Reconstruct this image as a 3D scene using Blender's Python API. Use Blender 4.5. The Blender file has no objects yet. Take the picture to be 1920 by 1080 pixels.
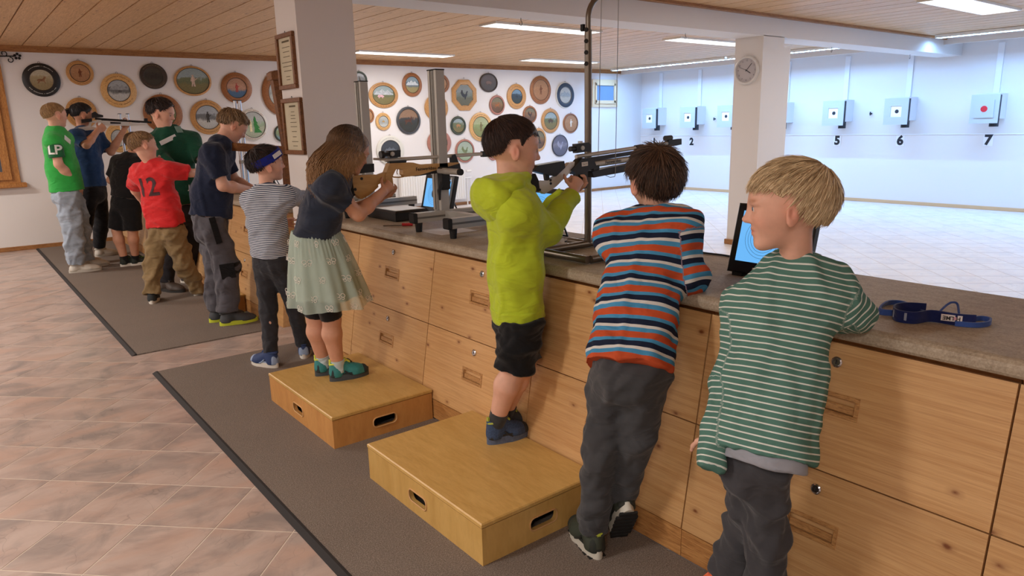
import bpy, bmesh, math, random
import numpy as np
from mathutils import Matrix, Vector

# ------------------------------------------------------------------ camera
scene = bpy.context.scene
COL = scene.collection
CAM_H = 1.42
FPX = 1331.8                      # focal length in pixels of a 1920 px wide frame
CR = np.array([0.78359, -0.62089, -0.02270])     # camera right
CU = np.array([0.15577, 0.16104, 0.97458])       # camera up
CF = np.array([0.60140, 0.76715, -0.22286])      # camera forward
CR /= np.linalg.norm(CR); CF -= CR * (CF @ CR); CF /= np.linalg.norm(CF); CU = np.cross(CR, CF)
camd = bpy.data.cameras.new('camera')
camd.sensor_fit = 'HORIZONTAL'; camd.sensor_width = 36.0
camd.lens = FPX / 1920 * 36.0
camd.clip_start = 0.05; camd.clip_end = 100
cam = bpy.data.objects.new('camera', camd)
cam.matrix_world = Matrix(((CR[0], CU[0], -CF[0], 0), (CR[1], CU[1], -CF[1], 0), (CR[2], CU[2], -CF[2], CAM_H), (0, 0, 0, 1)))
COL.objects.link(cam)
scene.camera = cam

# ------------------------------------------------------------------ world, exposure
w = bpy.data.worlds.new('world'); scene.world = w; w.use_nodes = True
w.node_tree.nodes['Background'].inputs[0].default_value = (0.55, 0.6, 0.7, 1)
w.node_tree.nodes['Background'].inputs[1].default_value = 0.15
vs = scene.view_settings
vs.view_transform = 'Standard'; vs.look = 'None'; vs.gamma = 1.0; vs.use_curve_mapping = False
vs.exposure = 0.0
LAMP_RANGE = 20.0
LAMP_ROOM = 66.0
LAMP_STRIP = 80.0       # W per metre-and-a-half of the cool strip by the targets
COL_RANGE = (1.0, 0.95, 0.93); COL_ROOM = (1.0, 0.94, 0.89); COL_STRIP = (0.26, 0.53, 1.0)

# ------------------------------------------------------------------ helpers
rng = random.Random(7)
def A(*v): return np.array(v, float)
def unit(v): v = np.asarray(v, float); return v / (np.linalg.norm(v) + 1e-12)
def ray(px, py): return CF * FPX + CR * (px - 960) - CU * (py - 540)
def at(px, py, X=None, Y=None, Z=None):
    """world point seen at a pixel of the photograph, on the plane X=, Y= or Z="""
    d = ray(px, py)
    s = X / d[0] if X is not None else (Y / d[1] if Y is not None else (Z - CAM_H) / d[2])
    return A(0, 0, CAM_H) + d * s
def s2l(c):
    return tuple(((x / 255) / 12.92 if x / 255 <= 0.04045 else ((x / 255 + 0.055) / 1.055) ** 2.4) for x in c)

def root_loc(o):
    l = np.zeros(3)
    while o is not None:
        l += np.array(o.location); o = o.parent
    return l
def tag(o, label=None, cat=None, group=None, kind=None):
    if label: o['label'] = label
    if cat: o['category'] = cat
    if group: o['group'] = group
    if kind: o['kind'] = kind
    return o
def thing(name, label, cat, loc, group=None):
    o = bpy.data.objects.new(name, None); o.empty_display_size = 0.1
    o.location = tuple(loc); COL.objects.link(o)
    return tag(o, label, cat, group)
def mk(name, V, F, m, parent=None, smooth=False, loc=None, attrs=None):
    """one mesh object from world-space vertices"""
    V = np.asarray(V, float)
    if parent is not None: off = root_loc(parent); ol = (0, 0, 0)
    else:
        off = A((V[:, 0].min() + V[:, 0].max()) / 2, (V[:, 1].min() + V[:, 1].max()) / 2, V[:, 2].min()) if loc is None else np.array(loc, float); ol = tuple(off)
    me = bpy.data.meshes.new(name)
    if isinstance(F, np.ndarray):
        n = len(F); k = F.shape[1]
        me.vertices.add(len(V)); me.vertices.foreach_set('co', (V - off).astype(np.float32).ravel())
        me.loops.add(n * k); me.loops.foreach_set('vertex_index', F.astype(np.int32).ravel())
        me.polygons.add(n); me.polygons.foreach_set('loop_start', np.arange(0, n * k, k, dtype=np.int32))
        me.update(calc_edges=True)
    else:
        me.from_pydata([tuple(v) for v in (V - off)], [], F)
    for an, arr in (attrs or {}).items():
        arr = np.asarray(arr, np.float32)
        if arr.ndim == 1:
            a = me.attributes.new(an, 'FLOAT', 'POINT'); a.data.foreach_set('value', arr)
        else:
            a = me.attributes.new(an, 'FLOAT_COLOR', 'POINT'); a.data.foreach_set('color', np.concatenate([arr, np.ones((len(arr), 1), np.float32)], 1).ravel())
    if smooth: me.shade_smooth()
    if m is not None: me.materials.append(m)
    o = bpy.data.objects.new(name, me); o.location = ol; COL.objects.link(o)
    if parent is not None: o.parent = parent
    return o

class MB:
    """collects simple solids, then becomes ONE mesh"""
    def __init__(s): s.V = []; s.F = []
    def add(s, V, F):
        b = len(s.V); s.V += [tuple(v) for v in V]; s.F += [tuple(i + b for i in f) for f in F]; return s
    def box(s, lo, hi, bev=0.0):
        x0, y0, z0 = lo; x1, y1, z1 = hi
        return s.obox(A(x0 + x1, y0 + y1, z0 + z1) / 2, A(1, 0, 0), A(0, 1, 0), A(0, 0, 1), (x1 - x0) / 2, (y1 - y0) / 2, (z1 - z0) / 2, bev)
    def obox(s, c, u, v, n, hu, hv, hn, bev=0.0):
        c = np.asarray(c, float); u, v, n = unit(u), unit(v), unit(n)
        if bev <= 0:
            V = [c + u * a * hu + v * b * hv + n * d * hn for d in (-1, 1) for a, b in ((-1, -1), (1, -1), (1, 1), (-1, 1))]
            F = [(3, 2, 1, 0), (4, 5, 6, 7), (0, 1, 5, 4), (1, 2, 6, 5), (2, 3, 7, 6), (3, 0, 4, 7)]
            return s.add(V, F)
        e = min(bev, hu * .9, hv * .9, hn * .9); V = []
        for d in (-1, 1):
            for ins in ((e, 0), (0, e)):           # at each end: inset ring, then full ring
                zz = d * (hn - (0 if ins[0] else e))
                k = e if ins[0] else 0
                for a, b in ((-1, -1), (1, -1), (1, 1), (-1, 1)):
                    V += [c + u * (a * (hu - k - (e if sx else 0))) + v * (b * (hv - k - (e if not sx else 0))) + n * zz for sx in ((0, 1) if a * b < 0 else (1, 0))] if False else \
                         [c + u * (a * (hu - k)) + v * (b * (hv - k)) + n * zz]
        # rings: 0 bottom inset, 4 bottom full, 8 top inset, 12 top full
        F = [(3, 2, 1, 0), (8, 9, 10, 11)]
        for i in range(4):
            j = (i + 1) % 4
            F += [(i, j, 4 + j, 4 + i), (4 + i, 4 + j, 12 + j, 12 + i), (12 + i, 12 + j, 8 + j, 8 + i)]
        return s.add(V, F)
    def cyl(s, a, b, r, r2=None, seg=16, cap=True):
        a = np.asarray(a, float); b = np.asarray(b, float); r2 = r if r2 is None else r2
        n = unit(b - a); t = A(0, 0, 1) if abs(n[2]) < .9 else A(1, 0, 0); u = unit(np.cross(t, n)); v = np.cross(n, u)
        V = []
        for p, q in ((a, r), (b, r2)):
            V += [p + (u * math.cos(2 * math.pi * i / seg) + v * math.sin(2 * math.pi * i / seg)) * q for i in range(seg)]
        F = [(i, (i + 1) % seg, seg + (i + 1) % seg, seg + i) for i in range(seg)]
        if cap: F += [tuple(range(seg - 1, -1, -1)), tuple(range(seg, 2 * seg))]
        return s.add(V, F)
    def tube(s, pts, r, seg=8, cap=True):
        pts = [np.asarray(p, float) for p in pts]; N = len(pts); rr = r if hasattr(r, '__len__') else [r] * N
        t0 = unit(pts[1] - pts[0]); ref = A(0, 0, 1) if abs(t0[2]) < .9 else A(1, 0, 0); u = unit(np.cross(ref, t0)); V = []
        for i, p in enumerate(pts):
            t = unit(pts[min(i + 1, N - 1)] - pts[max(i - 1, 0)]); u = unit(u - t * (u @ t)); v = np.cross(t, u)
            V += [p + (u * math.cos(2 * math.pi * k / seg) + v * math.sin(2 * math.pi * k / seg)) * rr[i] for k in range(seg)]
        F = [(i * seg + k, i * seg + (k + 1) % seg, (i + 1) * seg + (k + 1) % seg, (i + 1) * seg + k) for i in range(N - 1) for k in range(seg)]
        if cap: F += [tuple(range(seg - 1, -1, -1)), tuple(range((N - 1) * seg, N * seg))]
        return s.add(V, F)
    def prism(s, outline, c, u, v, h):
        """closed 2-D outline in the frame (c,u,v), thickened by h along u x v"""
        c = np.asarray(c, float); u = np.asarray(u, float); v = np.asarray(v, float); n = unit(np.cross(u, v)); k = len(outline)
        ar = sum(outline[i][0] * outline[(i + 1) % k][1] - outline[(i + 1) % k][0] * outline[i][1] for i in range(k))
        if ar < 0: outline = outline[::-1]
        V = [c + u * a + v * b for a, b in outline] + [c + u * a + v * b + n * h for a, b in outline]
        F = [tuple(range(k - 1, -1, -1)), tuple(range(k, 2 * k))] + [(i, (i + 1) % k, k + (i + 1) % k, k + i) for i in range(k)]
        return s.add(V, F)
    def lathe(s, prof, c, n, u, seg=32, sx=1.0, sy=1.0):
        """profile (radius, height) spun round n; sx, sy squash it into an ellipse"""
        c = np.asarray(c, float); n = unit(n); u = unit(u); v = np.cross(n, u); V = []
        for r, h in prof:
            V += [c + n * h + u * (r * sx * math.cos(2 * math.pi * i / seg)) + v * (r * sy * math.sin(2 * math.pi * i / seg)) for i in range(seg)]
        m = len(prof)
        F = [(j * seg + i, j * seg + (i + 1) % seg, (j + 1) * seg + (i + 1) % seg, (j + 1) * seg + i) for j in range(m - 1) for i in range(seg)]
        F += [tuple(range(seg - 1, -1, -1)), tuple(range((m - 1) * seg, m * seg))]
        return s.add(V, F)
    def build(s, name, m, parent=None, smooth=False, loc=None):
        o = mk(name, s.V, s.F, m, parent, False, loc)
        bm = bmesh.new(); bm.from_mesh(o.data); bmesh.ops.recalc_face_normals(bm, faces=bm.faces); bm.to_mesh(o.data); bm.free()
        if smooth: o.data.shade_smooth(); o.data.set_sharp_from_angle(angle=math.radians(40))
        return o
def struct(o): o['kind'] = 'structure'; return o

FONT_CACHE = {}
def text_mesh(txt, size, bold=0.0):
    key = (txt, size, bold)
    if key in FONT_CACHE: return FONT_CACHE[key]
    cu = bpy.data.curves.new('lettering', 'FONT'); cu.body = txt; cu.size = size; cu.align_x = 'CENTER'; cu.align_y = 'CENTER'
    cu.extrude = 0.0; cu.offset = bold; cu.resolution_u = 3
    o = bpy.data.objects.new('lettering', cu); COL.objects.link(o)
    dg = bpy.context.evaluated_depsgraph_get()
    me = bpy.data.meshes.new_from_object(o.evaluated_get(dg))
    V = np.array([v.co for v in me.vertices]); F = [tuple(p.vertices) for p in me.polygons]
    bpy.data.objects.remove(o); bpy.data.curves.remove(cu); bpy.data.meshes.remove(me)
    FONT_CACHE[key] = (V, F); return V, F
def lettering(txt, size, c, u, v, m, parent, name='lettering', bold=0.0, lift=0.0015, warp=None):
    V, F = text_mesh(txt, size, bold); c = np.asarray(c, float); u = unit(u); v = unit(v); n = unit(np.cross(u, v))
    W = np.array([c + u * p[0] + v * p[1] + n * lift for p in V])
    if warp is not None: W = np.array([warp(p) for p in V])
    return mk(name, W, F, m, parent)
def link_copy(o, parent=None, loc=None):
    c = o.copy(); COL.objects.link(c); c.parent = parent
    if loc is not None: c.location = loc
    return c

# ------------------------------------------------------------------ materials
MATS = {}
class NT:
    def __init__(s, name):
        s.m = bpy.data.materials.new(name); s.m.use_nodes = True; s.t = s.m.node_tree; s.n = s.t.nodes; s.b = s.n['Principled BSDF']
    def node(s, typ, **kw):
        nd = s.n.new(typ)
        for k, v in kw.items():
            if k.startswith('i_'): nd.inputs[k[2:].replace('_', ' ')].default_value = v
            else: setattr(nd, k, v)
        return nd
    def link(s, a, b): s.t.links.new(a, b)
    def coords(s, scale=(1, 1, 1), rnd=True, kind='Object', rot=(0, 0, 0)):
        tc = s.node('ShaderNodeTexCoord'); mp = s.node('ShaderNodeMapping'); mp.inputs['Scale'].default_value = scale; mp.inputs['Rotation'].default_value = rot
        s.link(tc.outputs[kind], mp.inputs['Vector'])
        if rnd:
            oi = s.node('ShaderNodeObjectInfo'); ml = s.node('ShaderNodeMath', operation='MULTIPLY'); ml.inputs[1].default_value = 57.0
            s.link(oi.outputs['Random'], ml.inputs[0]); cb = s.node('ShaderNodeCombineXYZ')
            for i in range(3): s.link(ml.outputs[0], cb.inputs[i])
            s.link(cb.outputs[0], mp.inputs['Location'])
        return mp.outputs[0]
    def noise(s, vec, scale, detail=4, rough=.55, dist=0.0):
        nd = s.node('ShaderNodeTexNoise'); nd.inputs['Scale'].default_value = scale; nd.inputs['Detail'].default_value = detail; nd.inputs['Roughness'].default_value = rough; nd.inputs['Distortion'].default_value = dist
        if vec is not None: s.link(vec, nd.inputs['Vector'])
        return nd.outputs['Fac']
    def ramp(s, fac, stops, interp='LINEAR'):
        nd = s.node('ShaderNodeValToRGB'); nd.color_ramp.interpolation = interp; e = nd.color_ramp.elements
        while len(e) < len(stops): e.new(0.5)
        for x, (p, c) in zip(e, stops): x.position = p; x.color = (*c, 1) if len(c) == 3 else c
        s.link(fac, nd.inputs['Fac']); return nd.outputs['Color']
    def mix(s, fac, a, b, mode='MIX'):
        nd = s.node('ShaderNodeMix', data_type='RGBA', blend_type=mode)
        for sock, val in ((nd.inputs[0], fac), (nd.inputs[6], a), (nd.inputs[7], b)):
            if hasattr(val, 'links'): s.link(val, sock)
            else: sock.default_value = val if not isinstance(val, tuple) else (*val, 1)[:4]
        return nd.outputs[2]
    def bump(s, h, strength=.2, dist=.01):
        nd = s.node('ShaderNodeBump'); nd.inputs['Strength'].default_value = strength; nd.inputs['Distance'].default_value = dist
        s.link(h, nd.inputs['Height']); s.link(nd.outputs[0], s.b.inputs['Normal'])
    def col(s, c):
        if hasattr(c, 'links'): s.link(c, s.b.inputs['Base Color'])
        else: s.b.inputs['Base Color'].default_value = (*c, 1)
    def rough(s, r): s.b.inputs['Roughness'].default_value = r
def plain(name, rgb, rough=.5, metal=0.0, bump=0.0, bscale=200, var=0.0, coat=0.0, spec=None, alpha=None):
    """rgb is sRGB 0..255"""
    if name in MATS: return MATS[name]
    t = NT(name); c = s2l(rgb); t.rough(rough); t.b.inputs['Metallic'].default_value = metal
    if var or bump:
        v = t.coords()
        n = t.noise(v, bscale, 3)
    if var:
        t.col(t.ramp(n, [(.3, tuple(x * (1 - var) for x in c)), (.7, tuple(min(1, x * (1 + var)) for x in c))]))
    else: t.col(c)
    if bump: t.bump(n, bump, .003)
    if coat: t.b.inputs['Coat Weight'].default_value = coat
    if spec is not None: t.b.inputs['Specular IOR Level'].default_value = spec
    if alpha is not None: t.b.inputs['Alpha'].default_value = alpha
    MATS[name] = t.m; return t.m
def glow(name, rgb, strength):
    if name in MATS: return MATS[name]
    t = NT(name); t.col((0, 0, 0)); t.b.inputs['Emission Color'].default_value = (*s2l(rgb), 1); t.b.inputs['Emission Strength'].default_value = strength
    MATS[name] = t.m; return t.m
def wood(name, light, dark, grain=(1, 1, 1), scale=1.0, rough=.45, knots=0.0, knot_rgb=(95, 50, 20), fine=.5, bump=.12, knot_scale=(1, 1, 1), var=.12, knot_axes=(1, 2)):
    """grain: per-axis frequency; the small one is the direction the grain runs along"""
    if name in MATS: return MATS[name]
    t = NT(name); v = t.coords(tuple(g * scale for g in grain))
    n1 = t.noise(v, 6, 6, .6, .6); n2 = t.noise(v, 30, 3, .6)
    L, D = s2l(light), s2l(dark)
    c = t.ramp(n1, [(.30, D), (.46, tuple(.5 * (a + b) for a, b in zip(L, D))), (.60, L), (.8, tuple(min(1, a * 1.08) for a in L))])
    c2 = t.ramp(n2, [(.35, tuple(x * .72 for x in D)), (.55, (1, 1, 1))])
    c = t.mix(fine, c, t.mix(1.0, c, c2, 'MULTIPLY'))
    if knots:
        vk = t.coords(knot_scale); vo = t.node('ShaderNodeTexVoronoi', voronoi_dimensions='2D'); vo.inputs['Scale'].default_value = 1.0
        nd = t.noise(vk, 7, 2); sx = t.node('ShaderNodeSeparateXYZ'); cx = t.node('ShaderNodeCombineXYZ'); t.link(vk, sx.inputs[0]); t.link(sx.outputs[knot_axes[0]], cx.inputs[0]); t.link(sx.outputs[knot_axes[1]], cx.inputs[1]); t.link(cx.outputs[0], vo.inputs['Vector'])
        md = t.node('ShaderNodeMath', operation='MULTIPLY_ADD'); md.inputs[1].default_value = .06; t.link(nd, md.inputs[0]); t.link(vo.outputs['Distance'], md.inputs[2])
        kf = t.ramp(md.outputs[0], [(knots, (1, 1, 1)), (knots * 1.9, (.25, .25, .25)), (knots * 3.2, (0, 0, 0))])
        c = t.mix(kf, c, s2l(knot_rgb))
    oi = t.node('ShaderNodeObjectInfo'); hs = t.node('ShaderNodeHueSaturation'); mr = t.node('ShaderNodeMapRange'); mr.inputs[3].default_value = 1 - var; mr.inputs[4].default_value = 1 + var
    t.link(oi.outputs['Random'], mr.inputs[0]); t.link(mr.outputs[0], hs.inputs['Value']); t.link(c, hs.inputs['Color'])
    t.col(hs.outputs[0]); t.rough(rough); t.bump(n2, bump, .002)
    MATS[name] = t.m; return t.m
# ------------------------------------------------------------------ the room
XW, YW, XL, YF, ZC = 12.40, 11.0, -3.2, -3.6, 2.52
m_wall = plain('white_plaster', (226, 222, 220), .9, bump=.06, bscale=90)
m_beam = plain('white_beam_paint', (222, 217, 214), .85, bump=.04, bscale=60)
m_col = plain('white_column_paint', (224, 218, 214), .85, bump=.05, bscale=80)
m_trim = wood('trim_wood', (176, 124, 72), (140, 90, 46), (1, 12, 12), 1.2, .5, var=.05)
m_grout = plain('grout', (212, 197, 181), .9, var=.05, bscale=20)
m_plank = wood('ceiling_spruce', (218, 177, 128), (190, 146, 98), (14, .9, 14), 1.0, .45, knots=.040, knot_rgb=(140, 92, 56), fine=.35, bump=.06, knot_scale=(4.5, 1.6, 1), var=.06, knot_axes=(0, 1))
m_gap = plain('ceiling_groove', (92, 58, 34), .8)

def tile_mat(name, a, b, c, warm, rough, con=1.0):
    t = NT(name); v = t.coords((1, 1, 1)); n = t.noise(v, 3.6, 5, .6, .9); vs2 = t.coords((1, 2.4, 1), rot=(0, 0, .5)); n2 = t.noise(vs2, 4.2, 5, .6, .7); n3 = t.noise(vs2, 2.6, 3, .5, .4)
    base = t.mix(t.ramp(n2, [(.36, (0, 0, 0)), (.60, (1, 1, 1))]), s2l(a), s2l(b))
    base = t.mix(t.ramp(n, [(.46, (0, 0, 0)), (.66, (.9 * con,) * 3)]), base, s2l(c))
    base = t.mix(t.ramp(n3, [(.52, (0, 0, 0)), (.72, (.8 * con,) * 3)]), base, s2l(warm))
    vo = t.node('ShaderNodeTexVoronoi', feature='DISTANCE_TO_EDGE'); vo.inputs['Scale'].default_value = 5.0
    mm = t.node('ShaderNodeVectorMath', operation='MULTIPLY_ADD'); nn = t.node('ShaderNodeTexNoise'); nn.inputs['Scale'].default_value = 5; t.link(v, nn.inputs['Vector'])
    t.link(nn.outputs['Color'], mm.inputs[0]); mm.inputs[1].default_value = (.5, .5, .5); t.link(v, mm.inputs[2]); t.link(mm.outputs[0], vo.inputs['Vector'])
    vein = t.ramp(vo.outputs['Distance'], [(.0, (.38, .38, .38)), (.014, (0, 0, 0))])
    vein = t.mix(1.0, vein, t.ramp(t.noise(v, 6, 2), [(.42, (0, 0, 0)), (.6, (1, 1, 1))]), 'MULTIPLY')
    base = t.mix(vein, base, tuple(x * .45 for x in s2l(c)))
    t.col(base); t.rough(rough); t.b.inputs['Specular IOR Level'].default_value = .45
    return t.m
m_tile = tile_mat('marbled_tile', (176, 154, 143), (192, 172, 161), (146, 134, 128), (192, 160, 143), .33)
m_tile_r = tile_mat('range_tile_lit', (226, 221, 218), (232, 227, 223), (212, 208, 208), (230, 220, 213), .30)  # same marbled tile, with brighter range light and bounce put into its colour

floor = struct(mk('floor', [(XL, YF, -.0012), (XW, YF, -.0012), (XW, YW, -.0012), (XL, YW, -.0012), (XL, YF, -.05), (XW, YF, -.05), (XW, YW, -.05), (XL, YW, -.05)],
                  [(0, 1, 2, 3), (7, 6, 5, 4), (0, 4, 5, 1), (1, 5, 6, 2), (2, 6, 7, 3), (3, 7, 4, 0)], m_grout))
tag(floor, 'tiled floor of marbled square tiles laid diagonally')
# diagonal tiles: lattice through (0.152, 2.966), pitch 0.3003 along the 45 degree directions
P = .3003; d1 = A(1, 1, 0) / math.sqrt(2); d2 = A(1, -1, 0) / math.sqrt(2); T0 = A(.152, 2.966, 0)
def tile_clip(cx, cy):
    """tile square clipped to the room"""
    h = (P - .0062) / 2
    poly = [A(cx, cy, 0) + d1 * a * h + d2 * b * h for a, b in ((-1, -1), (1, -1), (1, 1), (-1, 1))]
    for ax, lim, sg in ((0, XL, 1), (0, XW, -1), (1, YF, 1), (1, YW, -1)):
        out = []
        for i in range(len(poly)):
            p, q = poly[i], poly[(i + 1) % len(poly)]; dp, dq = sg * (p[ax] - lim), sg * (q[ax] - lim)
            if dp >= 0: out.append(p)
            if dp * dq < 0: out.append(p + (q - p) * (dp / (dp - dq)))
        poly = out
        if len(poly) < 3: return None
    return poly
cands = []
for i in range(-60, 60):
    for j in range(-60, 60):
        c = T0 + d1 * P * (i + .5) + d2 * P * (j + .5)
        if XL - .3 < c[0] < XW + .3 and YF - .3 < c[1] < YW + .3:
            v = c - A(0, 0, CAM_H); dep = v @ CF
            vis = False
            if dep > .3:
                px = 960 + FPX * (v @ CR) / dep; py = 540 - FPX * (v @ CU) / dep
                vis = -60 < px < 1980 and py < 1180 and not (.80 < c[0] < 2.5)
            sz = (1.42 / dep ** 3) if vis else 0
            cands.append((-sz, c[0], c[1]))
cands.sort()
h0 = (P - .0062) / 2
sq = MB().prism([(-h0, -h0), (h0, -h0), (h0, h0), (-h0, h0)], A(0, 0, -.0012), d1, -d2, .0012)
tile_me = {}
rest = {0: MB(), 1: MB()}
for k, (s_, cx, cy) in enumerate(cands):
    rz = 1 if cx > 2.4 else 0
    whole = XL + .22 < cx < XW - .22 and YF + .22 < cy < YW - .22
    if k < 300 and whole and s_ < 0:
        if rz not in tile_me:
            o = mk('tile', np.array(sq.V) + A(cx, cy, 0), sq.F, m_tile_r if rz else m_tile, None, loc=(cx, cy, 0)); tile_me[rz] = o.data; o.parent = floor
            o.location = A(cx, cy, 0) - np.array(floor.location)
        else:
            o = bpy.data.objects.new('tile', tile_me[rz]); COL.objects.link(o); o.parent = floor; o.location = A(cx, cy, 0) - np.array(floor.location)
    else:
        p = tile_clip(cx, cy)
        if p: rest[rz].add(p + [q - A(0, 0, .0012) for q in p], [tuple(range(len(p)))] + [(i, i + len(p), (i + 1) % len(p) + len(p), (i + 1) % len(p)) for i in range(len(p))])
for rz in (0, 1):
    o = mk('tile_field', rest[rz].V, rest[rz].F, m_tile_r if rz else m_tile, floor); o['kind'] = 'stuff'

def wall(name, lo, hi, label, m=m_wall):
    o = struct(MB().box(lo, hi).build(name, m)); tag(o, label); return o
wall('wall_back', (XL, YW, -.05), (XW + .2, YW + .2, 2.7), 'white wall hung with painted plaques')
wall_t = wall('wall_right', (XW, YF, -.05), (XW + .2, YW, 2.7), 'white wall carrying the numbered target boxes')
wall('wall_left', (XL - .2, YF, -.05), (XL, YW, 2.7), 'white wall on the shooters side')
wall('wall_front', (XL, YF - .2, -.05), (XW + .2, YF, 2.7), 'white wall behind the viewer')
wall('trim_1', (XW - .012, YF, 1.128), (XW, YW, 1.142), 'thin white ledge line across the target wall', plain('ledge_white', (236, 238, 240), .6))

ceil = struct(MB().box((XL, YF, ZC + .012), (XW, YW, ZC + .1)).build('ceiling', m_gap)); tag(ceil, 'boarded spruce ceiling')
BY0, BY1, BZ = 4.607, 4.957, 2.30
plank_me = {}
x = XL + .03
xs = []
x = .73 - .26 * 15
while x < 11.72:
    if x > XL: xs.append(x)
    x += .2605
for bay, (y0, y1) in enumerate(((YF, BY0), (BY1, YW))):
    hh = (y1 - y0) / 2
    me = MB().box((-.124, -hh, -.012), (.124, hh, .012), .0)
    for i, xx in enumerate(xs):
        loc = A(xx + .13, (y0 + y1) / 2, ZC + .012)
        if bay not in plank_me:
            o = mk('plank', np.array(me.V) + loc, me.F, m_plank, None, loc=loc); plank_me[bay] = o.data
        else:
            o = bpy.data.objects.new('plank', plank_me[bay]); COL.objects.link(o)
        o.parent = ceil; o.location = loc - np.array(ceil.location)
beam = struct(MB().box((XL, BY0, BZ), (XW, BY1, ZC + .08)).build('trim_2', m_beam)); tag(beam, 'broad white ceiling beam running to the target wall')
for k, (y0, y1) in enumerate(((BY0 - .045, BY0), (BY1, BY1 + .045))):
    o = struct(MB().box((XL, y0, ZC - .03), (11.7, y1, ZC + .01), .004).build('trim_%d' % (3 + k), m_trim)); tag(o, 'wooden ceiling moulding beside the white beam')
o = struct(MB().box((XL, YW - .035, ZC - .075), (11.7, YW, ZC + .005), .006).build('trim_5', m_trim)); tag(o, 'wooden ceiling moulding above the plaque wall')
for k, (y0, y1) in enumerate(((YF, BY0), (BY1, YW))):
    o = struct(MB().box((11.70, y0, 2.425), (11.74, y1, ZC + .02)).box((11.74, y0, 2.49), (XW, y1, 2.53)).build('trim_%d' % (6 + k), m_beam)); tag(o, 'white valance board in front of the target wall')
o = struct(MB().box((XL, YW - .018, 0), (XW, YW, .055), .004).build('baseboard_back', m_trim))
o = struct(MB().box((XW - .018, YF, 0), (XW, YW - .02, .055), .004).build('baseboard_right', plain('pale_baseboard', (206, 170, 128), .5)))
# columns
c1 = struct(MB().box((1.913, BY0, 0), (2.313, BY1, BZ + .01), .004).build('wall_column_1', m_col)); tag(c1, 'square white column with two framed certificates')
c2 = struct(MB().box((7.124, BY0, 0), (7.53, BY1, BZ + .01), .004).build('wall_column_2', m_col)); tag(c2, 'square white column with a wall clock')
o = mk('cable_duct', MB().box((7.53, BY0 + .02, 0), (7.70, BY1 - .03, 2.20)).V, MB().box((7.53, BY0 + .02, 0), (7.70, BY1 - .03, 2.20)).F, m_col, c2)
MB().box((7.105, BY0 - .02, 0), (7.72, BY1 + .02, .06), .004).build('baseboard', m_trim, c2)

# ------------------------------------------------------------------ ceiling lights
m_lf = plain('lamp_frame', (235, 235, 232), .4)
def ceiling_light(x0, x1, y, label, power, wid=.27, col=COL_RANGE, em=2.6):
    t = thing('ceiling_light', label, 'light', ((x0 + x1) / 2, y, ZC), 'long ceiling panel lights')
    MB().box((x0 - .02, y - wid / 2 - .02, ZC - .022), (x1 + .02, y - wid / 2, ZC + .002)).box((x0 - .02, y + wid / 2, ZC - .022), (x1 + .02, y + wid / 2 + .02, ZC + .002)) \
        .box((x0 - .02, y - wid / 2, ZC - .022), (x0, y + wid / 2, ZC + .002)).box((x1, y - wid / 2, ZC - .022), (x1 + .02, y + wid / 2, ZC + .002)).build('frame', m_lf, t)
    MB().box((x0, y - wid / 2, ZC - .012), (x1, y + wid / 2, ZC - .004)).build('diffuser', glow('lamp_diffuser', (255, 252, 246), em), t)
    L = bpy.data.lights.new('panel_lamp', 'AREA'); L.shape = 'RECTANGLE'; L.size = x1 - x0 - .02; L.size_y = wid - .02; L.energy = power; L.color = col
    lo = bpy.data.objects.new('panel_lamp', L); COL.objects.link(lo); lo.parent = t; lo.location = (0, 0, -.016)
    return t
ceiling_light(4.92, 6.52, 9.80, 'ceiling light near the plaque wall, just right of the near column', LAMP_RANGE * 2.0)
ceiling_light(8.05, 9.65, 9.75, 'ceiling light near the plaque wall, behind the top of the bent steel pole', LAMP_RANGE * 1.5)
ceiling_light(4.92, 6.50, 6.58, 'ceiling light behind the white beam, above the aluminium stand', LAMP_RANGE * 1.5)
ceiling_light(7.95, 9.55, 6.52, 'ceiling light behind the white beam, left of the wall clock', LAMP_RANGE)
ceiling_light(7.70, 9.30, 3.12, 'wide bright ceiling light on the near side of the beam, top right', LAMP_RANGE, .34)
ceiling_light(4.9, 6.5, 3.1, 'ceiling light over the range, out of view above the near side', LAMP_RANGE)
ceiling_light(4.9, 6.5, -.4, 'ceiling light over the range, out of view behind the viewer', LAMP_RANGE)
ceiling_light(7.7, 9.3, -.4, 'ceiling light over the range, farther out of view behind the viewer', LAMP_RANGE)
for k, y in enumerate((-.9, 2.2, 5.9, 9.2)):
    ceiling_light(-2.3, -.7, y, ['ceiling light out of view behind the viewer', 'ceiling light out of view to the left of the viewer', 'ceiling light out of view left of the far carpet', 'ceiling light out of view beside the far window'][k], LAMP_ROOM * (.92, .95, 1.15, 1.2)[k], col=COL_ROOM)
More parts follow.
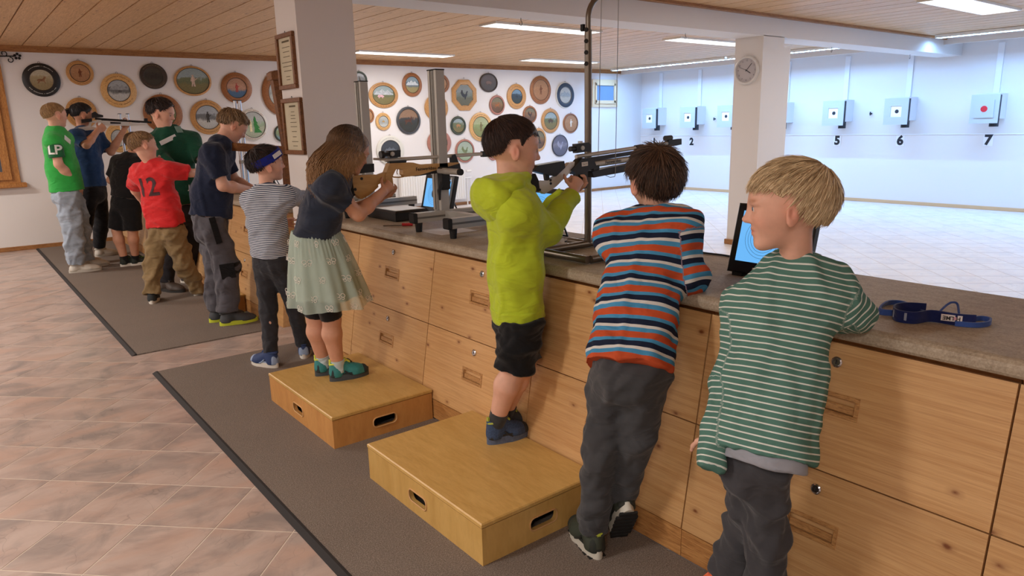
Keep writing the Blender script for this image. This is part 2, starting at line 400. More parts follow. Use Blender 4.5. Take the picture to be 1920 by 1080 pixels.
# cool strip lights in front of the target wall: housing, louvre, tube
m_strip = glow('cool_tube', (170, 215, 255), 3.2)
def strip_light(y0, y1, label):
    t = thing('strip_light', label, 'light', (11.2, (y0 + y1) / 2, ZC), 'cool louvred strip lights by the targets')
    MB().box((11.12, y0, ZC - .045), (11.13, y1, ZC)).box((11.27, y0, ZC - .045), (11.28, y1, ZC)).box((11.12, y0, ZC - .004), (11.28, y1, ZC)).build('housing', m_lf, t)
    MB().box((11.17, y0 + .02, ZC - .024), (11.23, y1 - .02, ZC - .008)).build('tube', m_strip, t)
    lv = MB(); n = max(2, int((y1 - y0) / .09))
    for i in range(n + 1):
        yy = y0 + (y1 - y0) * i / n; lv.box((11.13, yy - .003, ZC - .044), (11.27, yy + .003, ZC - .026))
    lv.build('louvre', m_lf, t)['kind'] = 'stuff'
    L = bpy.data.lights.new('strip_lamp', 'AREA'); L.shape = 'RECTANGLE'; L.size = .05; L.size_y = y1 - y0 - .04; L.energy = LAMP_STRIP * (y1 - y0) / 1.5; L.color = COL_STRIP
    lo = bpy.data.objects.new('strip_lamp', L); COL.objects.link(lo); lo.parent = t; lo.location = (0, 0, -.0255); lo.rotation_euler = (0, -math.radians(12), 0)
strip_light(7.95, 10.72, 'cool strip light ending at the plaque wall corner')
strip_light(5.05, 7.90, 'cool strip light partly behind the clock column')
strip_light(1.75, 4.50, 'cool strip light on the near side of the beam at right edge')
strip_light(-1.2, 1.70, 'cool strip light out of view beyond the right edge')
# ------------------------------------------------------------------ carpets
t = NT('carpet_pile'); v = t.coords(rnd=False); n = t.noise(v, 230, 3, .8); n2 = t.noise(v, 3, 3)
c = t.ramp(n, [(.25, s2l((72, 64, 58))), (.5, s2l((128, 116, 106))), (.75, s2l((184, 170, 158)))]); t.col(t.mix(.15, c, t.ramp(n2, [(.3, s2l((108, 97, 89))), (.7, s2l((136, 124, 114)))]))); t.rough(.97); t.b.inputs['Specular IOR Level'].default_value = .1; t.bump(n, .5, .006); m_carpet = t.m
m_rub = plain('rubber_edge', (36, 32, 31), .75)
def carpet(x0, x1, y0, y1, label, near):
    o = thing('carpet', label, 'carpet', ((x0 + x1) / 2, (y0 + y1) / 2, 0))
    MB().box((x0 + .02, y0 + .0, .0005), (x1, y1, .009), .002).build('pile', m_carpet, o)
    MB().prism([(0, 0), (.032, 0), (.032, .010), (.022, .010)], A(x0 - .012, y1, 0.0005), A(1, 0, 0), A(0, 0, 1), y1 - y0).build('edge_strip', m_rub, o)
    return o
carpet(.813, 1.722, -1.2, 4.585, 'long grey-brown carpet runner in front of the near counter, under the step boxes', True)
carpet(.790, 1.742, 5.052, 10.96, 'grey-brown carpet runner under the far group of shooters', False)

# ------------------------------------------------------------------ counter
m_pine = wood('pine_drawer', (212, 167, 113), (196, 147, 92), (13, .28, 13), 1.0, .42, knots=.038, knot_rgb=(122, 66, 28), fine=.22, bump=.05, knot_scale=(4, 3.2, 5.5), var=.06)
m_pine_d = wood('pine_carcass', (150, 100, 56), (122, 78, 40), (10, .6, 10), 1.0, .5, var=.05)
m_plinth = wood('pine_plinth', (204, 150, 90), (176, 120, 66), (10, .7, 10), 1.0, .45, var=.05)
m_recess = wood('handle_beech', (200, 150, 92), (172, 122, 70), (6, 1, 6), 2.0, .5, var=.03)
m_chrome = plain('chrome', (205, 205, 208), .18, 1.0); m_blk = plain('black_plastic', (24, 24, 26), .45)
t = NT('worktop_speckle'); v = t.coords(rnd=False); n = t.noise(v, 150, 4, .75); vv = t.coords((1, .45, 1), rnd=False); n2 = t.noise(vv, 40, 4, .6)
c = t.ramp(n, [(.30, s2l((118, 104, 86))), (.5, s2l((162, 146, 124))), (.72, s2l((192, 177, 156)))]); t.col(t.mix(.4, c, t.ramp(n2, [(.35, s2l((148, 132, 112))), (.65, s2l((188, 172, 150)))]))); t.rough(.6); t.bump(n, .12, .003); m_top = t.m
TS = .167; FX = 1.721
def fx(z): return FX + TS * (z - .114)
nrm = unit(A(-1, 0, TS)); upv = unit(A(TS, 0, 1))
DW = {}
def drawer_mesh(W, hh):
    """front slab with a pocket, in its own frame: x across (+y world), y up the slope, z outward"""
    key = (round(W, 3), hh)
    b = MB(); hw = W / 2 - .0025; T = .018; pw, ph, pz = .066, .020, -.012; cy = .012
    xs_ = [-hw, -pw, pw, hw]; ys_ = [-hh, cy - ph, cy + ph, hh]
    V = [(x_, y_, 0) for y_ in ys_ for x_ in xs_]; F = [(j * 4 + i, j * 4 + i + 1, j * 4 + i + 5, j * 4 + i + 4) for j in range(3) for i in range(3) if not (i == 1 and j == 1)]
    n0 = len(V); V += [(-pw, cy - ph, pz), (pw, cy - ph, pz), (pw, cy + ph, pz), (-pw, cy + ph, pz)]
    ring = [5, 6, 10, 9]; F += [(ring[i], ring[(i + 1) % 4], n0 + (i + 1) % 4, n0 + i) for i in range(4)] + [(n0, n0 + 1, n0 + 2, n0 + 3)]
    n1 = len(V); V += [(-hw, -hh, -T), (hw, -hh, -T), (hw, hh, -T), (-hw, hh, -T)]; o = [0, 3, 15, 12]
    F += [(o[(i + 1) % 4], o[i], n1 + i, n1 + (i + 1) % 4) for i in range(4)] + [(n1 + 3, n1 + 2, n1 + 1, n1)]
    return V, F, cy, pw, ph
def cabinet(y0, y1, label, xo=0.0, src=None):
    W = y1 - y0; ym = (y0 + y1) / 2; t = thing('cabinet', label, 'cabinet', (1.95 + xo, ym, 0), 'pine drawer cabinets under the counter'); S3 = lambda q: q + A(xo, 0, 0)
    MB().prism([(fx(.114) + .016, .112), (2.36, .112), (2.36, .838), (fx(.838) + .004, .838), (fx(.82) + .016, .82)], A(xo, y1 - .001, 0), A(1, 0, 0), A(0, 0, 1), W - .002).build('carcass', m_pine_d, t)
    MB().box((FX + .002 + xo, y0 + .001, .012), (FX + .022 + xo, y1 - .001, .108)).build('plinth', m_plinth, t)
    for z0, z1 in ((.4675, .822), (.114, .4635)):
        zm = (z0 + z1) / 2; hh = (z1 - z0) / 2 / upv[2]; V, F, cy, pw, ph = drawer_mesh(W, hh); c = A(fx(zm) + xo, ym, zm); u = A(0, -1, 0)
        d = mk('drawer', [c + u * a + upv * b + nrm * (e + .0) for a, b, e in V], F, m_pine, t)
        q = c + upv * cy
        # routed frame and finger lip of the handle
        fr = MB()
        for a, b, hw_, hh_ in ((0, ph + .006, pw + .012, .006), (0, -ph - .006, pw + .012, .006), (-pw - .006, 0, .006, ph), (pw + .006, 0, .006, ph)): fr.obox(q + u * a + upv * b, u, upv, nrm, hw_, hh_, .0022, .0012)
        fr.obox(q + upv * (-ph * .35) - nrm * .006, u, upv, nrm, pw * .96, ph * .55, .004, .002)
        fr.build('handle', m_recess, d)
        lk = c + upv * (hh - .052 if z0 > .3 else hh - .052); l = MB().lathe([(.015, 0), (.015, .004), (.0115, .0065), (.0105, .0045), (.0005, .0045)], lk, nrm, u, 20).build('lock', m_chrome, d, True)
        MB().obox(lk + nrm * .0055, u, upv, nrm, .0014, .0055, .0006).build('keyhole', m_blk, l)
    return t
YS = [-.33, .486, 1.322, 2.143, 2.955, 3.762, 4.575]
LB = ['pine drawer cabinet at the right edge of the picture', 'pine drawer cabinet right of the green-striped boy, below the loose headband', 'pine drawer cabinet behind the legs of the broad-striped boy', 'pine drawer cabinet right of the lime hoodie boy, beside the near step box',
      'pine drawer cabinet between the two step boxes', 'pine drawer cabinet above the far step box, right of the tulle skirt'][0:]
LB = ['pine drawer cabinet cut off by the right edge of the picture', 'pine drawer cabinet below the loose headband, right of the green-striped boy', 'pine drawer cabinet behind the broad-striped boy', 'pine drawer cabinet left of the lime hoodie boy, behind the near step box',
      'pine drawer cabinet behind the far step box, right of the tulle skirt', 'pine drawer cabinet hidden behind the girl and the headband boy']
for k in range(6): cabinet(YS[k], YS[k + 1], LB[k])
FB = ['far counter pine cabinet next to the passage, left of the headband boy', 'far counter pine cabinet behind the work-trousered boy', 'far counter pine cabinet between the young man and the work-trousered boy', 'far counter pine cabinet behind the legs of the young man', 'far counter pine cabinet right of the boy in black', 'far counter pine cabinet behind the boy in black', 'far counter pine cabinet touching the plaque wall']
for k in range(7): cabinet(5.36 + .80 * k, 5.36 + .80 * (k + 1), FB[k], .02)
o = MB().prism([(1.79, 0), (2.38, 0), (2.38, .838), (1.88, .838)], A(0, 5.36, 0), A(1, 0, 0), A(0, 0, 1), .32).build('end_panel', m_pine); tag(o, 'plain pine end panel of the far counter beside the passage', 'panel')
def worktop(y0, y1, label):
    o = thing('worktop', label, 'worktop', (2.1, (y0 + y1) / 2, .84)); pr = [(1.812, .842), (2.45, .842), (2.45, .885), (1.822, .885), (1.811, .882), (1.803, .875), (1.80, .866), (1.80, .852), (1.804, .845)]
    MB().prism(pr, A(0, y1, 0), A(1, 0, 0), A(0, 0, 1), y1 - y0).build('slab', m_top, o); return o
worktop(-.9, 4.60, 'long speckled beige worktop of the near counter'); worktop(5.02, 10.97, 'speckled beige worktop of the far counter')

# ------------------------------------------------------------------ step boxes
m_ply = wood('plywood_top', (212, 172, 102), (200, 158, 88), (9, 1.6, 4), .6, .38, fine=.12, bump=.05, var=.03)
m_ply1 = wood('plywood_side_orange', (206, 150, 86), (194, 136, 74), (3, 3, 1), .7, .38, fine=.1, bump=.05, var=.03)
m_ply2 = wood('plywood_side_yellow', (208, 168, 98), (196, 154, 84), (3, 3, 1), .7, .38, fine=.1, bump=.05, var=.03)
m_slotedge = plain('slot_edge', (206, 160, 106), .5)
def slot_panel(name, c, u, v, hw, hh, sw, sh, T, m, parent, so=0.0):
    """board with a rounded hand hole; c centre of the outer face, u across, v up"""
    c = np.asarray(c, float); n = unit(np.cross(u, v)); V = []; F = []; G = 7; k = 4 * G; r = sh * .82
    inner = [((sx * (sw - r) + r * math.cos(a)) + so, sy * (sh - r) + r * math.sin(a)) for (sx, sy, a0) in ((1, 1, 0), (-1, 1, math.pi / 2), (-1, -1, math.pi), (1, -1, 1.5 * math.pi)) for a in [a0 + math.pi / 2 * j / (G - 1) for j in range(G)]]
    outer = [(hw, hh), (-hw, hh), (-hw, -hh), (hw, -hh)]
    for d in (0, -T): V += [c + u * a + v * b + n * d for a, b in inner] + [c + u * a + v * b + n * d for a, b in outer]
    B = k + 4
    for s_, fl in ((0, False), (B, True)):
        for g in range(4):
            for j in range(G - 1): f = (s_ + g * G + j, s_ + g * G + j + 1, s_ + k + g); F.append(f if fl else f[::-1])
            f = (s_ + g * G + G - 1, s_ + (g * G + G) % k, s_ + k + (g + 1) % 4, s_ + k + g); F.append(f if fl else f[::-1])
    F += [(i, (i + 1) % k, B + (i + 1) % k, B + i) for i in range(k)] + [(k + g, B + k + g, B + k + (g + 1) % 4, k + (g + 1) % 4) for g in range(4)]
    o = mk(name, V, F, m, parent); bm = bmesh.new(); bm.from_mesh(o.data); bmesh.ops.recalc_face_normals(bm, faces=bm.faces); bm.to_mesh(o.data); bm.free()
    ri = MB(); ring = [c + u * a + v * b + n * .0012 for a, b in inner]; ri.tube(ring + [ring[0]], .0032, 6, False); ri.build('slot_rim', m_slotedge, o)
    return o
def step_box(x0, x1, y0, y1, H, m, label):
    t = thing('step_box', label, 'step', ((x0 + x1) / 2, (y0 + y1) / 2, .009), 'plywood step boxes'); b = .009; zt = H - .019; hz = (zt - b) / 2; zm = b + hz; T = .018
    MB().box((x0 - .002, y0 - .002, zt), (x1 + .002, y1 + .002, H), .004).build('top', m_ply, t)
    MB().box((x0 + .001, y0 + .001, zt - .0015), (x1 - .001, y1 - .001, zt + .0005)).build('joint_line', plain('joint_brown', (92, 56, 24), .7), t)
    slot_panel('side_panel', (x0, (y0 + y1) / 2, zm), A(0, -1, 0), A(0, 0, 1), (y1 - y0) / 2, hz, .062, .024, T, m, t, -.01)
    slot_panel('side_panel', ((x0 + x1) / 2, y0, zm), A(1, 0, 0), A(0, 0, 1), (x1 - x0) / 2 - T, hz, .062, .024, T, m, t, .0)
    slot_panel('side_panel', ((x0 + x1) / 2, y1, zm), A(-1, 0, 0), A(0, 0, 1), (x1 - x0) / 2 - T, hz, .062, .024, T, m, t, .0)
    MB().box((x1 - T, y0, b), (x1, y1, zt)).build('side_panel', m, t)
step_box(1.192, 1.716, 2.851, 3.640, .163, m_ply1, 'far plywood step box with orange-brown sides, under the girl in the skirt')
step_box(1.188, 1.716, 1.704, 2.499, .163, m_ply2, 'near plywood step box with yellowish sides, under the lime hoodie boy')
q0 = at(475, 563, Z=.155)
t = thing('kick_step', 'low wooden kick step at the foot of the far counter', 'step', (1.68, 5.95, .009)); MB().box((1.62, 5.70, .009), (1.738, 6.15, .135)).build('riser', m_ply1, t); MB().box((1.61, 5.69, .135), (1.74, 6.16, .15), .003).build('tread', m_ply, t)
# ------------------------------------------------------------------ implicit surfaces: bodies and clothes
def frame_from(d, w):
    d = unit(d); w = np.asarray(w, float); w = unit(w - d * (w @ d)); return d, w, np.cross(d, w)
class Prim:
    def __init__(s, f, lo, hi, ax=None): s.f = f; s.lo = np.asarray(lo, float); s.hi = np.asarray(hi, float); s.ax = ax
def ec(a, b, w, r0, r1, flat0=False, flat1=False, ax0=0.0, p=2.0):
    """tapered limb from a to b; r = radius or (half width along w, half depth)"""
    a = np.asarray(a, float); b = np.asarray(b, float); r0 = r0 if hasattr(r0, '__len__') else (r0, r0); r1 = r1 if hasattr(r1, '__len__') else (r1, r1)
    L = np.linalg.norm(b - a); d, w, v = frame_from(b - a, w if w is not None else (A(0, 0, 1) if abs((b - a)[2]) < .9 * L else A(1, 0, 0)))
    R0 = max(r0); R1 = max(r1)
    def f(P):
        q = P - a; x = q @ d; t = np.clip(x / L, 0, 1); e = x - t * L; u = q @ w; z = q @ v
        rw = r0[0] + (r1[0] - r0[0]) * t; rd = r0[1] + (r1[1] - r0[1]) * t; rm = np.minimum(rw, rd)
        if flat0: e = np.where(x < 0, 0, e)
        if flat1: e = np.where(x > L, 0, e)
        D = ((np.sqrt((u / rw) ** 2 + (z / rd) ** 2 + (e / rm) ** 2) if p == 2 else (np.abs(u / rw) ** p + np.abs(z / rd) ** p + np.abs(e / rm) ** p) ** (1 / p)) - 1) * rm
        if flat0: D = np.maximum(D, -x)
        if flat1: D = np.maximum(D, x - L)
        return D
    lo = np.minimum(a - R0, b - R1); hi = np.maximum(a + R0, b + R1)
    return Prim(f, lo, hi, lambda P: ax0 + (P - a) @ d)
def el(c, axes, r):
    c = np.asarray(c, float); M = np.array([unit(x) for x in axes]); r = np.asarray(r, float); rm = r.min(); R = r.max()
    def f(P):
        q = (P - c) @ M.T / r
        return (np.sqrt((q * q).sum(1)) - 1) * rm
    return Prim(f, c - R, c + R, lambda P: (P - c) @ M[-1])
class SDF:
    def __init__(s, h): s.h = h; s.ops = []
    def add(s, p, k=.02): s.ops.append((p, k, 0)); return s
    def sub(s, p, k=.01): s.ops.append((p, k, 1)); return s
    def cut(s, c, n, k=.0):
        """remove what lies on the side n points to"""
        c = np.asarray(c, float); n = unit(n); s.ops.append((lambda P: (P - c) @ n, k, 2)); return s
    def mesh(s, smooth=1):
        h = s.h; un = [o for o in s.ops if o[2] == 0]
        mg = 4 * h + .012 + .6 * max(o[1] for o in un); lo = np.min([o[0].lo for o in un], 0) - mg; hi = np.max([o[0].hi for o in un], 0) + mg
        n = np.ceil((hi - lo) / h).astype(int) + 1
        f = np.full(n, 1.0, np.float32)
        axs = [lo[i] + h * np.arange(n[i]) for i in range(3)]
        for p, k, op in s.ops:
            if op == 2:
                P = np.stack(np.meshgrid(*axs, indexing='ij'), -1).reshape(-1, 3); g = p(P).reshape(n).astype(np.float32); r = np.maximum(f, g)
                if k > 0: hh = np.maximum(k - np.abs(f - g), 0); r = r + hh * hh / (4 * k)
                f = r; continue
            m = k + 3 * h
            i0 = np.clip(np.floor((p.lo - m - lo) / h).astype(int), 0, n); i1 = np.clip(np.ceil((p.hi + m - lo) / h).astype(int) + 1, 0, n)
            if (i1 <= i0).any(): continue
            sl = tuple(slice(a_, b_) for a_, b_ in zip(i0, i1))
            P = np.stack(np.meshgrid(*[axs[i][sl[i]] for i in range(3)], indexing='ij'), -1)
            g = p.f(P.reshape(-1, 3)).reshape(P.shape[:3]).astype(np.float32); a_ = f[sl]
            if op == 0:
                r = np.minimum(a_, g)
                if k > 0: hh = np.maximum(k - np.abs(a_ - g), 0); r = r - hh * hh / (4 * k)
            else:
                g = -g; r = np.maximum(a_, g)
                if k > 0: hh = np.maximum(k - np.abs(a_ - g), 0); r = r + hh * hh / (4 * k)
            f[sl] = r
        return surface_nets(f, lo, h, smooth)
    def axial(s, V, order=None):
        """coordinate along the nearest primitive, and its index"""
        un = [o[0] for o in s.ops if o[2] == 0]
        D = np.stack([p.f(V) + (np.maximum(.03 - p.ax(V), 0) * 3 if getattr(p, 'limb', False) else 0) for p in un], 1); i = D.argmin(1); ax = np.stack([p.ax(V) for p in un], 1)[np.arange(len(V)), i]
        return ax, i
def surface_nets(f, lo, h, smooth=1):
    s = f < 0; n = np.array(f.shape)
    c = np.zeros(n - 1, np.int8)
    for dx in (0, 1):
        for dy in (0, 1):
            for dz in (0, 1): c += s[dx:n[0] - 1 + dx, dy:n[1] - 1 + dy, dz:n[2] - 1 + dz]
    mixed = (c > 0) & (c < 8); idx = np.full(n - 1, -1, np.int64); C = np.argwhere(mixed); idx[mixed] = np.arange(len(C))
    acc = np.zeros((len(C), 3)); cnt = np.zeros(len(C))
    cor = [(a, b, d) for a in (0, 1) for b in (0, 1) for d in (0, 1)]
    val = {q: f[C[:, 0] + q[0], C[:, 1] + q[1], C[:, 2] + q[2]] for q in cor}
    for q in cor:
        for axn in range(3):
            if q[axn] == 0:
                r = list(q); r[axn] = 1; r = tuple(r); a, b = val[q], val[r]; cr = (a < 0) != (b < 0)
                t = np.where(cr, a / np.where(cr, a - b, 1), 0)
                pos = np.array(q, float)[None, :].repeat(len(C), 0); pos[:, axn] = t
                acc[cr] += pos[cr]; cnt[cr] += 1
    V = lo + h * (C + acc / cnt[:, None]); F = []
    for axn in range(3):
        o1, o2 = (axn + 1) % 3, (axn + 2) % 3
        sa = [slice(None)] * 3; sb = [slice(None)] * 3; sa[axn] = slice(0, -1); sb[axn] = slice(1, None)
        E = np.argwhere(s[tuple(sa)] != s[tuple(sb)])
        E = E[(E[:, o1] > 0) & (E[:, o2] > 0) & (E[:, o1] < n[o1] - 1) & (E[:, o2] < n[o2] - 1)]
        if not len(E): continue
        fl = s[E[:, 0], E[:, 1], E[:, 2]]
        q = []
        for a, b in ((-1, -1), (0, -1), (0, 0), (-1, 0)):
            K = E.copy(); K[:, o1] += a; K[:, o2] += b; q.append(idx[K[:, 0], K[:, 1], K[:, 2]])
        Q = np.stack(q, 1); Q[~fl] = Q[~fl][:, ::-1]; F.append(Q)
    F = np.concatenate(F) if F else np.zeros((0, 4), int)
    for _ in range(smooth):
        S = np.zeros_like(V); k = np.zeros(len(V))
        for a, b in ((0, 1), (1, 2), (2, 3), (3, 0)):
            np.add.at(S, F[:, a], V[F[:, b]]); np.add.at(S, F[:, b], V[F[:, a]]); np.add.at(k, F[:, a], 1); np.add.at(k, F[:, b], 1)
        V = .5 * V + .5 * S / np.maximum(k, 1)[:, None]
    return V, F
def vnormals(V, F):
    N = np.zeros_like(V); fn = np.cross(V[F[:, 2]] - V[F[:, 0]], V[F[:, 3]] - V[F[:, 1]])
    for i in range(4): np.add.at(N, F[:, i], fn)
    return N / (np.linalg.norm(N, axis=1)[:, None] + 1e-12)
def wrinkle(V, F, amp, freq, seed, axis=None):
    """soft cloth folds: sums of oriented sine ridges, pushed along the normals"""
    r = np.random.RandomState(seed); N = vnormals(V, F); d = np.zeros(len(V))
    for i in range(7):
        k = r.randn(3)
        if axis is not None: k = k - np.asarray(axis) * (k @ np.asarray(axis)) * .75
        k = unit(k) * freq * (.5 + 1.2 * r.rand()); ph = r.rand() * 6.28
        warp = .9 * np.sin(V @ (unit(r.randn(3)) * freq * .6) + r.rand() * 6)
        d += np.maximum(np.sin(V @ k + ph + warp), 0) ** 2 - .3
    return V + N * (amp * d / 2.5)[:, None]

# ------------------------------------------------------------------ cloth, skin and hair materials
def folds(t, v, weave):
    mp = t.node('ShaderNodeMapping'); mp.inputs['Rotation'].default_value = (.5, .3, .4); mp.inputs['Scale'].default_value = (1, 1, 2.1); t.link(v, mp.inputs['Vector'])
    f1 = t.noise(mp.outputs[0], 7.5, 2, .45, 1.3)
    b1 = t.node('ShaderNodeBump'); b1.inputs['Strength'].default_value = .40; b1.inputs['Distance'].default_value = .035; t.link(f1, b1.inputs['Height'])
    b2 = t.node('ShaderNodeBump'); b2.inputs['Strength'].default_value = .15; b2.inputs['Distance'].default_value = .002; t.link(weave, b2.inputs['Height']); t.link(b1.outputs[0], b2.inputs['Normal']); t.link(b2.outputs[0], t.b.inputs['Normal'])
def cloth(name, rgb, rough=.9, weave=420, bump=.25, var=.10, fold=0.35):
    if name in MATS: return MATS[name]
    t = NT(name); c = s2l(rgb); v = t.coords(rnd=False); n = t.noise(v, weave, 2); n2 = t.noise(v, 9, 3, .5, .6)
    t.col(t.ramp(n2, [(.3, tuple(x * (1 - var) for x in c)), (.7, tuple(min(1, x * (1 + var)) for x in c))])); t.rough(rough)
    t.b.inputs['Sheen Weight'].default_value = .15; t.b.inputs['Specular IOR Level'].default_value = .2
    ad = t.node('ShaderNodeMath', operation='MULTIPLY_ADD'); ad.inputs[1].default_value = 6.0 * fold; t.link(n2, ad.inputs[0]); t.link(n, ad.inputs[2])
    folds(t, v, n); MATS[name] = t.m; return t.m
def striped(name, period, bands, rough=.9):
    """bands: (fraction, sRGB) along the attribute 'ax' (metres)"""
    if name in MATS: return MATS[name]
    t = NT(name); at_ = t.node('ShaderNodeAttribute', attribute_name='ax'); md = t.node('ShaderNodeMath', operation='DIVIDE'); md.inputs[1].default_value = period
    t.link(at_.outputs['Fac'], md.inputs[0]); fr = t.node('ShaderNodeMath', operation='FRACT'); t.link(md.outputs[0], fr.inputs[0])
    st = []; acc = 0
    for fr_, c in bands: st.append((acc, s2l(c))); acc += fr_
    c = t.ramp(fr.outputs[0], st, 'CONSTANT'); v = t.coords(rnd=False); n = t.noise(v, 420, 2); n2 = t.noise(v, 10, 3, .5, .6)
    t.col(t.mix(1.0, c, t.ramp(n2, [(.3, (.88, .88, .88)), (.7, (1, 1, 1))]), 'MULTIPLY')); t.rough(rough); t.b.inputs['Specular IOR Level'].default_value = .2
    ad = t.node('ShaderNodeMath', operation='MULTIPLY_ADD'); ad.inputs[1].default_value = 2.0; t.link(n2, ad.inputs[0]); t.link(n, ad.inputs[2])
    folds(t, v, n); MATS[name] = t.m; return t.m
def skin_mat(name, rgb):
    if name in MATS: return MATS[name]
    t = NT(name); c = s2l(rgb); at_ = t.node('ShaderNodeAttribute', attribute_name='tint'); v = t.coords(rnd=False); n = t.noise(v, 35, 3)
    base = t.ramp(n, [(.3, tuple(x * .94 for x in c)), (.7, tuple(min(1, x * 1.04) for x in c))])
    t.col(t.mix(1.0, base, at_.outputs['Color'], 'MULTIPLY')); t.rough(.5); t.b.inputs['Specular IOR Level'].default_value = .35
    t.b.inputs['Subsurface Weight'].default_value = .12; t.b.inputs['Subsurface Radius'].default_value = (.012, .005, .003); t.b.inputs['Subsurface Scale'].default_value = .5
    t.bump(t.noise(v, 260, 2), .06, .002); MATS[name] = t.m; return t.m
def hair_mat(name, dark, light):
    if name in MATS: return MATS[name]
    t = NT(name); at_ = t.node('ShaderNodeAttribute', attribute_name='tone')
    t.col(t.ramp(at_.outputs['Fac'], [(0, s2l(dark)), (1, s2l(light))])); t.rough(.45); t.b.inputs['Specular IOR Level'].default_value = .4
    MATS[name] = t.m; return t.m
# ------------------------------------------------------------------ people
def az(deg): return A(math.cos(math.radians(deg)), math.sin(math.radians(deg)), 0)
def head_prims(S, H, hw=1.0):
    """face, skull and ears in the head's own frame, H['s'] = head height"""
    c, f, l, u, s = H['c'], H['f'], H['l'], H['u'], H['s']; ax = (f, l, u)
    W = lambda a, b, d: c + s * (f * a + l * b * hw + u * d)
    E = lambda p, r, k=.03, axes=ax: S.add(el(W(*p), axes, np.array(r) * s * A(1, hw, 1)), k * s)
    E((-.07, 0, .10), (.445, .355, .385), .05)
    E((.10, 0, .06), (.29, .30, .30), .10)
    E((.13, 0, -.155), (.235, .225, .26), .12)
    E((.20, 0, -.345), (.135, .13, .11), .12)
    E((.275, 0, -.425), (.075, .085, .06), .08)
    for sg in (-1, 1):
        E((.235, sg * .145, -.13), (.105, .090, .11), .09)
        S.sub(el(W(.405, sg * .15, .005), ax, A(.06, .085, .055) * s), .07 * s)
        E((.34, sg * .15, .055), (.045, .10, .022), .05)
        E((.318, sg * .148, -.002), (.055, .066, .048), .015)
        # ear: rim, lobe, hollow
        ea = unit(u * .95 - f * .25); eb = unit(f * .95 + u * .25); en = unit(l * sg * .88 - f * .45)
        S.add(el(W(-.03, sg * .362, -.075), (np.cross(en, ea), en, ea), A(.085, .038, .125) * s), .022 * s); S.add(el(W(-.005, sg * .350, -.165), (np.cross(en, ea), en, ea), A(.045, .028, .045) * s), .03 * s)
        S.sub(el(W(-.022, sg * .405, -.06), (np.cross(en, ea), en, ea), A(.050, .030, .075) * s), .012 * s); S.add(el(W(-.045, sg * .375, -.06), (np.cross(en, ea), en, ea), A(.012, .018, .055) * s), .012 * s)
    S.add(ec(W(.36, 0, .04), W(.425, 0, -.115), l, .030 * s, .042 * s), .05 * s)
    E((.435, 0, -.125), (.045, .045, .038), .03)
    for sg in (-1, 1): E((.395, sg * .042, -.138), (.040, .030, .030), .03)
    E((.352, 0, -.235), (.040, .085, .024), .03); E((.345, 0, -.287), (.040, .075, .026), .03)
    S.sub(el(W(.40, 0, -.262), ax, A(.05, .085, .006) * s), .012 * s)
def hand(S, w, d, n, t, L, curl=.4, spread=.15, thumb=.6, k=.006):
    """palm and five fingers: w wrist, d fingers, n palm side, t thumb side, L hand length"""
    d, n0 = unit(d), np.asarray(n, float); n = unit(n0 - d * (n0 @ d)); t = unit(np.asarray(t, float)); t = unit(t - d * (t @ d) - n * (t @ n))
    w = np.asarray(w, float); pl = L * .50; pw = L * .215
    S.add(ec(w + d * L * .02, w + d * pl * .95, t, (pw * .72, L * .095), (pw, L * .085)), L * .06)
    for i, (off, ln) in enumerate(((.78, .44), (.27, .50), (-.25, .47), (-.74, .37))):
        p = w + d * pl * .92 + t * pw * off; dr = unit(d + t * off * spread); r = L * .050
        lens = (ln * .44 * L, ln * .32 * L, ln * .24 * L); a = curl * 1.0
        for j, sl in enumerate(lens):
            dr = unit(dr * math.cos(a) + n * math.sin(a)) if j == 0 else unit(dr * math.cos(a * 1.25) + (n - dr * (n @ dr)) * math.sin(a * 1.25))
            if j > 0: n_ = n
            q = p + dr * sl; S.add(ec(p, q, t, r * (1 - .09 * j), r * (.93 - .09 * j)), k if j else L * .03); p = q
            nn = n - dr * (n @ dr)
            if np.linalg.norm(nn) < .25: n = unit(-d + n * .2)
    n = unit(n0 - d * (n0 @ d)); p = w + d * pl * .28 + t * pw * .72
    dr = unit(d * .62 + t * .75 + n * thumb * .55)
    for j, sl in enumerate((.22, .17, .14)):
        q = p + dr * sl * L; S.add(ec(p, q, n, L * (.062 - .007 * j), L * (.056 - .007 * j)), L * .03 if j == 0 else k); p = q
        dr = unit(dr + d * .35 + n * .25 * thumb - t * .25)
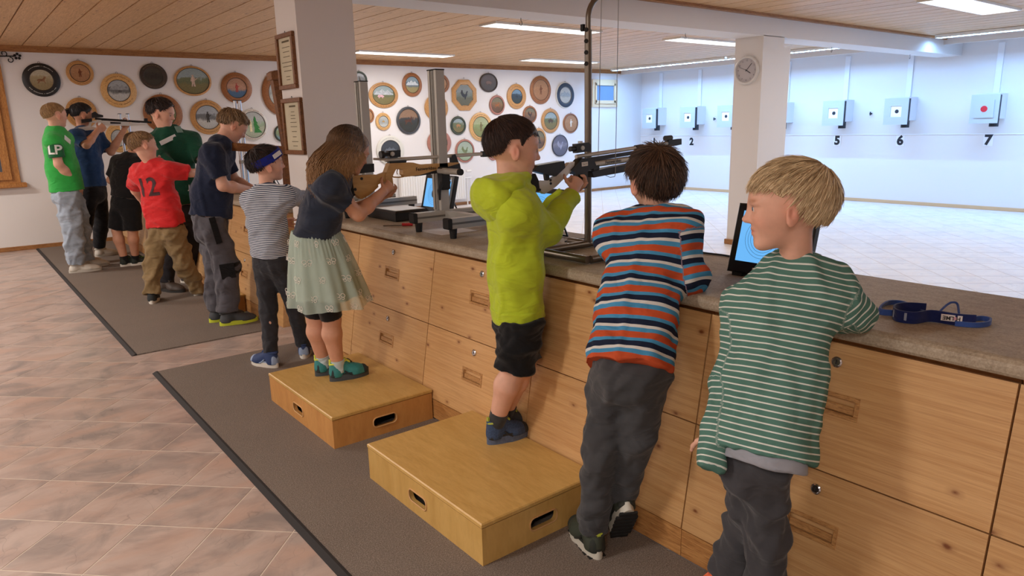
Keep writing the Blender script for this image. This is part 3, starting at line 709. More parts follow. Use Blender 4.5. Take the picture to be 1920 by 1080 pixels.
def make_body(name, J, root, skin, h=.005, feet=True):
    """one continuous skin mesh"""
    S = SDF(h); H = J['H']; s = J['s']
    w = unit(J['shL'] - J['shR'])
    S.add(ec(J['hip'], J['chest'], w, (.095 * s, .070 * s), (.105 * s, .075 * s)), .02)
    S.add(ec(J['chest'], J['neck'] - unit(J['neck'] - J['chest']) * .02, w, (.100 * s, .065 * s), (.045 * s, .042 * s)), .03)
    nk = H['c'] - H['f'] * .10 * H['s'] - H['u'] * .26 * H['s']
    S.add(ec(J['neck'] - A(0, 0, .03), nk, w, .044 * s * J.get('nk', 1), .038 * s * J.get('nk', 1)), .03)
    head_prims(S, H)
    for sd in 'LR':
        if J.get('sh' + sd) is None: continue
        a, b, c = J['sh' + sd], J['el' + sd], J['wr' + sd]
        S.add(ec(J['neck'] * .35 + J['chest'] * .65, a - A(0, 0, .018 * s), None, .040 * s * J.get('arm', 1.0), .032 * s * J.get('arm', 1.0)), .03)
        ar = s * J.get('arm', 1.0); S.add(ec(a - A(0, 0, .012 * s), b, None, .038 * ar, .032 * ar), .03); S.add(ec(b, b + (c - b) * .35, None, .033 * ar, .034 * ar), .02); S.add(ec(b + (c - b) * .35, c, None, .034 * ar, .0235 * ar), .02)
        hd = J['hd' + sd]; hand(S, c, hd['d'], hd['n'], hd['t'], hd.get('L', .145 * s), hd.get('curl', .4), hd.get('spread', .15), hd.get('thumb', .6))
        p, q, r = J['hp' + sd], J['kn' + sd], J['an' + sd]
        lg = s * J.get('leg', 1.0); S.add(ec(p, q, None, .066 * lg, .046 * lg), .04); mid = q + (r - q) * .3
        bk = -J.get('fwd', A(1, 0, 0)) * .010 * s
        S.add(ec(q, mid + bk, None, .044 * lg, .049 * lg), .02); S.add(ec(mid + bk, r, None, .049 * lg, .030 * lg), .02)
        if feet: S.add(ec(r - A(0, 0, .02 * s), r + unit(J['toe' + sd]) * .05 * s - A(0, 0, .055 * s), None, .024 * s, .018 * s), .015)
    V, F = S.mesh(1)
    # colour of the thing itself: lips, ears, cheeks, eyebrows
    q = (V - H['c']) / H['s']; lf, ll, lu = q @ H['f'], q @ H['l'], q @ H['u']; T = np.ones((len(V), 3), np.float32)
    def blob(cf, cl, cu, rf, rl, ru, col, am):
        nonlocal T
        g = np.exp(-(((lf - cf) / rf) ** 2 + ((np.abs(ll) - cl) / rl) ** 2 + ((lu - cu) / ru) ** 2))[:, None] * am; T = T * (1 - g) + np.array(col) * g
    blob(.37, 0, -.262, .08, .085, .045, (.88, .52, .50), .9)
    blob(.30, .17, -.13, .12, .10, .10, (1.0, .82, .80), .7)
    blob(.42, 0, -.13, .06, .07, .05, (1.0, .80, .78), .6)
    blob(-.02, .38, -.07, .11, .06, .15, (1.0, .72, .68), .8)
    bc = J.get('brow', (.45, .36, .28))
    g = np.exp(-(((lf - .36) / .08) ** 2 + ((np.abs(ll) - .15) / .085) ** 4 + ((lu - .085 + (np.abs(ll) - .15) ** 2 * 1.2) / .022) ** 2))[:, None] * .85; T = T * (1 - g) + np.array(bc) * g
    g = np.exp(-(((lf - .36) / .06) ** 2 + ((np.abs(ll) - .15) / .06) ** 4 + ((lu - .026) / .012) ** 2))[:, None] * .7; T = T * (1 - g) + np.array((.3, .2, .16)) * g
    o = mk('body', V, F, skin, root, True, attrs={'tint': T})
    # eyes
    for sg in (-1, 1):
        c = H['c'] + H['s'] * (H['f'] * .332 + H['l'] * sg * .148 + H['u'] * -.004)
        uvs = MB(); 
        e = MB().lathe([(1e-4, -.046), (.03, -.035), (.045, -.010), (.045, .010), (.03, .034), (1e-4, .046)], A(0, 0, 0), A(0, 0, 1), A(1, 0, 0), 14)
        Vv = c + (np.array(e.V) * H['s']) @ np.array([H['l'], H['u'], H['f']]) * 1.0
        eye = mk('eye', Vv, e.F, plain('eye_white', (214, 206, 200), .25), o, True)
        g = unit(J.get('gaze', H['f'])); p = c + g * .040 * H['s']
        ir = MB().lathe([(.024 * H['s'], -.006 * H['s']), (.022 * H['s'], .006 * H['s']), (.001, .008 * H['s'])], p, g, np.cross(g, H['u']), 14)
        mk('iris', ir.V, ir.F, plain('iris_' + J.get('iris', 'brown'), {'brown': (52, 34, 24), 'blue': (74, 96, 118)}[J.get('iris', 'brown')], .15), eye, True)
    return o
def strands(P, D, Cn, seg, r0, length, lift, droop, rs, project=None, tone=None, curl=0.0):
    """tapered three-sided hair clumps starting at P along D (unit), bent by droop, optionally kept on a shell"""
    n = len(P); pts = [P]; d = D.copy(); st = (length / seg)[:, None]
    for i in range(seg):
        q = pts[-1] + d * st
        if project is not None: q = project(q, lift * ((i + 1) / seg) ** 1.5)
        d2 = q - pts[-1]; d = d2 / (np.linalg.norm(d2, axis=1)[:, None] + 1e-9)
        d = d + droop + rs.randn(n, 3) * curl; d /= np.linalg.norm(d, axis=1)[:, None] + 1e-9
        pts.append(q)
    X = np.stack(pts, 1); t = np.gradient(X, axis=1); t /= np.linalg.norm(t, axis=2)[..., None] + 1e-9
    nn = Cn[:, None, :] - t * (t * Cn[:, None, :]).sum(2)[..., None]; nn /= np.linalg.norm(nn, axis=2)[..., None] + 1e-9; b = np.cross(t, nn)
    prof = np.interp(np.linspace(0, 1, seg + 1), [0, .25, .7, 1], [.65, 1, .8, .12]); r = r0[:, None] * prof[None]
    rings = [X + r[..., None] * (nn * math.cos(a) * .55 + b * math.sin(a)) for a in (math.pi / 2, math.pi * 7 / 6, math.pi * 11 / 6)]
    V = np.stack(rings, 2)                      # n, seg+1, 3, 3
    idx = np.arange(n * (seg + 1) * 3).reshape(n, seg + 1, 3); Q = []
    for k in range(3):
        k2 = (k + 1) % 3; Q.append(np.stack([idx[:, :-1, k], idx[:, :-1, k2], idx[:, 1:, k2], idx[:, 1:, k]], -1).reshape(-1, 4))
    tn = np.repeat((rs.rand(n) if tone is None else tone), (seg + 1) * 3)
    return V.reshape(-1, 3), np.concatenate(Q), tn
def make_hair(J, root, mat, line, thick=.055, n=900, length=.22, lift=.05, seed=1, h=.004, whorl=(-.32, .05, .46), r0=.011, front=None, extra=None, top=None, messy=.12, tonefn=None, volume=(1, 1, 1), name='hair', side=.45, trim=.30, fringe=.08):
    """cap on the skull above the hairline `line` [(forward, up), ...] plus combed strands"""
    H = J['H']; c, f, l, u, s = H['c'], H['f'], H['l'], H['u'], H['s']; M = np.array([f, l, u]); rs = np.random.RandomState(seed)
    cc = c + s * (f * -.07 + u * .10); R = A(.445, .355, .385) * A(*volume) + thick * A(1, side, 1)
    S = SDF(h); S.add(el(cc, (f, l, u), R * s), 0); S.add(el(c + s * (f * .10 + u * .06), (f, l, u), (A(.29, .30, .30) + thick * A(1, max(side, .6), 1)) * s), .10 * s)
    if top is not None:
        for p, r in top: S.add(el(c + s * (f * p[0] + l * p[1] + u * p[2]), (f, l, u), np.array(r) * s), .08 * s)
    xs_, us_ = zip(*sorted(line))
    def below(P):
        q = (P - c) / s; lf, ll, lu = q @ f, q @ l, q @ u
        return (np.interp(lf, xs_, us_) - lu) * s * .75
    S.ops.append((below, .06 * s, 2))
    V, F = S.mesh(2)
    qq = (V - c) / s; eg = np.clip((np.interp(qq @ f, xs_, us_) + .05 - qq @ u) / .07, 0, 1); V = V - vnormals(V, F) * (eg * (.02 + thick) * s)[:, None]
    # strand-like grooves on the cap
    q = (V - c) @ M.T / s; ang = np.arctan2(q[:, 1] - whorl[1], q[:, 0] - whorl[0]); N = vnormals(V, F)
    gr = np.sin(ang * 23 + 3 * np.sin(q[:, 2] * 9 + seed)) * .5 + np.sin(ang * 47 + q[:, 2] * 12) * .3
    V = V + N * (gr * .006 * s * (1 - eg))[:, None]; tone = np.clip(.35 + .25 * gr + .1 * rs.randn(len(V)), 0, 1)
    Vs, Fs, Ts = [V], [F], [tone]
    if n:
        k = rs.choice(np.flatnonzero(eg < .45), n); P = V[k] - N[k] * .003; q = (P - c) @ M.T / s
        D = q - np.array(whorl); nq = (N[k] @ M.T); D = D - nq * (D * nq).sum(1)[:, None]; D /= np.linalg.norm(D, axis=1)[:, None] + 1e-6
        if front is not None:
            wgt = np.clip((.25 - np.abs(q[:, 1])) / .1, 0, 1)[:, None] * np.clip((q[:, 0] + .15) * 2.2, 0, 1)[:, None] * np.clip((q[:, 2] - .05) * 4, 0, 1)[:, None]; D = D * (1 - wgt) + np.array(front) * wgt
            D = D - nq * (D * nq).sum(1)[:, None]; D /= np.linalg.norm(D, axis=1)[:, None] + 1e-6
        D = D + rs.randn(n, 3) * messy; D = D @ M; D /= np.linalg.norm(D, axis=1)[:, None]
        def proj(X, lf):
            y = (X - cc) @ M.T / (R * s); rr = np.linalg.norm(y, axis=1); tgt = np.maximum(np.minimum(rr, 1.0 + lf * rl), 1.0 + .02)
            return cc + (y / rr[:, None] * tgt[:, None] * (R * s)) @ M
        rl = .4 + 1.2 * rs.rand(n)
        clear = q[:, 2] - np.interp(q[:, 0], xs_, us_); ln = length * s * (.6 + .7 * rs.rand(n)) * np.clip(clear / trim, .22, 1); ln = np.where((q[:, 0] > .02) & (np.abs(q[:, 1]) > .2) & (q[:, 2] < .22), ln * .3, ln); ln = np.where((q[:, 0] > .18) & (np.abs(q[:, 1]) < .26), np.maximum(ln, fringe * s), ln)
        tn = rs.rand(n) if tonefn is None else tonefn(q, rs)
        v2, f2, t2 = strands(P, D, N[k], 6, r0 * s * (.6 + .8 * rs.rand(n)), ln, lift, A(0, 0, -.02), rs, proj if not top else None, tn)
        Fs.append(f2 + sum(len(x) for x in Vs)); Vs.append(v2); Ts.append(t2)
    for e in (extra or []):
        v2, f2, t2 = e; Fs.append(f2 + sum(len(x) for x in Vs)); Vs.append(v2); Ts.append(t2)
    return mk(name, np.concatenate(Vs), np.concatenate(Fs), mat, root, True, attrs={'tone': np.concatenate(Ts)})
HAIRLINE = [(-.6, -.22), (-.36, -.20), (-.20, -.12), (-.13, .08), (.02, .12), (.06, .02), (.12, .02), (.15, .12), (.24, .19), (.33, .26), (.5, .28)]

def garment(name, S, mat, root, wr=.004, freq=34, seed=3, smooth=1, axis=None, extra=None):
    V, F = S.mesh(smooth); ax, _ = S.axial(V); ax = np.maximum(ax, -.002) + .004
    if wr: V = wrinkle(V, F, wr, freq, seed, axis)
    return mk(name, V, F, mat, root, True, attrs={'ax': ax})
def shirt(J, mat, root, name='shirt', hem=-.05, wid=(.150, .165, .150), dep=(.105, .105, .095), sleeve=.55, sr=(.054, .052, .042), h=.006, wr=.004, freq=30, seed=3, collar=.012, hemflare=1.0, long_end=None, yoke=.048, k=.03, neckr=.055, hemdir=None, cuff=None, ks=.06):
    """hem: metres below(-)/above(+) the hip along the spine; sleeve: fraction of the upper arm, or >1 for into the forearm"""
    S = SDF(h); s = J['s']; hip, chest, neck = J['hip'], J['chest'], J['neck']; sp = unit(chest - hip)
    wl = unit(J['shL'] - J['shR']); wh = unit(J.get('hpL', J['shL']) - J.get('hpR', J['shR']))
    wm = unit(wl + wh)
    p0 = hip + (sp if hemdir is None else unit(hemdir)) * hem; p1 = hip * .55 + chest * .45; p2 = chest
    sc = lambda i: (wid[i] * s, dep[i] * s)
    l0 = np.linalg.norm(p1 - p0); l1 = np.linalg.norm(p2 - p1); n0 = len(S.ops)
    S.add(ec(p0, p1, wm, (sc(0)[0] * hemflare, sc(0)[1] * hemflare), sc(1), flat0=True, ax0=0, p=2.3), .0)
    S.add(ec(p1, p2, wl, sc(1), sc(2), ax0=l0, p=2.7), k)
    S.add(ec(p2, neck - unit(neck - p2) * .035 * s, wl, sc(2), (.088 * s, .062 * s), ax0=l0 + l1, p=2.5), k)
    if collar: S.add(ec(neck - A(0, 0, .03), neck + (J['H']['c'] - neck) * .10 + A(0, 0, collar), wl, neckr * s * 1.15, neckr * s, flat1=True, ax0=l0 + l1 + .1), .02)
    for sd in 'LR':
        a = J['sh' + sd] - A(0, 0, .012 * s)
        S.add(ec(neck * .40 + chest * .60, a, None, yoke * s, yoke * s * .92), .07); S.add(ec(neck * .66 + chest * .34 - A(0, 0, .02 * s), a - A(0, 0, .006), None, .040 * s, .040 * s), .09)
    for q in S.ops: q[0].ax = lambda P: (P - p0) @ sp
    nt = len(S.ops)
    for sd in 'LR':
        a, b, c = J['sh' + sd], J['el' + sd], J['wr' + sd]
        a = a - A(0, 0, .012 * s)
        if sleeve <= 1:
            S.add(ec(a, a + (b - a) * sleeve, None, sr[0] * s, sr[1] * s, flat1=True, ax0=0), ks)
        else:
            S.add(ec(a, b, None, sr[0] * s, sr[1] * s, ax0=0), ks); lu_ = np.linalg.norm(b - a)
            S.add(ec(b, b + (c - b) * (sleeve - 1), None, sr[1] * s, sr[2] * s, flat1=True, ax0=lu_), .02)
    for q in S.ops[nt:]: q[0].limb = True
    return garment(name, S, mat, root, wr, freq, seed), S
def pants(J, mat, root, name='trousers', waist=-.01, pr=(.125, .095), tr=.080, kr=.062, ar=.050, end=1.0, h=.006, wr=.006, freq=40, seed=5, flare=1.0, shorts=None):
    """end: 1 = to the ankle; shorts = fraction of the thigh"""
    S = SDF(h); s = J['s']; hip = J['hip']; wh = unit(J['hpL'] - J['hpR']); sp = unit(J['chest'] - hip)
    S.add(ec(hip + sp * waist, hip - sp * .09 * s, wh, (pr[0] * s * .94, pr[1] * s * .92), (pr[0] * s, pr[1] * s), flat0=True), 0)
    for sd in 'LR':
        p, q, r = J['hp' + sd], J['kn' + sd], J['an' + sd]; ss = 1.0
        if shorts is not None:
            e = p + (q - p) * min(shorts, 1.0) + ((r - q) * max(shorts - 1, 0))
            S.add(ec(p, e, None, tr * s, kr * s, flat1=True), .03)
        else:
            S.add(ec(p, q, None, tr * s, kr * s), .03); S.add(ec(q, q + (r - q) * end, None, kr * s, ar * s, flat1=True), .02)
    S.cut(hip + sp * waist, sp)
    return garment(name, S, mat, root, wr, freq, seed), S
def shoe(J, sd, root, m_up, m_sole, L=.22, ground=.0095, pitch=0.0, h=.004, m_lace=None, sole_h=.030, m_sock=None, sock=.07, tread=False, wid=.40, m_trim=None, tab=None):
    """pitch: heel lift in radians about the toe"""
    an = J['an' + sd]; t = unit(J['toe' + sd] * A(1, 1, 0)); r = np.cross(A(0, 0, 1), t) * -1; up = A(0, 0, 1)
    if pitch: t, up = unit(t * math.cos(pitch) - A(0, 0, 1) * math.sin(pitch)), unit(A(0, 0, 1) * math.cos(pitch) + t * math.sin(pitch))
    o = A(an[0], an[1], ground) - t * L * .23 if not pitch else an - up * (.075) - t * L * .23
    W = L * wid / 2
    B = lambda a, b, c: o + t * a * L + r * b * W + up * c
    S = SDF(h); ax = (t, r, up); zs = sole_h * .7
    S.add(el(B(.17, 0, zs + .014), ax, (L * .165, W * .80, .056)), 0); S.add(el(B(.66, 0, zs + .002), ax, (L * .32, W * .98, .046)), .02)
    S.add(ec(B(.30, 0, zs + .054), B(.64, 0, zs + .020), r, (W * .62, .034), (W * .84, .024)), .025)
    S.add(ec(B(.20, 0, zs + .02), B(.225, 0, zs + .076), r, (W * .70, .038), (W * .62, .044), flat1=True), .015)
    S.cut(B(0, 0, zs), -up)
    V, F = S.mesh(1); sh = mk('shoe', V, F, m_up, root, True)
    out = []
    for i in range(28):
        a = 2 * math.pi * i / 28; cx = math.cos(a); wv = (.92 if cx > 0 else .80) + .12 * max(0, cx) * (1 - cx)
        out.append(((.5 + .515 * cx) * L, math.sin(a) * W * 1.04 * wv))
    sb = MB().prism(out, o, t, r if np.cross(t, r) @ up > 0 else r, sole_h)
    if np.cross(t, r) @ up < 0:
        sb = MB().prism([(a, -b) for a, b in out], o, t, -r, sole_h)
    s2 = sb.build('sole', m_sole, sh, True)
    if m_trim is not None:
        k2 = [(a * 1.0 + (.0 if a > .5 * L else -.001), b * 1.0) for a, b in out]; sg_ = 1 if np.cross(t, r) @ up > 0 else -1
        MB().prism([(a, b * sg_ * .985) for a, b in out], o + up * (sole_h - .001), t, r * sg_, .010).build('foxing', m_trim, sh, True)
        Sx = SDF(h); Sx.add(el(B(.86, 0, zs + .004), ax, (L * .135, W * .80, .036)), 0); Sx.cut(B(0, 0, zs), -up); V3, F3 = Sx.mesh(1); mk('toe_cap', V3, F3, m_trim, sh, True)
        Sx = SDF(h); Sx.add(el(B(.10, 0, zs + .014), ax, (L * .105, W * .72, .062)), 0); Sx.cut(B(0, 0, zs), -up); V3, F3 = Sx.mesh(1); mk('heel_counter', V3, F3, m_trim, sh, True)
        for sg in (-1, 1): MB().tube([B(.34, sg * .78, zs + .030), B(.44, sg * .86, zs + .012), B(.52, sg * .93, zs + .004)], .004, 6).build('side_stripe', m_trim, sh)
    ring = [B(.228 + .205 * math.cos(a),   .64 * math.sin(a), zs + .076 + .006 * math.cos(a)) for a in np.linspace(0, 2 * math.pi, 21)]
    MB().tube(ring, .006, 6, False).build('collar', tab if tab is not None else m_up, sh, True)
    MB().obox(B(.43, 0, zs + .080), unit(t * .8 - up * .6), r, np.cross(unit(t * .8 - up * .6), r), .022, W * .34, .006, .003).build('tongue', tab if tab is not None else m_up, sh)
    if tab is not None: MB().obox(B(.03, 0, zs + .078), r, up, t, W * .16, .016, .004).build('heel_tab', tab, sh)
    if tread:
        tb = MB(); td = plain('tread_black', (28, 28, 28), .8)
        for i in range(7): tb.obox(B(.10 + .13 * i, 0, -.002), t, r, up, L * .045, W * (.70 if i in (0, 6) else .85), .004)
        tb.build('tread', td, sh)
    if m_lace is not None:
        lb = MB()
        for i in range(4):
            a = .40 + .075 * i; zt = zs + .086 - .0115 * i
            lb.tube([B(a, -.48, zt - .018), B(a + .01, 0, zt + .003), B(a, .48, zt - .018)], .004, 6)
        lb.build('laces', m_lace, sh)
    if m_sock is not None:
        k = J['kn' + sd]; d = unit(k - an); MB().tube([an - d * .03, an + d * .01, an + d * sock], [.036 * J['s'], .036 * J['s'], .0385 * J['s']], 18).build('sock', m_sock, root, True)
    return sh
def head_frame(px, py, plane, azd, tilt=0.0, roll=0.0, s=.215, **kw):
    """head centre seen at a pixel; facing azimuth, nose-down tilt, roll to the person's left (degrees)"""
    c = at(px, py, **plane); f = az(azd); l = np.cross(A(0, 0, 1), f); u = A(0, 0, 1); a = math.radians(tilt)
    f, u = f * math.cos(a) - u * math.sin(a), u * math.cos(a) + f * math.sin(a)
    b = math.radians(roll); l, u = l * math.cos(b) - u * math.sin(b), u * math.cos(b) + l * math.sin(b)
    return dict(c=c, f=unit(f), l=unit(l), u=unit(u), s=s)
def print_on(target, txt, size, c, u, v, mat, name='shirt_print', bold=0.0, lift=.0025):
    """flat print wrapped onto a garment"""
    from mathutils.bvhtree import BVHTree
    V, F = text_mesh(txt, size, bold); bm = bmesh.new(); vs_ = [bm.verts.new(tuple(q)) for q in V]
    for f in F:
        try: bm.faces.new([vs_[i] for i in f])
        except ValueError: pass
    bmesh.ops.triangulate(bm, faces=bm.faces)
    for _ in range(3):
        es = [e for e in bm.edges if e.calc_length() > .014]
        if not es: break
        bmesh.ops.subdivide_edges(bm, edges=es, cuts=1); bmesh.ops.triangulate(bm, faces=bm.faces)
    off = root_loc(target); me = target.data; tree = BVHTree.FromPolygons([Vector(x.co) + Vector(off) for x in me.vertices], [tuple(p_.vertices) for p_ in me.polygons])
    u = unit(u); v = np.asarray(v, float); v = unit(v - u * (u @ v)); n = np.cross(u, v); W = []
    for x in bm.verts:
        q = np.asarray(c, float) + u * x.co[0] + v * x.co[1]; h = tree.ray_cast(Vector(q + n * .25), Vector(-n), .6)
        W.append((np.array(h[0]) if h[0] is not None else q) + n * lift)
    bm.verts.index_update(); F2 = [tuple(x.index for x in f.verts) for f in bm.faces]; bm.free()
    return mk(name, W, F2, mat, target)
def hit(target, px, py):
    from mathutils.bvhtree import BVHTree
    off = root_loc(target); me = target.data; tree = BVHTree.FromPolygons([Vector(x.co) + Vector(off) for x in me.vertices], [tuple(p_.vertices) for p_ in me.polygons])
    h = tree.ray_cast(Vector((0, 0, CAM_H)), Vector(unit(ray(px, py))), 30)
    return (np.array(h[0]), np.array(h[1])) if h[0] is not None else (None, None)
def sticker(target, px, py, w, hgt, mat, name, ang=0.0):
    q, n = hit(target, px, py)
    if q is None: return None
    n = n if n @ ray(px, py) < 0 else -n; r = np.cross(A(0, 0, 1), n); r = unit(r); v = np.cross(n, r); a = math.radians(ang); u = r * math.cos(a) + v * math.sin(a); v = np.cross(n, u)
    return MB().obox(q + n * .003, u, v, n, w / 2, hgt / 2, .003, .001).build(name, mat, target)
def person(label, foot, J):
    t = thing('person', label, 'person', (foot[0], foot[1], foot[2] if len(foot) > 2 else 0)); return t
# joints read off the photograph: pixel + the plane (across the firing line) each joint lies in
def jd(**k): return {n: at(v[0], v[1], **{v[2]: v[3]}) for n, v in k.items()}
SPEC = {}
SPEC['front'] = jd(hip=(1436, 815, 'Y', .92), chest=(1475, 590, 'Y', .95), neck=(1492, 492, 'Y', .955), head=(1475, 386, 'Y', .955),
    shL=(1402, 570, 'Y', 1.05), elL=(1362, 712, 'Y', 1.05), wrL=(1342, 812, 'Y', 1.02), shR=(1560, 540, 'Y', .87), elR=(1600, 588, 'Z', .940), wrR=(1500, 575, 'Z', .925),
    hpL=(1402, 835, 'Y', .96), knL=(1408, 990, 'Y', .985), anL=(1358, 1085, 'Y', 1.03), hpR=(1452, 838, 'Y', .88), knR=(1440, 1020, 'Y', .87), anR=(1432, 1205, 'Y', .88))
SPEC['stripe'] = jd(hip=(1182, 660, 'Y', 1.45), chest=(1210, 475, 'Y', 1.55), neck=(1218, 405, 'Y', 1.60), head=(1226, 337, 'Y', 1.63),
    shL=(1152, 430, 'Y', 1.68), elL=(1212, 492, 'Z', .945), wrL=(1262, 492, 'Z', .925), shR=(1272, 422, 'Y', 1.47), elR=(1297, 518, 'Z', .935), wrR=(1275, 492, 'Z', .925),
    hpL=(1145, 675, 'Y', 1.50), knL=(1128, 825, 'Y', 1.50), anL=(1112, 990, 'Y', 1.53), hpR=(1212, 675, 'Y', 1.40), knR=(1192, 830, 'Y', 1.42), anR=(1165, 930, 'Y', 1.50))
SPEC['lime'] = jd(hip=(970, 575, 'Y', 2.10), chest=(962, 410, 'Y', 2.10), neck=(955, 338, 'Y', 2.10), head=(964, 277, 'Y', 2.10),
    shR=(972, 390, 'Y', 2.00), elR=(1025, 430, 'Y', 2.02), wrR=(1075, 362, 'Y', 2.09), shL=(940, 362, 'Y', 2.23), elL=(1010, 425, 'Y', 2.25), wrL=(1066, 360, 'Y', 2.19),
    hpR=(962, 590, 'Y', 2.04), knR=(964, 690, 'Y', 2.08), anR=(931, 791, 'Z', .250), hpL=(980, 585, 'Y', 2.16), knL=(982, 682, 'Y', 2.09), anL=(946, 776, 'Z', .250))
SPEC['girl'] = jd(hip=(592, 452, 'Y', 3.30), chest=(610, 362, 'Y', 3.27), neck=(632, 308, 'Y', 3.25), head=(657, 283, 'Y', 3.24),
    shR=(618, 345, 'Y', 3.12), elR=(672, 402, 'Y', 3.14), wrR=(718, 360, 'Y', 3.20), shL=(630, 338, 'Y', 3.38), elL=(665, 398, 'Y', 3.40), wrL=(712, 372, 'Y', 3.32),
    hpR=(595, 472, 'Y', 3.24), knR=(622, 598, 'Y', 3.28), anR=(634, 686, 'Y', 3.29), hpL=(590, 470, 'Y', 3.37), knL=(592, 596, 'Y', 3.40), anL=(606, 678, 'Y', 3.42))
SPEC['band'] = jd(hip=(508, 470, 'Y', 4.25), chest=(500, 395, 'Y', 4.24), neck=(500, 352, 'Y', 4.24), head=(501, 307, 'Y', 4.24),
    shL=(472, 372, 'Y', 4.36), elL=(480, 425, 'Y', 4.5), wrL=(520, 420, 'Y', 4.5), shR=(532, 366, 'Y', 4.13), elR=(570, 372, 'Y', 4.20), wrR=(620, 375, 'Y', 4.30),
    hpL=(495, 492, 'Y', 4.32), knL=(503, 578, 'Y', 4.30), anL=(508, 667, 'Y', 4.19), hpR=(525, 492, 'Y', 4.18), knR=(552, 575, 'Y', 4.25), anR=(570, 652, 'Y', 4.24))
SPEC['navy'] = jd(hip=(395, 398, 'Y', 5.45), chest=(400, 312, 'Y', 5.45), neck=(415, 262, 'Y', 5.44), head=(438, 236, 'Y', 5.44),
    shR=(398, 285, 'Y', 5.30), elR=(418, 348, 'Y', 5.28), wrR=(465, 356, 'Y', 5.40), shL=(415, 280, 'Y', 5.60), elL=(440, 340, 'Y', 5.62), wrL=(470, 352, 'Y', 5.52),
    hpR=(398, 418, 'Y', 5.37), knR=(425, 500, 'Y', 5.38), anR=(427, 585, 'Y', 5.38), hpL=(395, 416, 'Y', 5.54), knL=(405, 498, 'Y', 5.54), anL=(407, 584, 'Y', 5.54))
SPEC['red'] = jd(hip=(312, 418, 'Y', 6.55), chest=(292, 338, 'Y', 6.55), neck=(284, 302, 'Y', 6.55), head=(270, 273, 'Y', 6.54),
    shL=(258, 322, 'Y', 6.68), elL=(250, 350, 'Y', 6.85), wrL=(262, 372, 'Y', 6.95), shR=(318, 316, 'Y', 6.42), elR=(356, 324, 'Y', 6.40), wrR=(392, 326, 'Y', 6.48),
    hpL=(298, 435, 'Y', 6.62), knL=(287, 495, 'Y', 6.62), anL=(285, 555, 'Y', 6.56), hpR=(328, 432, 'Y', 6.48), knR=(345, 492, 'Y', 6.52), anR=(370, 545, 'Y', 6.62))
SPEC['man'] = jd(hip=(340, 378, 'Y', 7.05), chest=(325, 280, 'Y', 7.03), neck=(312, 240, 'Y', 7.02), head=(304, 211, 'Y', 6.98),
    shR=(280, 268, 'Y', 7.02), elR=(322, 318, 'Y', 6.80), wrR=(296, 302, 'Y', 6.66), shL=(358, 258, 'Y', 7.00), elL=(380, 300, 'Y', 6.85), wrL=(400, 280, 'Y', 6.65),
    hpR=(325, 395, 'Y', 7.05), knR=(318, 465, 'Y', 7.02), anR=(310, 532, 'Y', 7.00), hpL=(356, 395, 'Y', 7.10), knL=(362, 462, 'Y', 7.12), anL=(352, 522, 'Y', 7.25))
SPEC['lp'] = jd(hip=(125, 352, 'Y', 8.70), chest=(108, 268, 'Y', 8.70), neck=(104, 240, 'Y', 8.68), head=(104, 216, 'Y', 8.66),
    shR=(100, 262, 'Y', 8.52), elR=(110, 308, 'Y', 8.50), wrR=(140, 340, 'Y', 8.60), shL=(122, 258, 'Y', 8.88), elL=(130, 305, 'Y', 8.92), wrL=(145, 340, 'Y', 8.86),
    hpR=(120, 368, 'Y', 8.62), knR=(138, 430, 'Y', 8.62), anR=(142, 496, 'Y', 8.66), hpL=(130, 366, 'Y', 8.78), knL=(150, 428, 'Y', 8.80), anL=(160, 487, 'Y', 8.90))
SPEC['blue'] = jd(hip=(172, 345, 'Y', 9.25), chest=(160, 272, 'Y', 9.25), neck=(155, 240, 'Y', 9.24), head=(155, 214, 'Y', 9.22),
    shR=(142, 252, 'Y', 9.08), elR=(162, 272, 'Y', 8.98), wrR=(183, 245, 'Y', 9.10), shL=(180, 252, 'Y', 9.42), elL=(208, 285, 'Y', 9.30), wrL=(232, 245, 'Y', 9.20),
    hpR=(163, 360, 'Y', 9.16), knR=(158, 420, 'Y', 9.14), anR=(152, 474, 'Y', 9.12), hpL=(184, 358, 'Y', 9.36), knL=(190, 415, 'Y', 9.50), anL=(186, 463, 'Y', 9.62))
SPEC['black'] = jd(hip=(236, 365, 'Y', 8.62), chest=(240, 312, 'Y', 8.62), neck=(247, 290, 'Y', 8.62), head=(252, 268, 'Y', 8.60),
    shL=(222, 302, 'Y', 8.76), elL=(207, 338, 'Y', 8.80), wrL=(225, 352, 'Y', 8.95), shR=(262, 304, 'Y', 8.48), elR=(268, 340, 'Y', 8.45), wrR=(262, 362, 'Y', 8.60),
    hpL=(226, 375, 'Y', 8.68), knL=(219, 432, 'Y', 8.68), anL=(234, 488, 'Y', 8.68), hpR=(248, 376, 'Y', 8.55), knR=(249, 432, 'Y', 8.56), anR=(254, 485, 'Y', 8.66))
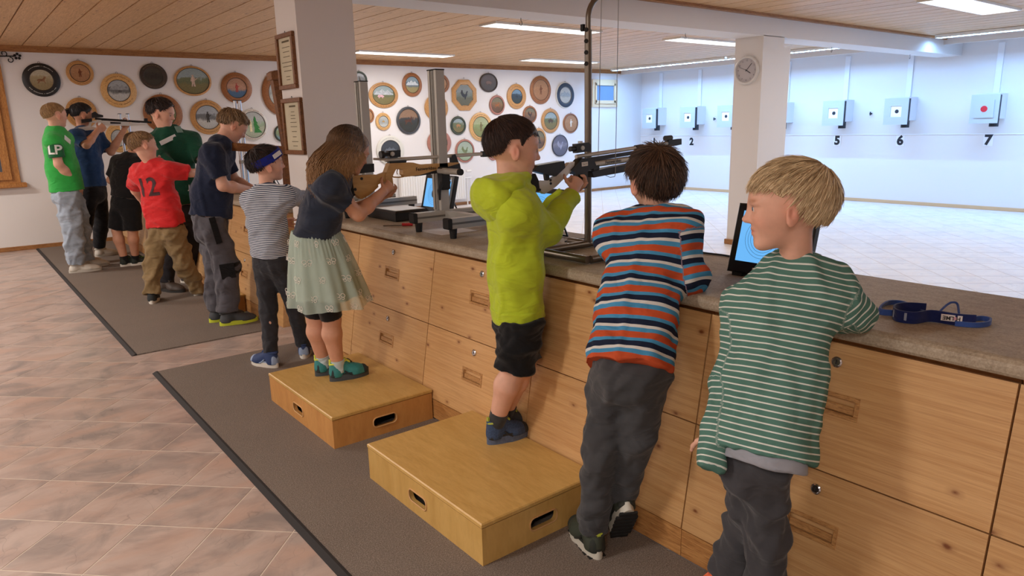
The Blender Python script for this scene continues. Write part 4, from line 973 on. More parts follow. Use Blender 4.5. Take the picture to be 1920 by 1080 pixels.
def J_of(key, s=1.0, fwd=0, head=None, **kw):
    J = dict(SPEC[key]); J['s'] = s; J['hw'] = kw.pop('hw', .062); J['fwd'] = az(fwd)
    hc = J.pop('head'); f = az(head[0]); l = np.cross(A(0, 0, 1), f); u = A(0, 0, 1); a = math.radians(head[1]); b = math.radians(head[2] if len(head) > 2 else 0)
    f, u = f * math.cos(a) - u * math.sin(a), u * math.cos(a) + f * math.sin(a); l, u = l * math.cos(b) - u * math.sin(b), u * math.cos(b) + l * math.sin(b)
    J['H'] = dict(c=hc, f=unit(f), l=unit(l), u=unit(u), s=kw.pop('hs', .215))
    lt = unit((J['shL'] - J['shR']) * A(1, 1, 0)); dn = unit(J['chest'] - J['hip'])
    for sd, sg in (('L', 1), ('R', -1)): J['hp' + sd] = J['hip'] + lt * sg * J.get('hw', .062) * s - A(0, 0, .045 * s)
    for sd in 'LR':
        J['toe' + sd] = az(kw.pop('toe' + sd, fwd)); d = unit(J['wr' + sd] - J['el' + sd])
        J['hd' + sd] = dict(d=d, n=np.cross(d, A(0, 0, 1)) * (1 if sd == 'L' else -1), t=A(0, 0, 1), curl=.5)
    J.update(kw); return J
SK = skin_mat('skin_fair', (222, 172, 148)); SK2 = skin_mat('skin_tan', (206, 152, 124))
m_black_shoe = plain('shoe_black', (34, 36, 38), .6); m_white_sole = plain('sole_white', (222, 216, 204), .6)

# ---- boy in the green and white striped top, nearest the viewer
J = J_of('front', .95, 60, (127, 4, -4), hs=.220, leg=.58, arm=.78, iris='blue', brow=(.62, .48, .34), toeL=150, toeR=80)
J['hpL'] = at(1398, 852, Y=.965); J['hpR'] = at(1440, 856, Y=.905); J['knL'] = at(1404, 985, Y=.985); J['knR'] = at(1436, 1010, Y=.90)
J['hdL'].update(d=A(-.15, .05, -1), n=A(.8, .5, 0), t=A(.3, .9, 0), curl=.35, L=.13); J['hdR'].update(d=A(-.2, 1, .0), n=A(0, 0, -1), t=A(-1, -.2, 0), curl=.2)
p = person('blond boy in a green top with white stripes, leaning an elbow on the counter', (J['hip'][0], J['hip'][1]), J)
make_body('body', J, p, SK, .0045)
m = striped('green_white_stripes', .0160, [(.77, (86, 126, 114)), (.23, (218, 222, 214))])
shirt(J, m, p, 'striped_top', -.045, (.128, .125, .115), (.100, .092, .082), 2.62, (.050, .050, .034), h=.005, wr=.012, freq=44, seed=11, ks=.03, collar=-.012, hemflare=1.05, neckr=.058)
S_ = SDF(.006); sp = unit(J['chest'] - J['hip']); S_.add(ec(J['hip'] - sp * .075, J['hip'] + sp * .05, J['hpL'] - J['hpR'], (.116, .092), (.108, .084), flat0=True), 0)
garment('undershirt', S_, cloth('heather_grey', (150, 152, 160)), p, .004, 40, 4)
Jp = dict(J); Jp['hip'] = at(1424, 820, Y=.94)
pants(Jp, cloth('charcoal_denim', (62, 61, 64), var=.16), p, 'trousers', -.045, (.094, .078), .062, .056, .056, .97, wr=.014, freq=52, seed=8)
for sd, g in (('L', .0), ('R', 0)): shoe(J, sd, p, plain('shoe_olive_grey', (96, 94, 80), .7), m_white_sole, .21, max(J['an' + sd][2] - .088, .0095), m_lace=plain('lace_khaki', (150, 150, 110), .6), m_trim=plain('overlay_khaki', (120, 118, 96), .7), tab=plain('lining_orange', (222, 104, 66), .6))
fr = [(-.6, -.26), (-.36, -.25), (-.20, -.18), (-.14, .08), (.02, .12), (.07, .06), (.13, .09), (.17, .13), (.25, .18), (.34, .23), (.5, .25)]
make_hair(J, p, hair_mat('hair_blond', (158, 126, 88), (248, 224, 182)), fr, .040, 3000, .30, .07, 3, whorl=(-.38, .02, .40), r0=.0075, front=(.75, .10, -.55), fringe=.15, messy=.13, volume=(1.0, 1.02, 1.02))

# ---- boy in the broad stripes, seen from behind
J = J_of('stripe', 1.0, 45, (72, 6, 3), hs=.220, leg=.58, arm=.78, toeL=70, toeR=60)
J['hdL'].update(d=A(.6, -.7, 0), n=A(0, 0, -1), t=A(-.5, -.6, 0), curl=.2); J['hdR'].update(d=A(.2, .9, 0), n=A(0, 0, -1), t=A(-.9, .2, 0), curl=.2)
p = person('boy in blue, orange and navy striped top bending over the counter, back turned', (J['anL'][0], J['anL'][1]), J)
make_body('body', J, p, SK, .005)
m = striped('orange_blue_stripes', .0735, [(.30, (196, 84, 48)), (.19, (74, 146, 188)), (.13, (214, 212, 206)), (.23, (28, 36, 58)), (.15, (74, 146, 188))])
shirt(J, m, p, 'striped_top', -.055, (.135, .130, .122), (.105, .098, .088), 1.93, (.054, .053, .042), h=.005, wr=.012, freq=40, seed=21, hemflare=1.04, collar=0)
S_ = SDF(.004); nk = J['neck']; hu = unit(J['H']['c'] - nk); S_.add(ec(nk - hu * .030, nk + hu * .020, J['shL'] - J['shR'], (.078, .070), (.064, .058), flat1=True), 0); garment('collar', S_, cloth('navy_collar', (30, 36, 52)), p, .002, 60, 2)
S_ = SDF(.004); bk = -az(45); S_.add(el(nk + bk * .075 - A(0, 0, .020), (bk, np.cross(A(0, 0, 1), bk), A(0, 0, 1)), (.030, .060, .026)), 0); garment('hood_lining', S_, cloth('heather_grey', (150, 152, 160)), p, .004, 90, 5)
pants(J, cloth('charcoal_sweatpants', (66, 66, 68), var=.14), p, 'trousers', -.035, (.110, .088), .073, .058, .050, .97, wr=.013, freq=50, seed=9)
for sd in 'LR':
    S_ = SDF(.005); d = unit(J['kn' + sd] - J['an' + sd]); S_.add(ec(J['an' + sd] - d * .008, J['an' + sd] + d * .032, None, .046, .050, flat0=True), 0); garment('cuff', S_, MATS['charcoal_sweatpants'], p, .005, 90, 14)
m_ol = plain('shoe_dark_olive', (58, 64, 52), .75, bump=.2, bscale=300); m_cr = plain('sole_cream', (208, 204, 190), .6)
shoe(J, 'L', p, m_ol, m_cr, .215, tread=True, m_trim=plain('overlay_black_olive', (40, 44, 38), .7), tab=plain('pull_tab_lime', (190, 206, 70), .6))
shoe(J, 'R', p, m_ol, m_cr, .215, pitch=.95, tread=True, m_trim=plain('overlay_black_olive', (40, 44, 38), .7), tab=plain('pull_tab_lime', (190, 206, 70), .6))
make_hair(J, p, hair_mat('hair_dark_brown', (38, 27, 22), (104, 76, 58)), [(-.6, -.33), (-.36, -.31), (-.20, -.22), (-.14, .06), (.02, .10), (.07, .0), (.12, .0), (.16, .08), (.25, .15), (.34, .22), (.5, .24)], .050, 3000, .34, .16, 5, whorl=(-.30, .04, .44), r0=.0075, messy=.22)

# ---- boy in the lime hoodie
J = J_of('lime', 1.0, 2, (-30, 8, 0), hs=.216, arm=.78, leg=1.0, toeL=-4, toeR=-8, brow=(.35, .26, .2))
J['hdR'].update(d=A(.55, .15, .75), n=A(.25, .95, 0), t=A(-.55, .1, .8), curl=1.1, thumb=.9, spread=.02, L=.13); J['hdL'].update(d=A(.9, -.3, .5), n=A(0, -.3, 1), t=A(-.2, -1, 0), curl=.7, L=.13)
p = person('boy in a lime green hoodie and black shorts aiming the silver air rifle', (J['anR'][0], J['anR'][1], .165), J)
make_body('body', J, p, SK, .0045)
m = cloth('lime_fleece', (178, 196, 44), var=.08)
ob, S_ = shirt(J, m, p, 'hoodie', -.035, (.130, .132, .125), (.103, .098, .090), 1.93, (.045, .056, .040), h=.005, wr=.007, freq=42, seed=31, yoke=.046, collar=0, hemflare=.98)
S_ = SDF(.005); nk = J['neck']; S_.add(ec(nk - A(.06, 0, .045), nk + A(.045, 0, .012), A(0, 1, 0), (.088, .05), (.072, .030)), 0); S_.add(el(nk + A(-.092, 0, -.070), (unit(A(1, 0, .30)), A(0, 1, 0), unit(A(-.30, 0, 1))), (.044, .108, .090)), .03); S_.add(el(nk + A(-.050, 0, -.018), (unit(A(1, 0, .5)), A(0, 1, 0), unit(A(-.5, 0, 1))), (.065, .105, .036)), .03)
S_.add(ec(nk + A(-.06, -.07, -.02), nk + A(.06, -.055, -.035), None, .024, .018), .02); S_.add(ec(nk + A(-.06, .07, -.02), nk + A(.06, .055, -.035), None, .024, .018), .02)
garment('hood', S_, m, p, .005, 50, 7)
sp = unit(J['chest'] - J['hip']); S_ = SDF(.005); S_.add(ec(J['hip'] - sp * .055, J['hip'] + sp * .005, J['hpL'] - J['hpR'], (.128, .100), (.134, .106), flat0=True, flat1=True), 0); garment('hem_band', S_, m, p, .002, 60, 3)
S_ = SDF(.005); S_.add(ec(J['hip'] - sp * .066, J['hip'] - sp * .03, J['hpL'] - J['hpR'], (.116, .090), (.112, .086), flat0=True), 0); garment('undershirt', S_, cloth('white_tee', (214, 212, 208)), p, .002, 50, 4)
pants(J, cloth('black_shorts', (22, 22, 24)), p, 'shorts', -.03, (.120, .094), .084, .082, .06, h=.005, wr=.012, freq=44, seed=6, shorts=.98)
m_sh = plain('shoe_dirty_blue', (52, 72, 104), .75, bump=.3, bscale=180, var=.35); m_so = plain('sole_blue_grey', (86, 98, 122), .7, var=.2, bscale=60)
for sd in 'LR': shoe(J, sd, p, m_sh if sd == 'R' else plain('shoe_dirty_dark', (50, 52, 54), .75, var=.3), m_so, .190, .163, m_lace=plain('lace_black', (30, 30, 30), .7), m_trim=plain('overlay_muddy_black', (44, 43, 42), .8, var=.3), tab=plain('lining_neon', (170, 180, 70), .7), m_sock=cloth('sock_grey_black', (58, 60, 62)), sock=.05)
make_hair(J, p, hair_mat('hair_brown_black', (26, 18, 16), (70, 48, 40)), [(-.6, -.24), (-.38, -.23), (-.22, -.14), (-.14, .08), (.02, .12), (.06, .0), (.11, .02), (.15, .13), (.22, .19), (.30, .24), (.42, .25), (.6, .3)], .038, 3200, .20, .06, 7, trim=.42, volume=(1.0, 1.0, 1.05), fringe=.10, whorl=(-.34, .03, .42), r0=.0065, front=(.8, .1, -.4), messy=.08)

# ---- girl with long hair
J = J_of('girl', .98, 4, (2, 22, 0), hs=.212, toeL=-2, toeR=-6)
J['hdR'].update(d=A(.75, .2, .45), n=A(.2, 1, 0), t=A(-.4, .1, .9), curl=.95, L=.13); J['hdL'].update(d=A(.85, -.4, .3), n=A(0, -.2, 1), t=A(-.3, -1, 0), curl=.6, L=.13)
p = person('girl with long brown hair in navy tee and mint tulle skirt, aiming the wooden rifle', (J['anR'][0], J['anR'][1], .165), J)
make_body('body', J, p, SK2, .005)
shirt(J, cloth('navy_tee', (42, 48, 62), var=.14), p, 'shirt', .02, (.125, .125, .120), (.112, .102, .088), .58, (.045, .048, .04), h=.005, wr=.012, freq=38, seed=41, hemflare=1.06, collar=.006)
# skirt: gathered tulle over a lining
def skirt(J, root, mat, top, h_, r0, r1, folds, amp, seed, name, hem_tilt=0.0, zcut=0):
    rs = np.random.RandomState(seed); n = 160; rows = 22; V = []; F = []; ph = rs.rand(4) * 6.28; c = J['hip'] + A(0, 0, top)
    for j in range(rows + 1):
        t = j / rows; base = r0 + (r1 - r0) * (t ** .75)
        for i in range(n):
            a = 2 * math.pi * i / n; fo = amp * (t ** .7) * (math.sin(folds * a + ph[0] + .6 * math.sin(3 * a + ph[1])) + .5 * math.sin((folds * 2 + 1) * a + ph[2])) + (.0025 * math.sin(46 * a) if t < .35 else 0)
            r = base + fo; V.append(c + A(math.cos(a) * r * 1.0, math.sin(a) * r * 1.10, -h_ * t + .006 * t * math.sin(5 * a + ph[3])) + A(.045 * t, 0, 0))
    F = np.array([(j * n + i, (j + 1) * n + i, (j + 1) * n + (i + 1) % n, j * n + (i + 1) % n) for j in range(rows) for i in range(n)])
    return mk(name, V, F, mat, root, True), (lambda a, t: V[int(round(t * rows)) * n + int(a / (2 * math.pi) * n) % n])
t_ = NT('mint_tulle'); t_.col(s2l((184, 198, 184))); t_.rough(.8); t_.b.inputs['Alpha'].default_value = .62; t_.b.inputs['Specular IOR Level'].default_value = .2; v = t_.coords(rnd=False); t_.bump(t_.noise(v, 700, 2), .2, .002)
sk, P_ = skirt(J, p, t_.m, .055, .375, .108, .195, 9, .012, 4, 'tulle_skirt')
ln, _ = skirt(J, sk, cloth('mint_lining', (176, 192, 176)), .052, .325, .103, .172, 6, .006, 9, 'lining')
m_emb = plain('embroidery_cream', (240, 230, 220), .7)
rs = np.random.RandomState(2)
bf = [(0, 0)]; wing = [[(math.cos(a) * (.55 + .25 * math.cos(2 * a)) * .5 + .012 / .02 * .5, math.sin(a) * .55) for a in np.linspace(0, 2 * math.pi, 12)]]
for row, t in enumerate((.14, .36, .60, .82, .97)):
    for i in range(9):
        a = 2 * math.pi * (i + .5 * (row % 2)) / 9 + rs.rand() * .12; c0 = np.array(P_(a, t)); c1 = np.array(P_(a + .08, t)); c2 = np.array(P_(a, max(t - .05, 0)))
        u = unit(c1 - c0); v = unit(c2 - c0); nn = unit(np.cross(u, v)); nn = nn if nn @ (c0 - J['hip']) > 0 else -nn; q = MB(); c0 = c0 + nn * .004
        for sx in (-1, 1):
            for (wx, wy, wr_) in ((.013, .006, .0095), (.010, -.008, .0065)):
                ring = [c0 + u * sx * (wx + wr_ * math.cos(b) * 1.1) + v * (wy + wr_ * math.sin(b)) for b in np.linspace(0, 2 * math.pi, 11)]
                q.tube(ring, .0011, 4, False)
        q.build('butterfly_embroidery', m_emb, sk)
sl = SDF(.005)
for sd in 'LR': sl.add(ec(J['hp' + sd] * .7 + J['kn' + sd] * .3, J['kn' + sd] + (J['hp' + sd] - J['kn' + sd]) * .02, None, .066, .055, flat1=True), .02)
garment('cycling_shorts', sl, cloth('black_lycra', (20, 20, 22), .6), p, .0, 30, 2)
m_tq = plain('shoe_teal', (46, 128, 128), .6, bump=.2, bscale=260, var=.18)
for sd in 'LR': shoe(J, sd, p, m_tq, plain('sole_slate', (64, 72, 78), .6), .205, .163, m_lace=plain('lace_dark', (34, 36, 40), .6), m_trim=plain('overlay_black_teal', (28, 44, 48), .6), tab=plain('lining_lime', (206, 214, 80), .6), m_sock=cloth('sock_pale_blue', (190, 206, 210)), sock=.035)
H = J['H']; rs = np.random.RandomState(12); n = 4200; M = np.array([H['f'], H['l'], H['u']])
# long strands: from the crown over the side and back of the head, then hanging down the back
ph = rs.rand(n) * 1.0; lat = (rs.rand(n) * 2 - 1); pts = []
c0 = H['c'] + H['s'] * (H['f'] * -.07 + H['u'] * .10); R = A(.445, .355, .385) + .075
th0 = .02 + .25 * rs.rand(n)
for i in range(7):
    tt = i / 6; th = th0 + (1.75 - th0) * tt; a_ = math.pi * (.42 + .58 * np.abs(lat)) * np.sign(lat + 1e-9) if False else (math.pi - lat * 1.80)
    y = np.stack([np.cos(a_) * np.sin(th), np.sin(a_) * np.sin(th), np.cos(th)], 1) * (1 + .025 * rs.rand(n)[:, None]); pts.append(c0 + (y * R * H['s']) @ M)
last = pts[-1]; fall = .14 + .12 * rs.rand(n); back = np.clip(np.abs(math.pi - np.abs(a_ - math.pi)) / math.pi, 0, 1)
wfront = np.clip((np.abs(lat) - .62) / .38, 0, 1)
for i in range(1, 7):
    tt = i / 6; sw = A(-.115, -.035, 0) * (1 - wfront)[:, None] * math.sin(tt * 1.9) + A(.02, -.01, 0) * wfront[:, None] * tt
    pts.append(last + A(0, 0, -1) * (fall * tt * (1 - .85 * wfront))[:, None] + sw * (.75 + .4 * rs.rand(n))[:, None] + rs.randn(n, 3) * .0007)
X = np.stack(pts, 1); seg = X.shape[1] - 1; tg = np.gradient(X, axis=1); tg /= np.linalg.norm(tg, axis=2)[..., None] + 1e-9
no = X - (J['neck'] + A(0, 0, .05)); no -= tg * (tg * no).sum(2)[..., None]; no /= np.linalg.norm(no, axis=2)[..., None] + 1e-9; bb = np.cross(tg, no)
rr = (.0017 + .0014 * rs.rand(n))[:, None] * np.interp(np.linspace(0, 1, seg + 1), [0, .2, .8, 1], [.8, 1, .9, .15])[None]
VV = np.stack([X + rr[..., None] * (no * math.cos(q) * .6 + bb * math.sin(q)) for q in (math.pi / 2, math.pi * 7 / 6, math.pi * 11 / 6)], 2)
ix = np.arange(n * (seg + 1) * 3).reshape(n, seg + 1, 3); Q = np.concatenate([np.stack([ix[:, :-1, k], ix[:, :-1, (k + 1) % 3], ix[:, 1:, (k + 1) % 3], ix[:, 1:, k]], -1).reshape(-1, 4) for k in range(3)])
tone = np.clip((np.linspace(0, 1.0, seg + 1)[None] ** 1.7 * .95 + .22 * (rs.rand(n)[:, None] - .5)), 0, 1); tone = np.repeat(tone[:, :, None], 3, 2).reshape(-1)
make_hair(J, p, hair_mat('hair_long_brown', (40, 28, 24), (176, 132, 88)), [(-.6, -.45), (-.1, -.45), (.02, -.30), (.1, -.15), (.2, .1), (.34, .24), (.6, .3)], .045, 0, seed=9, extra=[(VV.reshape(-1, 3), Q, tone)])
# ---- boy with the blue headband
J = J_of('band', .97, 62, (-10, -4, -6), hs=.212, leg=.72, toeL=112, toeR=62, brow=(.35, .26, .2))
p = person('boy wearing a blue headband, fine navy and white striped tee, black jeans', (J['hip'][0], J['hip'][1]), J)
make_body('body', J, p, SK, .006)
shirt(J, striped('fine_navy_stripes', .0105, [(.56, (206, 210, 216)), (.44, (54, 66, 92))]), p, 'striped_shirt', -.035, (.125, .122, .118), (.100, .092, .085), .95, (.052, .056, .04), h=.006, wr=.011, freq=44, seed=51, hemflare=1.04, collar=-.008)
pants(J, cloth('black_jeans', (48, 48, 52), var=.18), p, 'jeans', -.02, (.114, .088), .076, .056, .046, .95, h=.006, wr=.007, freq=55, seed=52)
for sd in 'LR': shoe(J, sd, p, plain('shoe_navy_knit', (40, 60, 104), .7, bump=.2, bscale=250), m_white_sole, .22, m_lace=plain('lace_navy', (34, 48, 84), .7), m_trim=plain('overlay_light_blue', (150, 168, 196), .7))
make_hair(J, p, hair_mat('hair_near_black', (20, 15, 15), (66, 50, 46)), HAIRLINE, .045, 1100, .26, .12, 53, h=.005, r0=.013, messy=.25)
H = J['H']; hb = MB(); c0 = H['c'] + H['s'] * (H['f'] * -.05 + H['u'] * .155); tl = unit(H['u'] - H['f'] * .42); ff = unit(H['f'] - tl * (H['f'] @ tl)); n = 40
for z0 in (0,):
    ring = lambda r, z: [c0 + tl * z + (ff * math.cos(a) * (.498 + r) + H['l'] * math.sin(a) * (.408 + r)) * H['s'] for a in np.linspace(0, 2 * math.pi, n, endpoint=False)]
    V = ring(0, -.024) + ring(.012, 0) + ring(-.012, .024); hb.add(V, [(j * n + i, j * n + (i + 1) % n, (j + 1) * n + (i + 1) % n, (j + 1) * n + i) for j in range(2) for i in range(n)])
band = hb.build('headband', cloth('royal_blue_elastic', (30, 40, 128), var=.06), p, True)
a = -.95; cpt = c0 + (ff * math.cos(a) * .514 + H['l'] * math.sin(a) * .424) * H['s']; uu = unit(ff * -math.sin(a) * .475 + H['l'] * math.cos(a) * .392); nn = unit(ff * math.cos(a) + H['l'] * math.sin(a))
MB().obox(cpt + nn * .004, uu, tl, nn, .030, .012, .003).build('patch', plain('patch_white', (216, 212, 208), .7), band)

# ---- boy in navy tee and grey work trousers
J = J_of('navy', 1.22, 0, (-8, 36, 0), hs=.225, leg=.80, toeL=2, toeR=-4)
J['hdR'].update(n=A(0, 0, -1), t=A(0, 1, 0), curl=.5); J['hdL'].update(n=A(0, 0, -1), t=A(0, -1, 0), curl=.5)
p = person('boy in a navy tee and dark grey work trousers looking down at the counter', (J['hip'][0], J['hip'][1]), J)
make_body('body', J, p, SK, .007)
shirt(J, cloth('navy_sport_tee', (30, 38, 60), var=.10), p, 'shirt', -.03, (.128, .128, .120), (.115, .105, .088), .72, (.052, .056, .04), h=.007, wr=.013, freq=30, seed=61, hemflare=1.05, collar=-.01)
tr, _ = pants(J, cloth('grey_work_trousers', (84, 82, 88), var=.12), p, 'trousers', -.02, (.116, .100), .088, .074, .066, .97, h=.007, wr=.018, freq=38, seed=62)
m_pt = cloth('black_patch', (24, 24, 26))
for sd in 'LR':
    q, a, b = J['kn' + sd], J['hp' + sd], J['an' + sd]
    S_ = SDF(.006); S_.add(ec(q + (a - q) * .10, q + (b - q) * .14, None, .108, .104, flat0=True, flat1=True), 0); S_.cut(q + A(.0, 0, 0), A(-1, 0, -.3)); garment('knee_patch', S_, m_pt, tr, 0, 30, 2)
sticker(tr, 404, 432, .045, .20, m_pt, 'thigh_panel', 12); sticker(tr, 427, 508, .10, .12, m_pt, 'knee_panel', 5)
for sd in 'LR': shoe(J, sd, p, plain('shoe_grey_mesh', (66, 68, 72), .7, bump=.2, bscale=250), plain('sole_neon_yellow', (206, 216, 60), .5), .275, m_lace=plain('lace_grey', (50, 52, 56), .7))
make_hair(J, p, hair_mat('hair_dark_blond', (92, 68, 48), (176, 146, 110)), HAIRLINE, .040, 900, .22, .12, 63, h=.006, r0=.014, messy=.2, front=(.7, 0, .2))

# ---- boy in the red football shirt
J = J_of('red', 1.05, 62, (0, 2, 10), hs=.222, leg=.74, toeL=70, toeR=50)
p = person('boy in a red football shirt numbered 12 and khaki cargo trousers', (J['hip'][0], J['hip'][1]), J)
make_body('body', J, p, SK, .007)
rs_, _ = shirt(J, cloth('red_jersey', (206, 38, 40), .7, var=.08), p, 'football_shirt', -.02, (.150, .146, .132), (.110, .104, .092), .92, (.056, .062, .04), h=.007, wr=.013, freq=30, seed=71, hemflare=1.06, collar=-.01)
tr, _ = pants(J, cloth('khaki_cargo', (134, 112, 78), var=.14), p, 'trousers', -.02, (.132, .104), .090, .076, .064, .97, h=.007, wr=.02, freq=46, seed=72)
k_ = J['hpL'] * .55 + J['knL'] * .45; MB().obox(k_ + A(-.055, .06, -.02), unit(A(.5, .8, 0)), A(0, 0, 1), unit(A(-.8, .5, 0)), .05, .06, .012, .008).build('cargo_pocket', MATS['khaki_cargo'], tr)
for sd in 'LR': shoe(J, sd, p, plain('shoe_black_mesh', (38, 44, 46), .7), m_white_sole, .225, m_lace=plain('pull_tab_green', (120, 190, 60), .6))
make_hair(J, p, hair_mat('hair_light_brown', (104, 76, 52), (182, 146, 104)), HAIRLINE, .040, 900, .20, .05, 73, h=.006, r0=.014, messy=.12)
# number on the back
bk = -az(62); side = unit(J['shR'] - J['shL']); upv_ = unit(J['neck'] - J['hip']); cb = J['hip'] * .40 + J['neck'] * .60; m_pr = plain('print_dark_grey', (64, 26, 30), .7)
print_on(rs_, '12', .21, cb - side * .035 + bk * .05, side, upv_, m_pr, bold=.004)

# ---- young man in the dark green tee
J = J_of('man', 1.28, -38, (-36, 16, -8), hs=.238, leg=.80, toeL=-30, toeR=-60, brow=(.3, .22, .18), gaze=A(.8, -.5, -.3))
J['hdR'].update(d=A(-.6, -.5, .25), n=A(.3, -.5, -.8), t=A(-.2, .1, 1), curl=.35)
p = person('young man in a dark green tee with name sticker, hand on the red-shirted boy', (J['hip'][0], J['hip'][1]), J)
make_body('body', J, p, SK, .008)
sh, _ = shirt(J, cloth('dark_green_tee', (24, 74, 54), var=.10), p, 'shirt', -.02, (.128, .128, .124), (.092, .090, .084), .92, (.050, .054, .04), h=.008, wr=.014, freq=28, seed=81, hemflare=1.03, collar=-.012)
pants(J, cloth('dark_trousers', (48, 46, 50), var=.12), p, 'trousers', -.02, (.112, .088), .074, .058, .052, .97, h=.008, wr=.008, freq=34, seed=82)
for sd in 'LR': shoe(J, sd, p, plain('shoe_brown', (70, 58, 50), .6), plain('sole_dark', (40, 38, 36), .7) if sd == 'R' else m_white_sole, .29)
make_hair(J, p, hair_mat('hair_near_black', (20, 15, 15), (66, 50, 46)), [(-.6, -.2), (-.36, -.18), (-.2, -.08), (-.13, .1), (.02, .12), (.06, .04), (.12, .06), (.15, .12), (.24, .2), (.33, .28), (.5, .3)], .055, 900, .24, .10, 83, h=.007, r0=.014, messy=.2, front=(-.2, .2, .6))
sticker(sh, 315, 262, .15, .038, plain('sticker_white', (222, 224, 222), .6), 'name_sticker', 24)
sticker(sh, 335, 243, .06, .065, plain('crest_grey_green', (120, 150, 138), .7), 'crest')
q_, n_ = hit(sh, 357, 351)
if q_ is not None: print_on(sh, 'JS', .06, q_, unit(np.cross(A(0, 0, 1), n_)), A(0, 0, 1), plain('print_white', (232, 234, 230), .6), bold=.001)

# ---- teenager in bright green jersey
J = J_of('lp', 1.28, 18, (16, 2, 0), hs=.236, leg=.80, toeL=8, toeR=-4)
J['hdR'].update(d=unit(J['wrR'] - J['elR']) , curl=.3)
p = person('teenager in a bright green jersey lettered LP and pale jeans, hand in pocket', (J['hip'][0], J['hip'][1]), J)
make_body('body', J, p, SK, .008)
sh, _ = shirt(J, cloth('bright_green_jersey', (52, 172, 74), .7, var=.08), p, 'jersey', -.03, (.138, .134, .126), (.118, .110, .094), .02, (.05, .05, .04), h=.008, wr=.008, freq=18, seed=91, hemflare=1.04, collar=-.008)
S_ = SDF(.008)
for sd in 'LR':
    a, b = J['sh' + sd] - A(0, 0, .012), J['el' + sd]; S_.add(ec(J['neck'] * .3 + J['chest'] * .7 + A(0, 0, .05), a, None, .052, .066), .03); S_.add(ec(a, a + (b - a) * .72, None, .070, .074, flat1=True), .03)
slv = garment('sleeves', S_, cloth('jersey_dark_green', (32, 104, 62), .7), sh, .004, 24, 92)
a, b = J['shR'], J['elR']; mid = a + (b - a) * .42; ou = unit(A(-.25, -1, 0)); print_on(slv, 'LP', .125, mid, unit(np.cross(A(0, 0, 1), ou)), A(0, 0, 1), plain('print_white', (232, 234, 230), .6), 'sleeve_print', .003)
sticker(sh, 126, 262, .10, .05, plain('print_white', (232, 234, 230), .6), 'chest_band', -30)
pants(J, cloth('pale_jeans', (158, 170, 184), var=.14), p, 'jeans', -.02, (.122, .104), .090, .080, .072, .98, h=.008, wr=.02, freq=36, seed=93)
for sd in 'LR': shoe(J, sd, p, plain('shoe_off_white', (206, 200, 188), .6), plain('sole_off_white', (196, 190, 178), .6), .30)
make_hair(J, p, hair_mat('hair_ginger_blond', (124, 92, 62), (196, 160, 112)), [(-.6, -.2), (-.36, -.18), (-.2, -.08), (-.13, .1), (.02, .12), (.06, .04), (.12, .04), (.15, .12), (.24, .2), (.33, .28), (.5, .3)], .035, 700, .16, .05, 94, h=.007, r0=.014)

# ---- shooter in the petrol blue tee
J = J_of('blue', 1.22, 20, (4, 8, -8), hs=.236, leg=.80, toeL=20, toeR=10)
J['hdR'].update(d=A(.7, .1, .5), n=A(.2, 1, 0), t=A(-.3, 0, 1), curl=.9); J['hdL'].update(d=A(.5, -.2, .8), n=A(-.5, -.6, .6), t=A(-.6, .2, .3), curl=.6)
p = person('shooter in a petrol blue tee with tied black hair, shouldering the white air rifle', (J['hip'][0], J['hip'][1]), J)
make_body('body', J, p, SK2, .008)
shirt(J, cloth('petrol_tee', (36, 64, 102), var=.12), p, 'shirt', -.03, (.138, .136, .130), (.108, .104, .092), .85, (.052, .056, .04), h=.008, wr=.014, freq=28, seed=95, hemflare=1.04, collar=-.01)
pants(J, cloth('black_trousers', (26, 26, 30)), p, 'trousers', -.02, (.124, .100), .088, .070, .056, .98, h=.008, wr=.008, freq=26, seed=96)
for sd in 'LR': shoe(J, sd, p, plain('shoe_off_white', (206, 200, 188), .6), plain('sole_off_white', (196, 190, 178), .6), .27)
H = J['H']; rs = np.random.RandomState(5); n = 160; P0 = H['c'] + H['s'] * (H['f'] * -.50 + H['u'] * .10) + rs.randn(n, 3) * .008; D0 = np.tile(unit(A(-.35, .05, -.1)), (n, 1)) + rs.randn(n, 3) * .15; D0 /= np.linalg.norm(D0, axis=1)[:, None]
tail = strands(P0, D0, np.tile(A(0, 1, 0.0), (n, 1)), 6, .0045 * (.6 + .6 * rs.rand(n)), .09 + .05 * rs.rand(n), 0, A(0, 0, -.25), rs)
make_hair(J, p, hair_mat('hair_black', (14, 13, 16), (46, 44, 48)), [(-.6, -.2), (-.36, -.18), (-.2, -.08), (-.13, .1), (.02, .12), (.06, .04), (.12, .02), (.15, .10), (.24, .18), (.33, .27), (.5, .3)], .035, 500, .22, .03, 97, h=.007, r0=.013, extra=[tail])

# ---- boy in black
J = J_of('black', 1.12, 60, (40, 10, 0), hs=.215, leg=1.0, toeL=20, toeR=10)
p = person('boy in black tee and black shorts standing beside the far counter', (J['hip'][0], J['hip'][1]), J)
make_body('body', J, p, SK2, .008)
shirt(J, cloth('black_tee', (24, 23, 25)), p, 'shirt', -.03, (.140, .140, .130), (.115, .108, .095), .80, (.054, .058, .04), h=.008, wr=.006, freq=18, seed=98, collar=-.01)
pants(J, cloth('black_shorts', (22, 22, 24)), p, 'shorts', -.03, (.128, .106), .092, .086, .06, h=.008, wr=.008, freq=24, seed=99, shorts=.98)
for sd in 'LR': shoe(J, sd, p, plain('shoe_black_green', (32, 40, 34), .7), m_white_sole, .235, m_lace=plain('trim_neon_green', (110, 190, 70), .6), m_sock=cloth('sock_black', (26, 26, 28)), sock=.05)
make_hair(J, p, hair_mat('hair_mid_brown', (70, 52, 40), (128, 100, 76)), HAIRLINE, .040, 400, .2, .06, 100, h=.008, r0=.014)
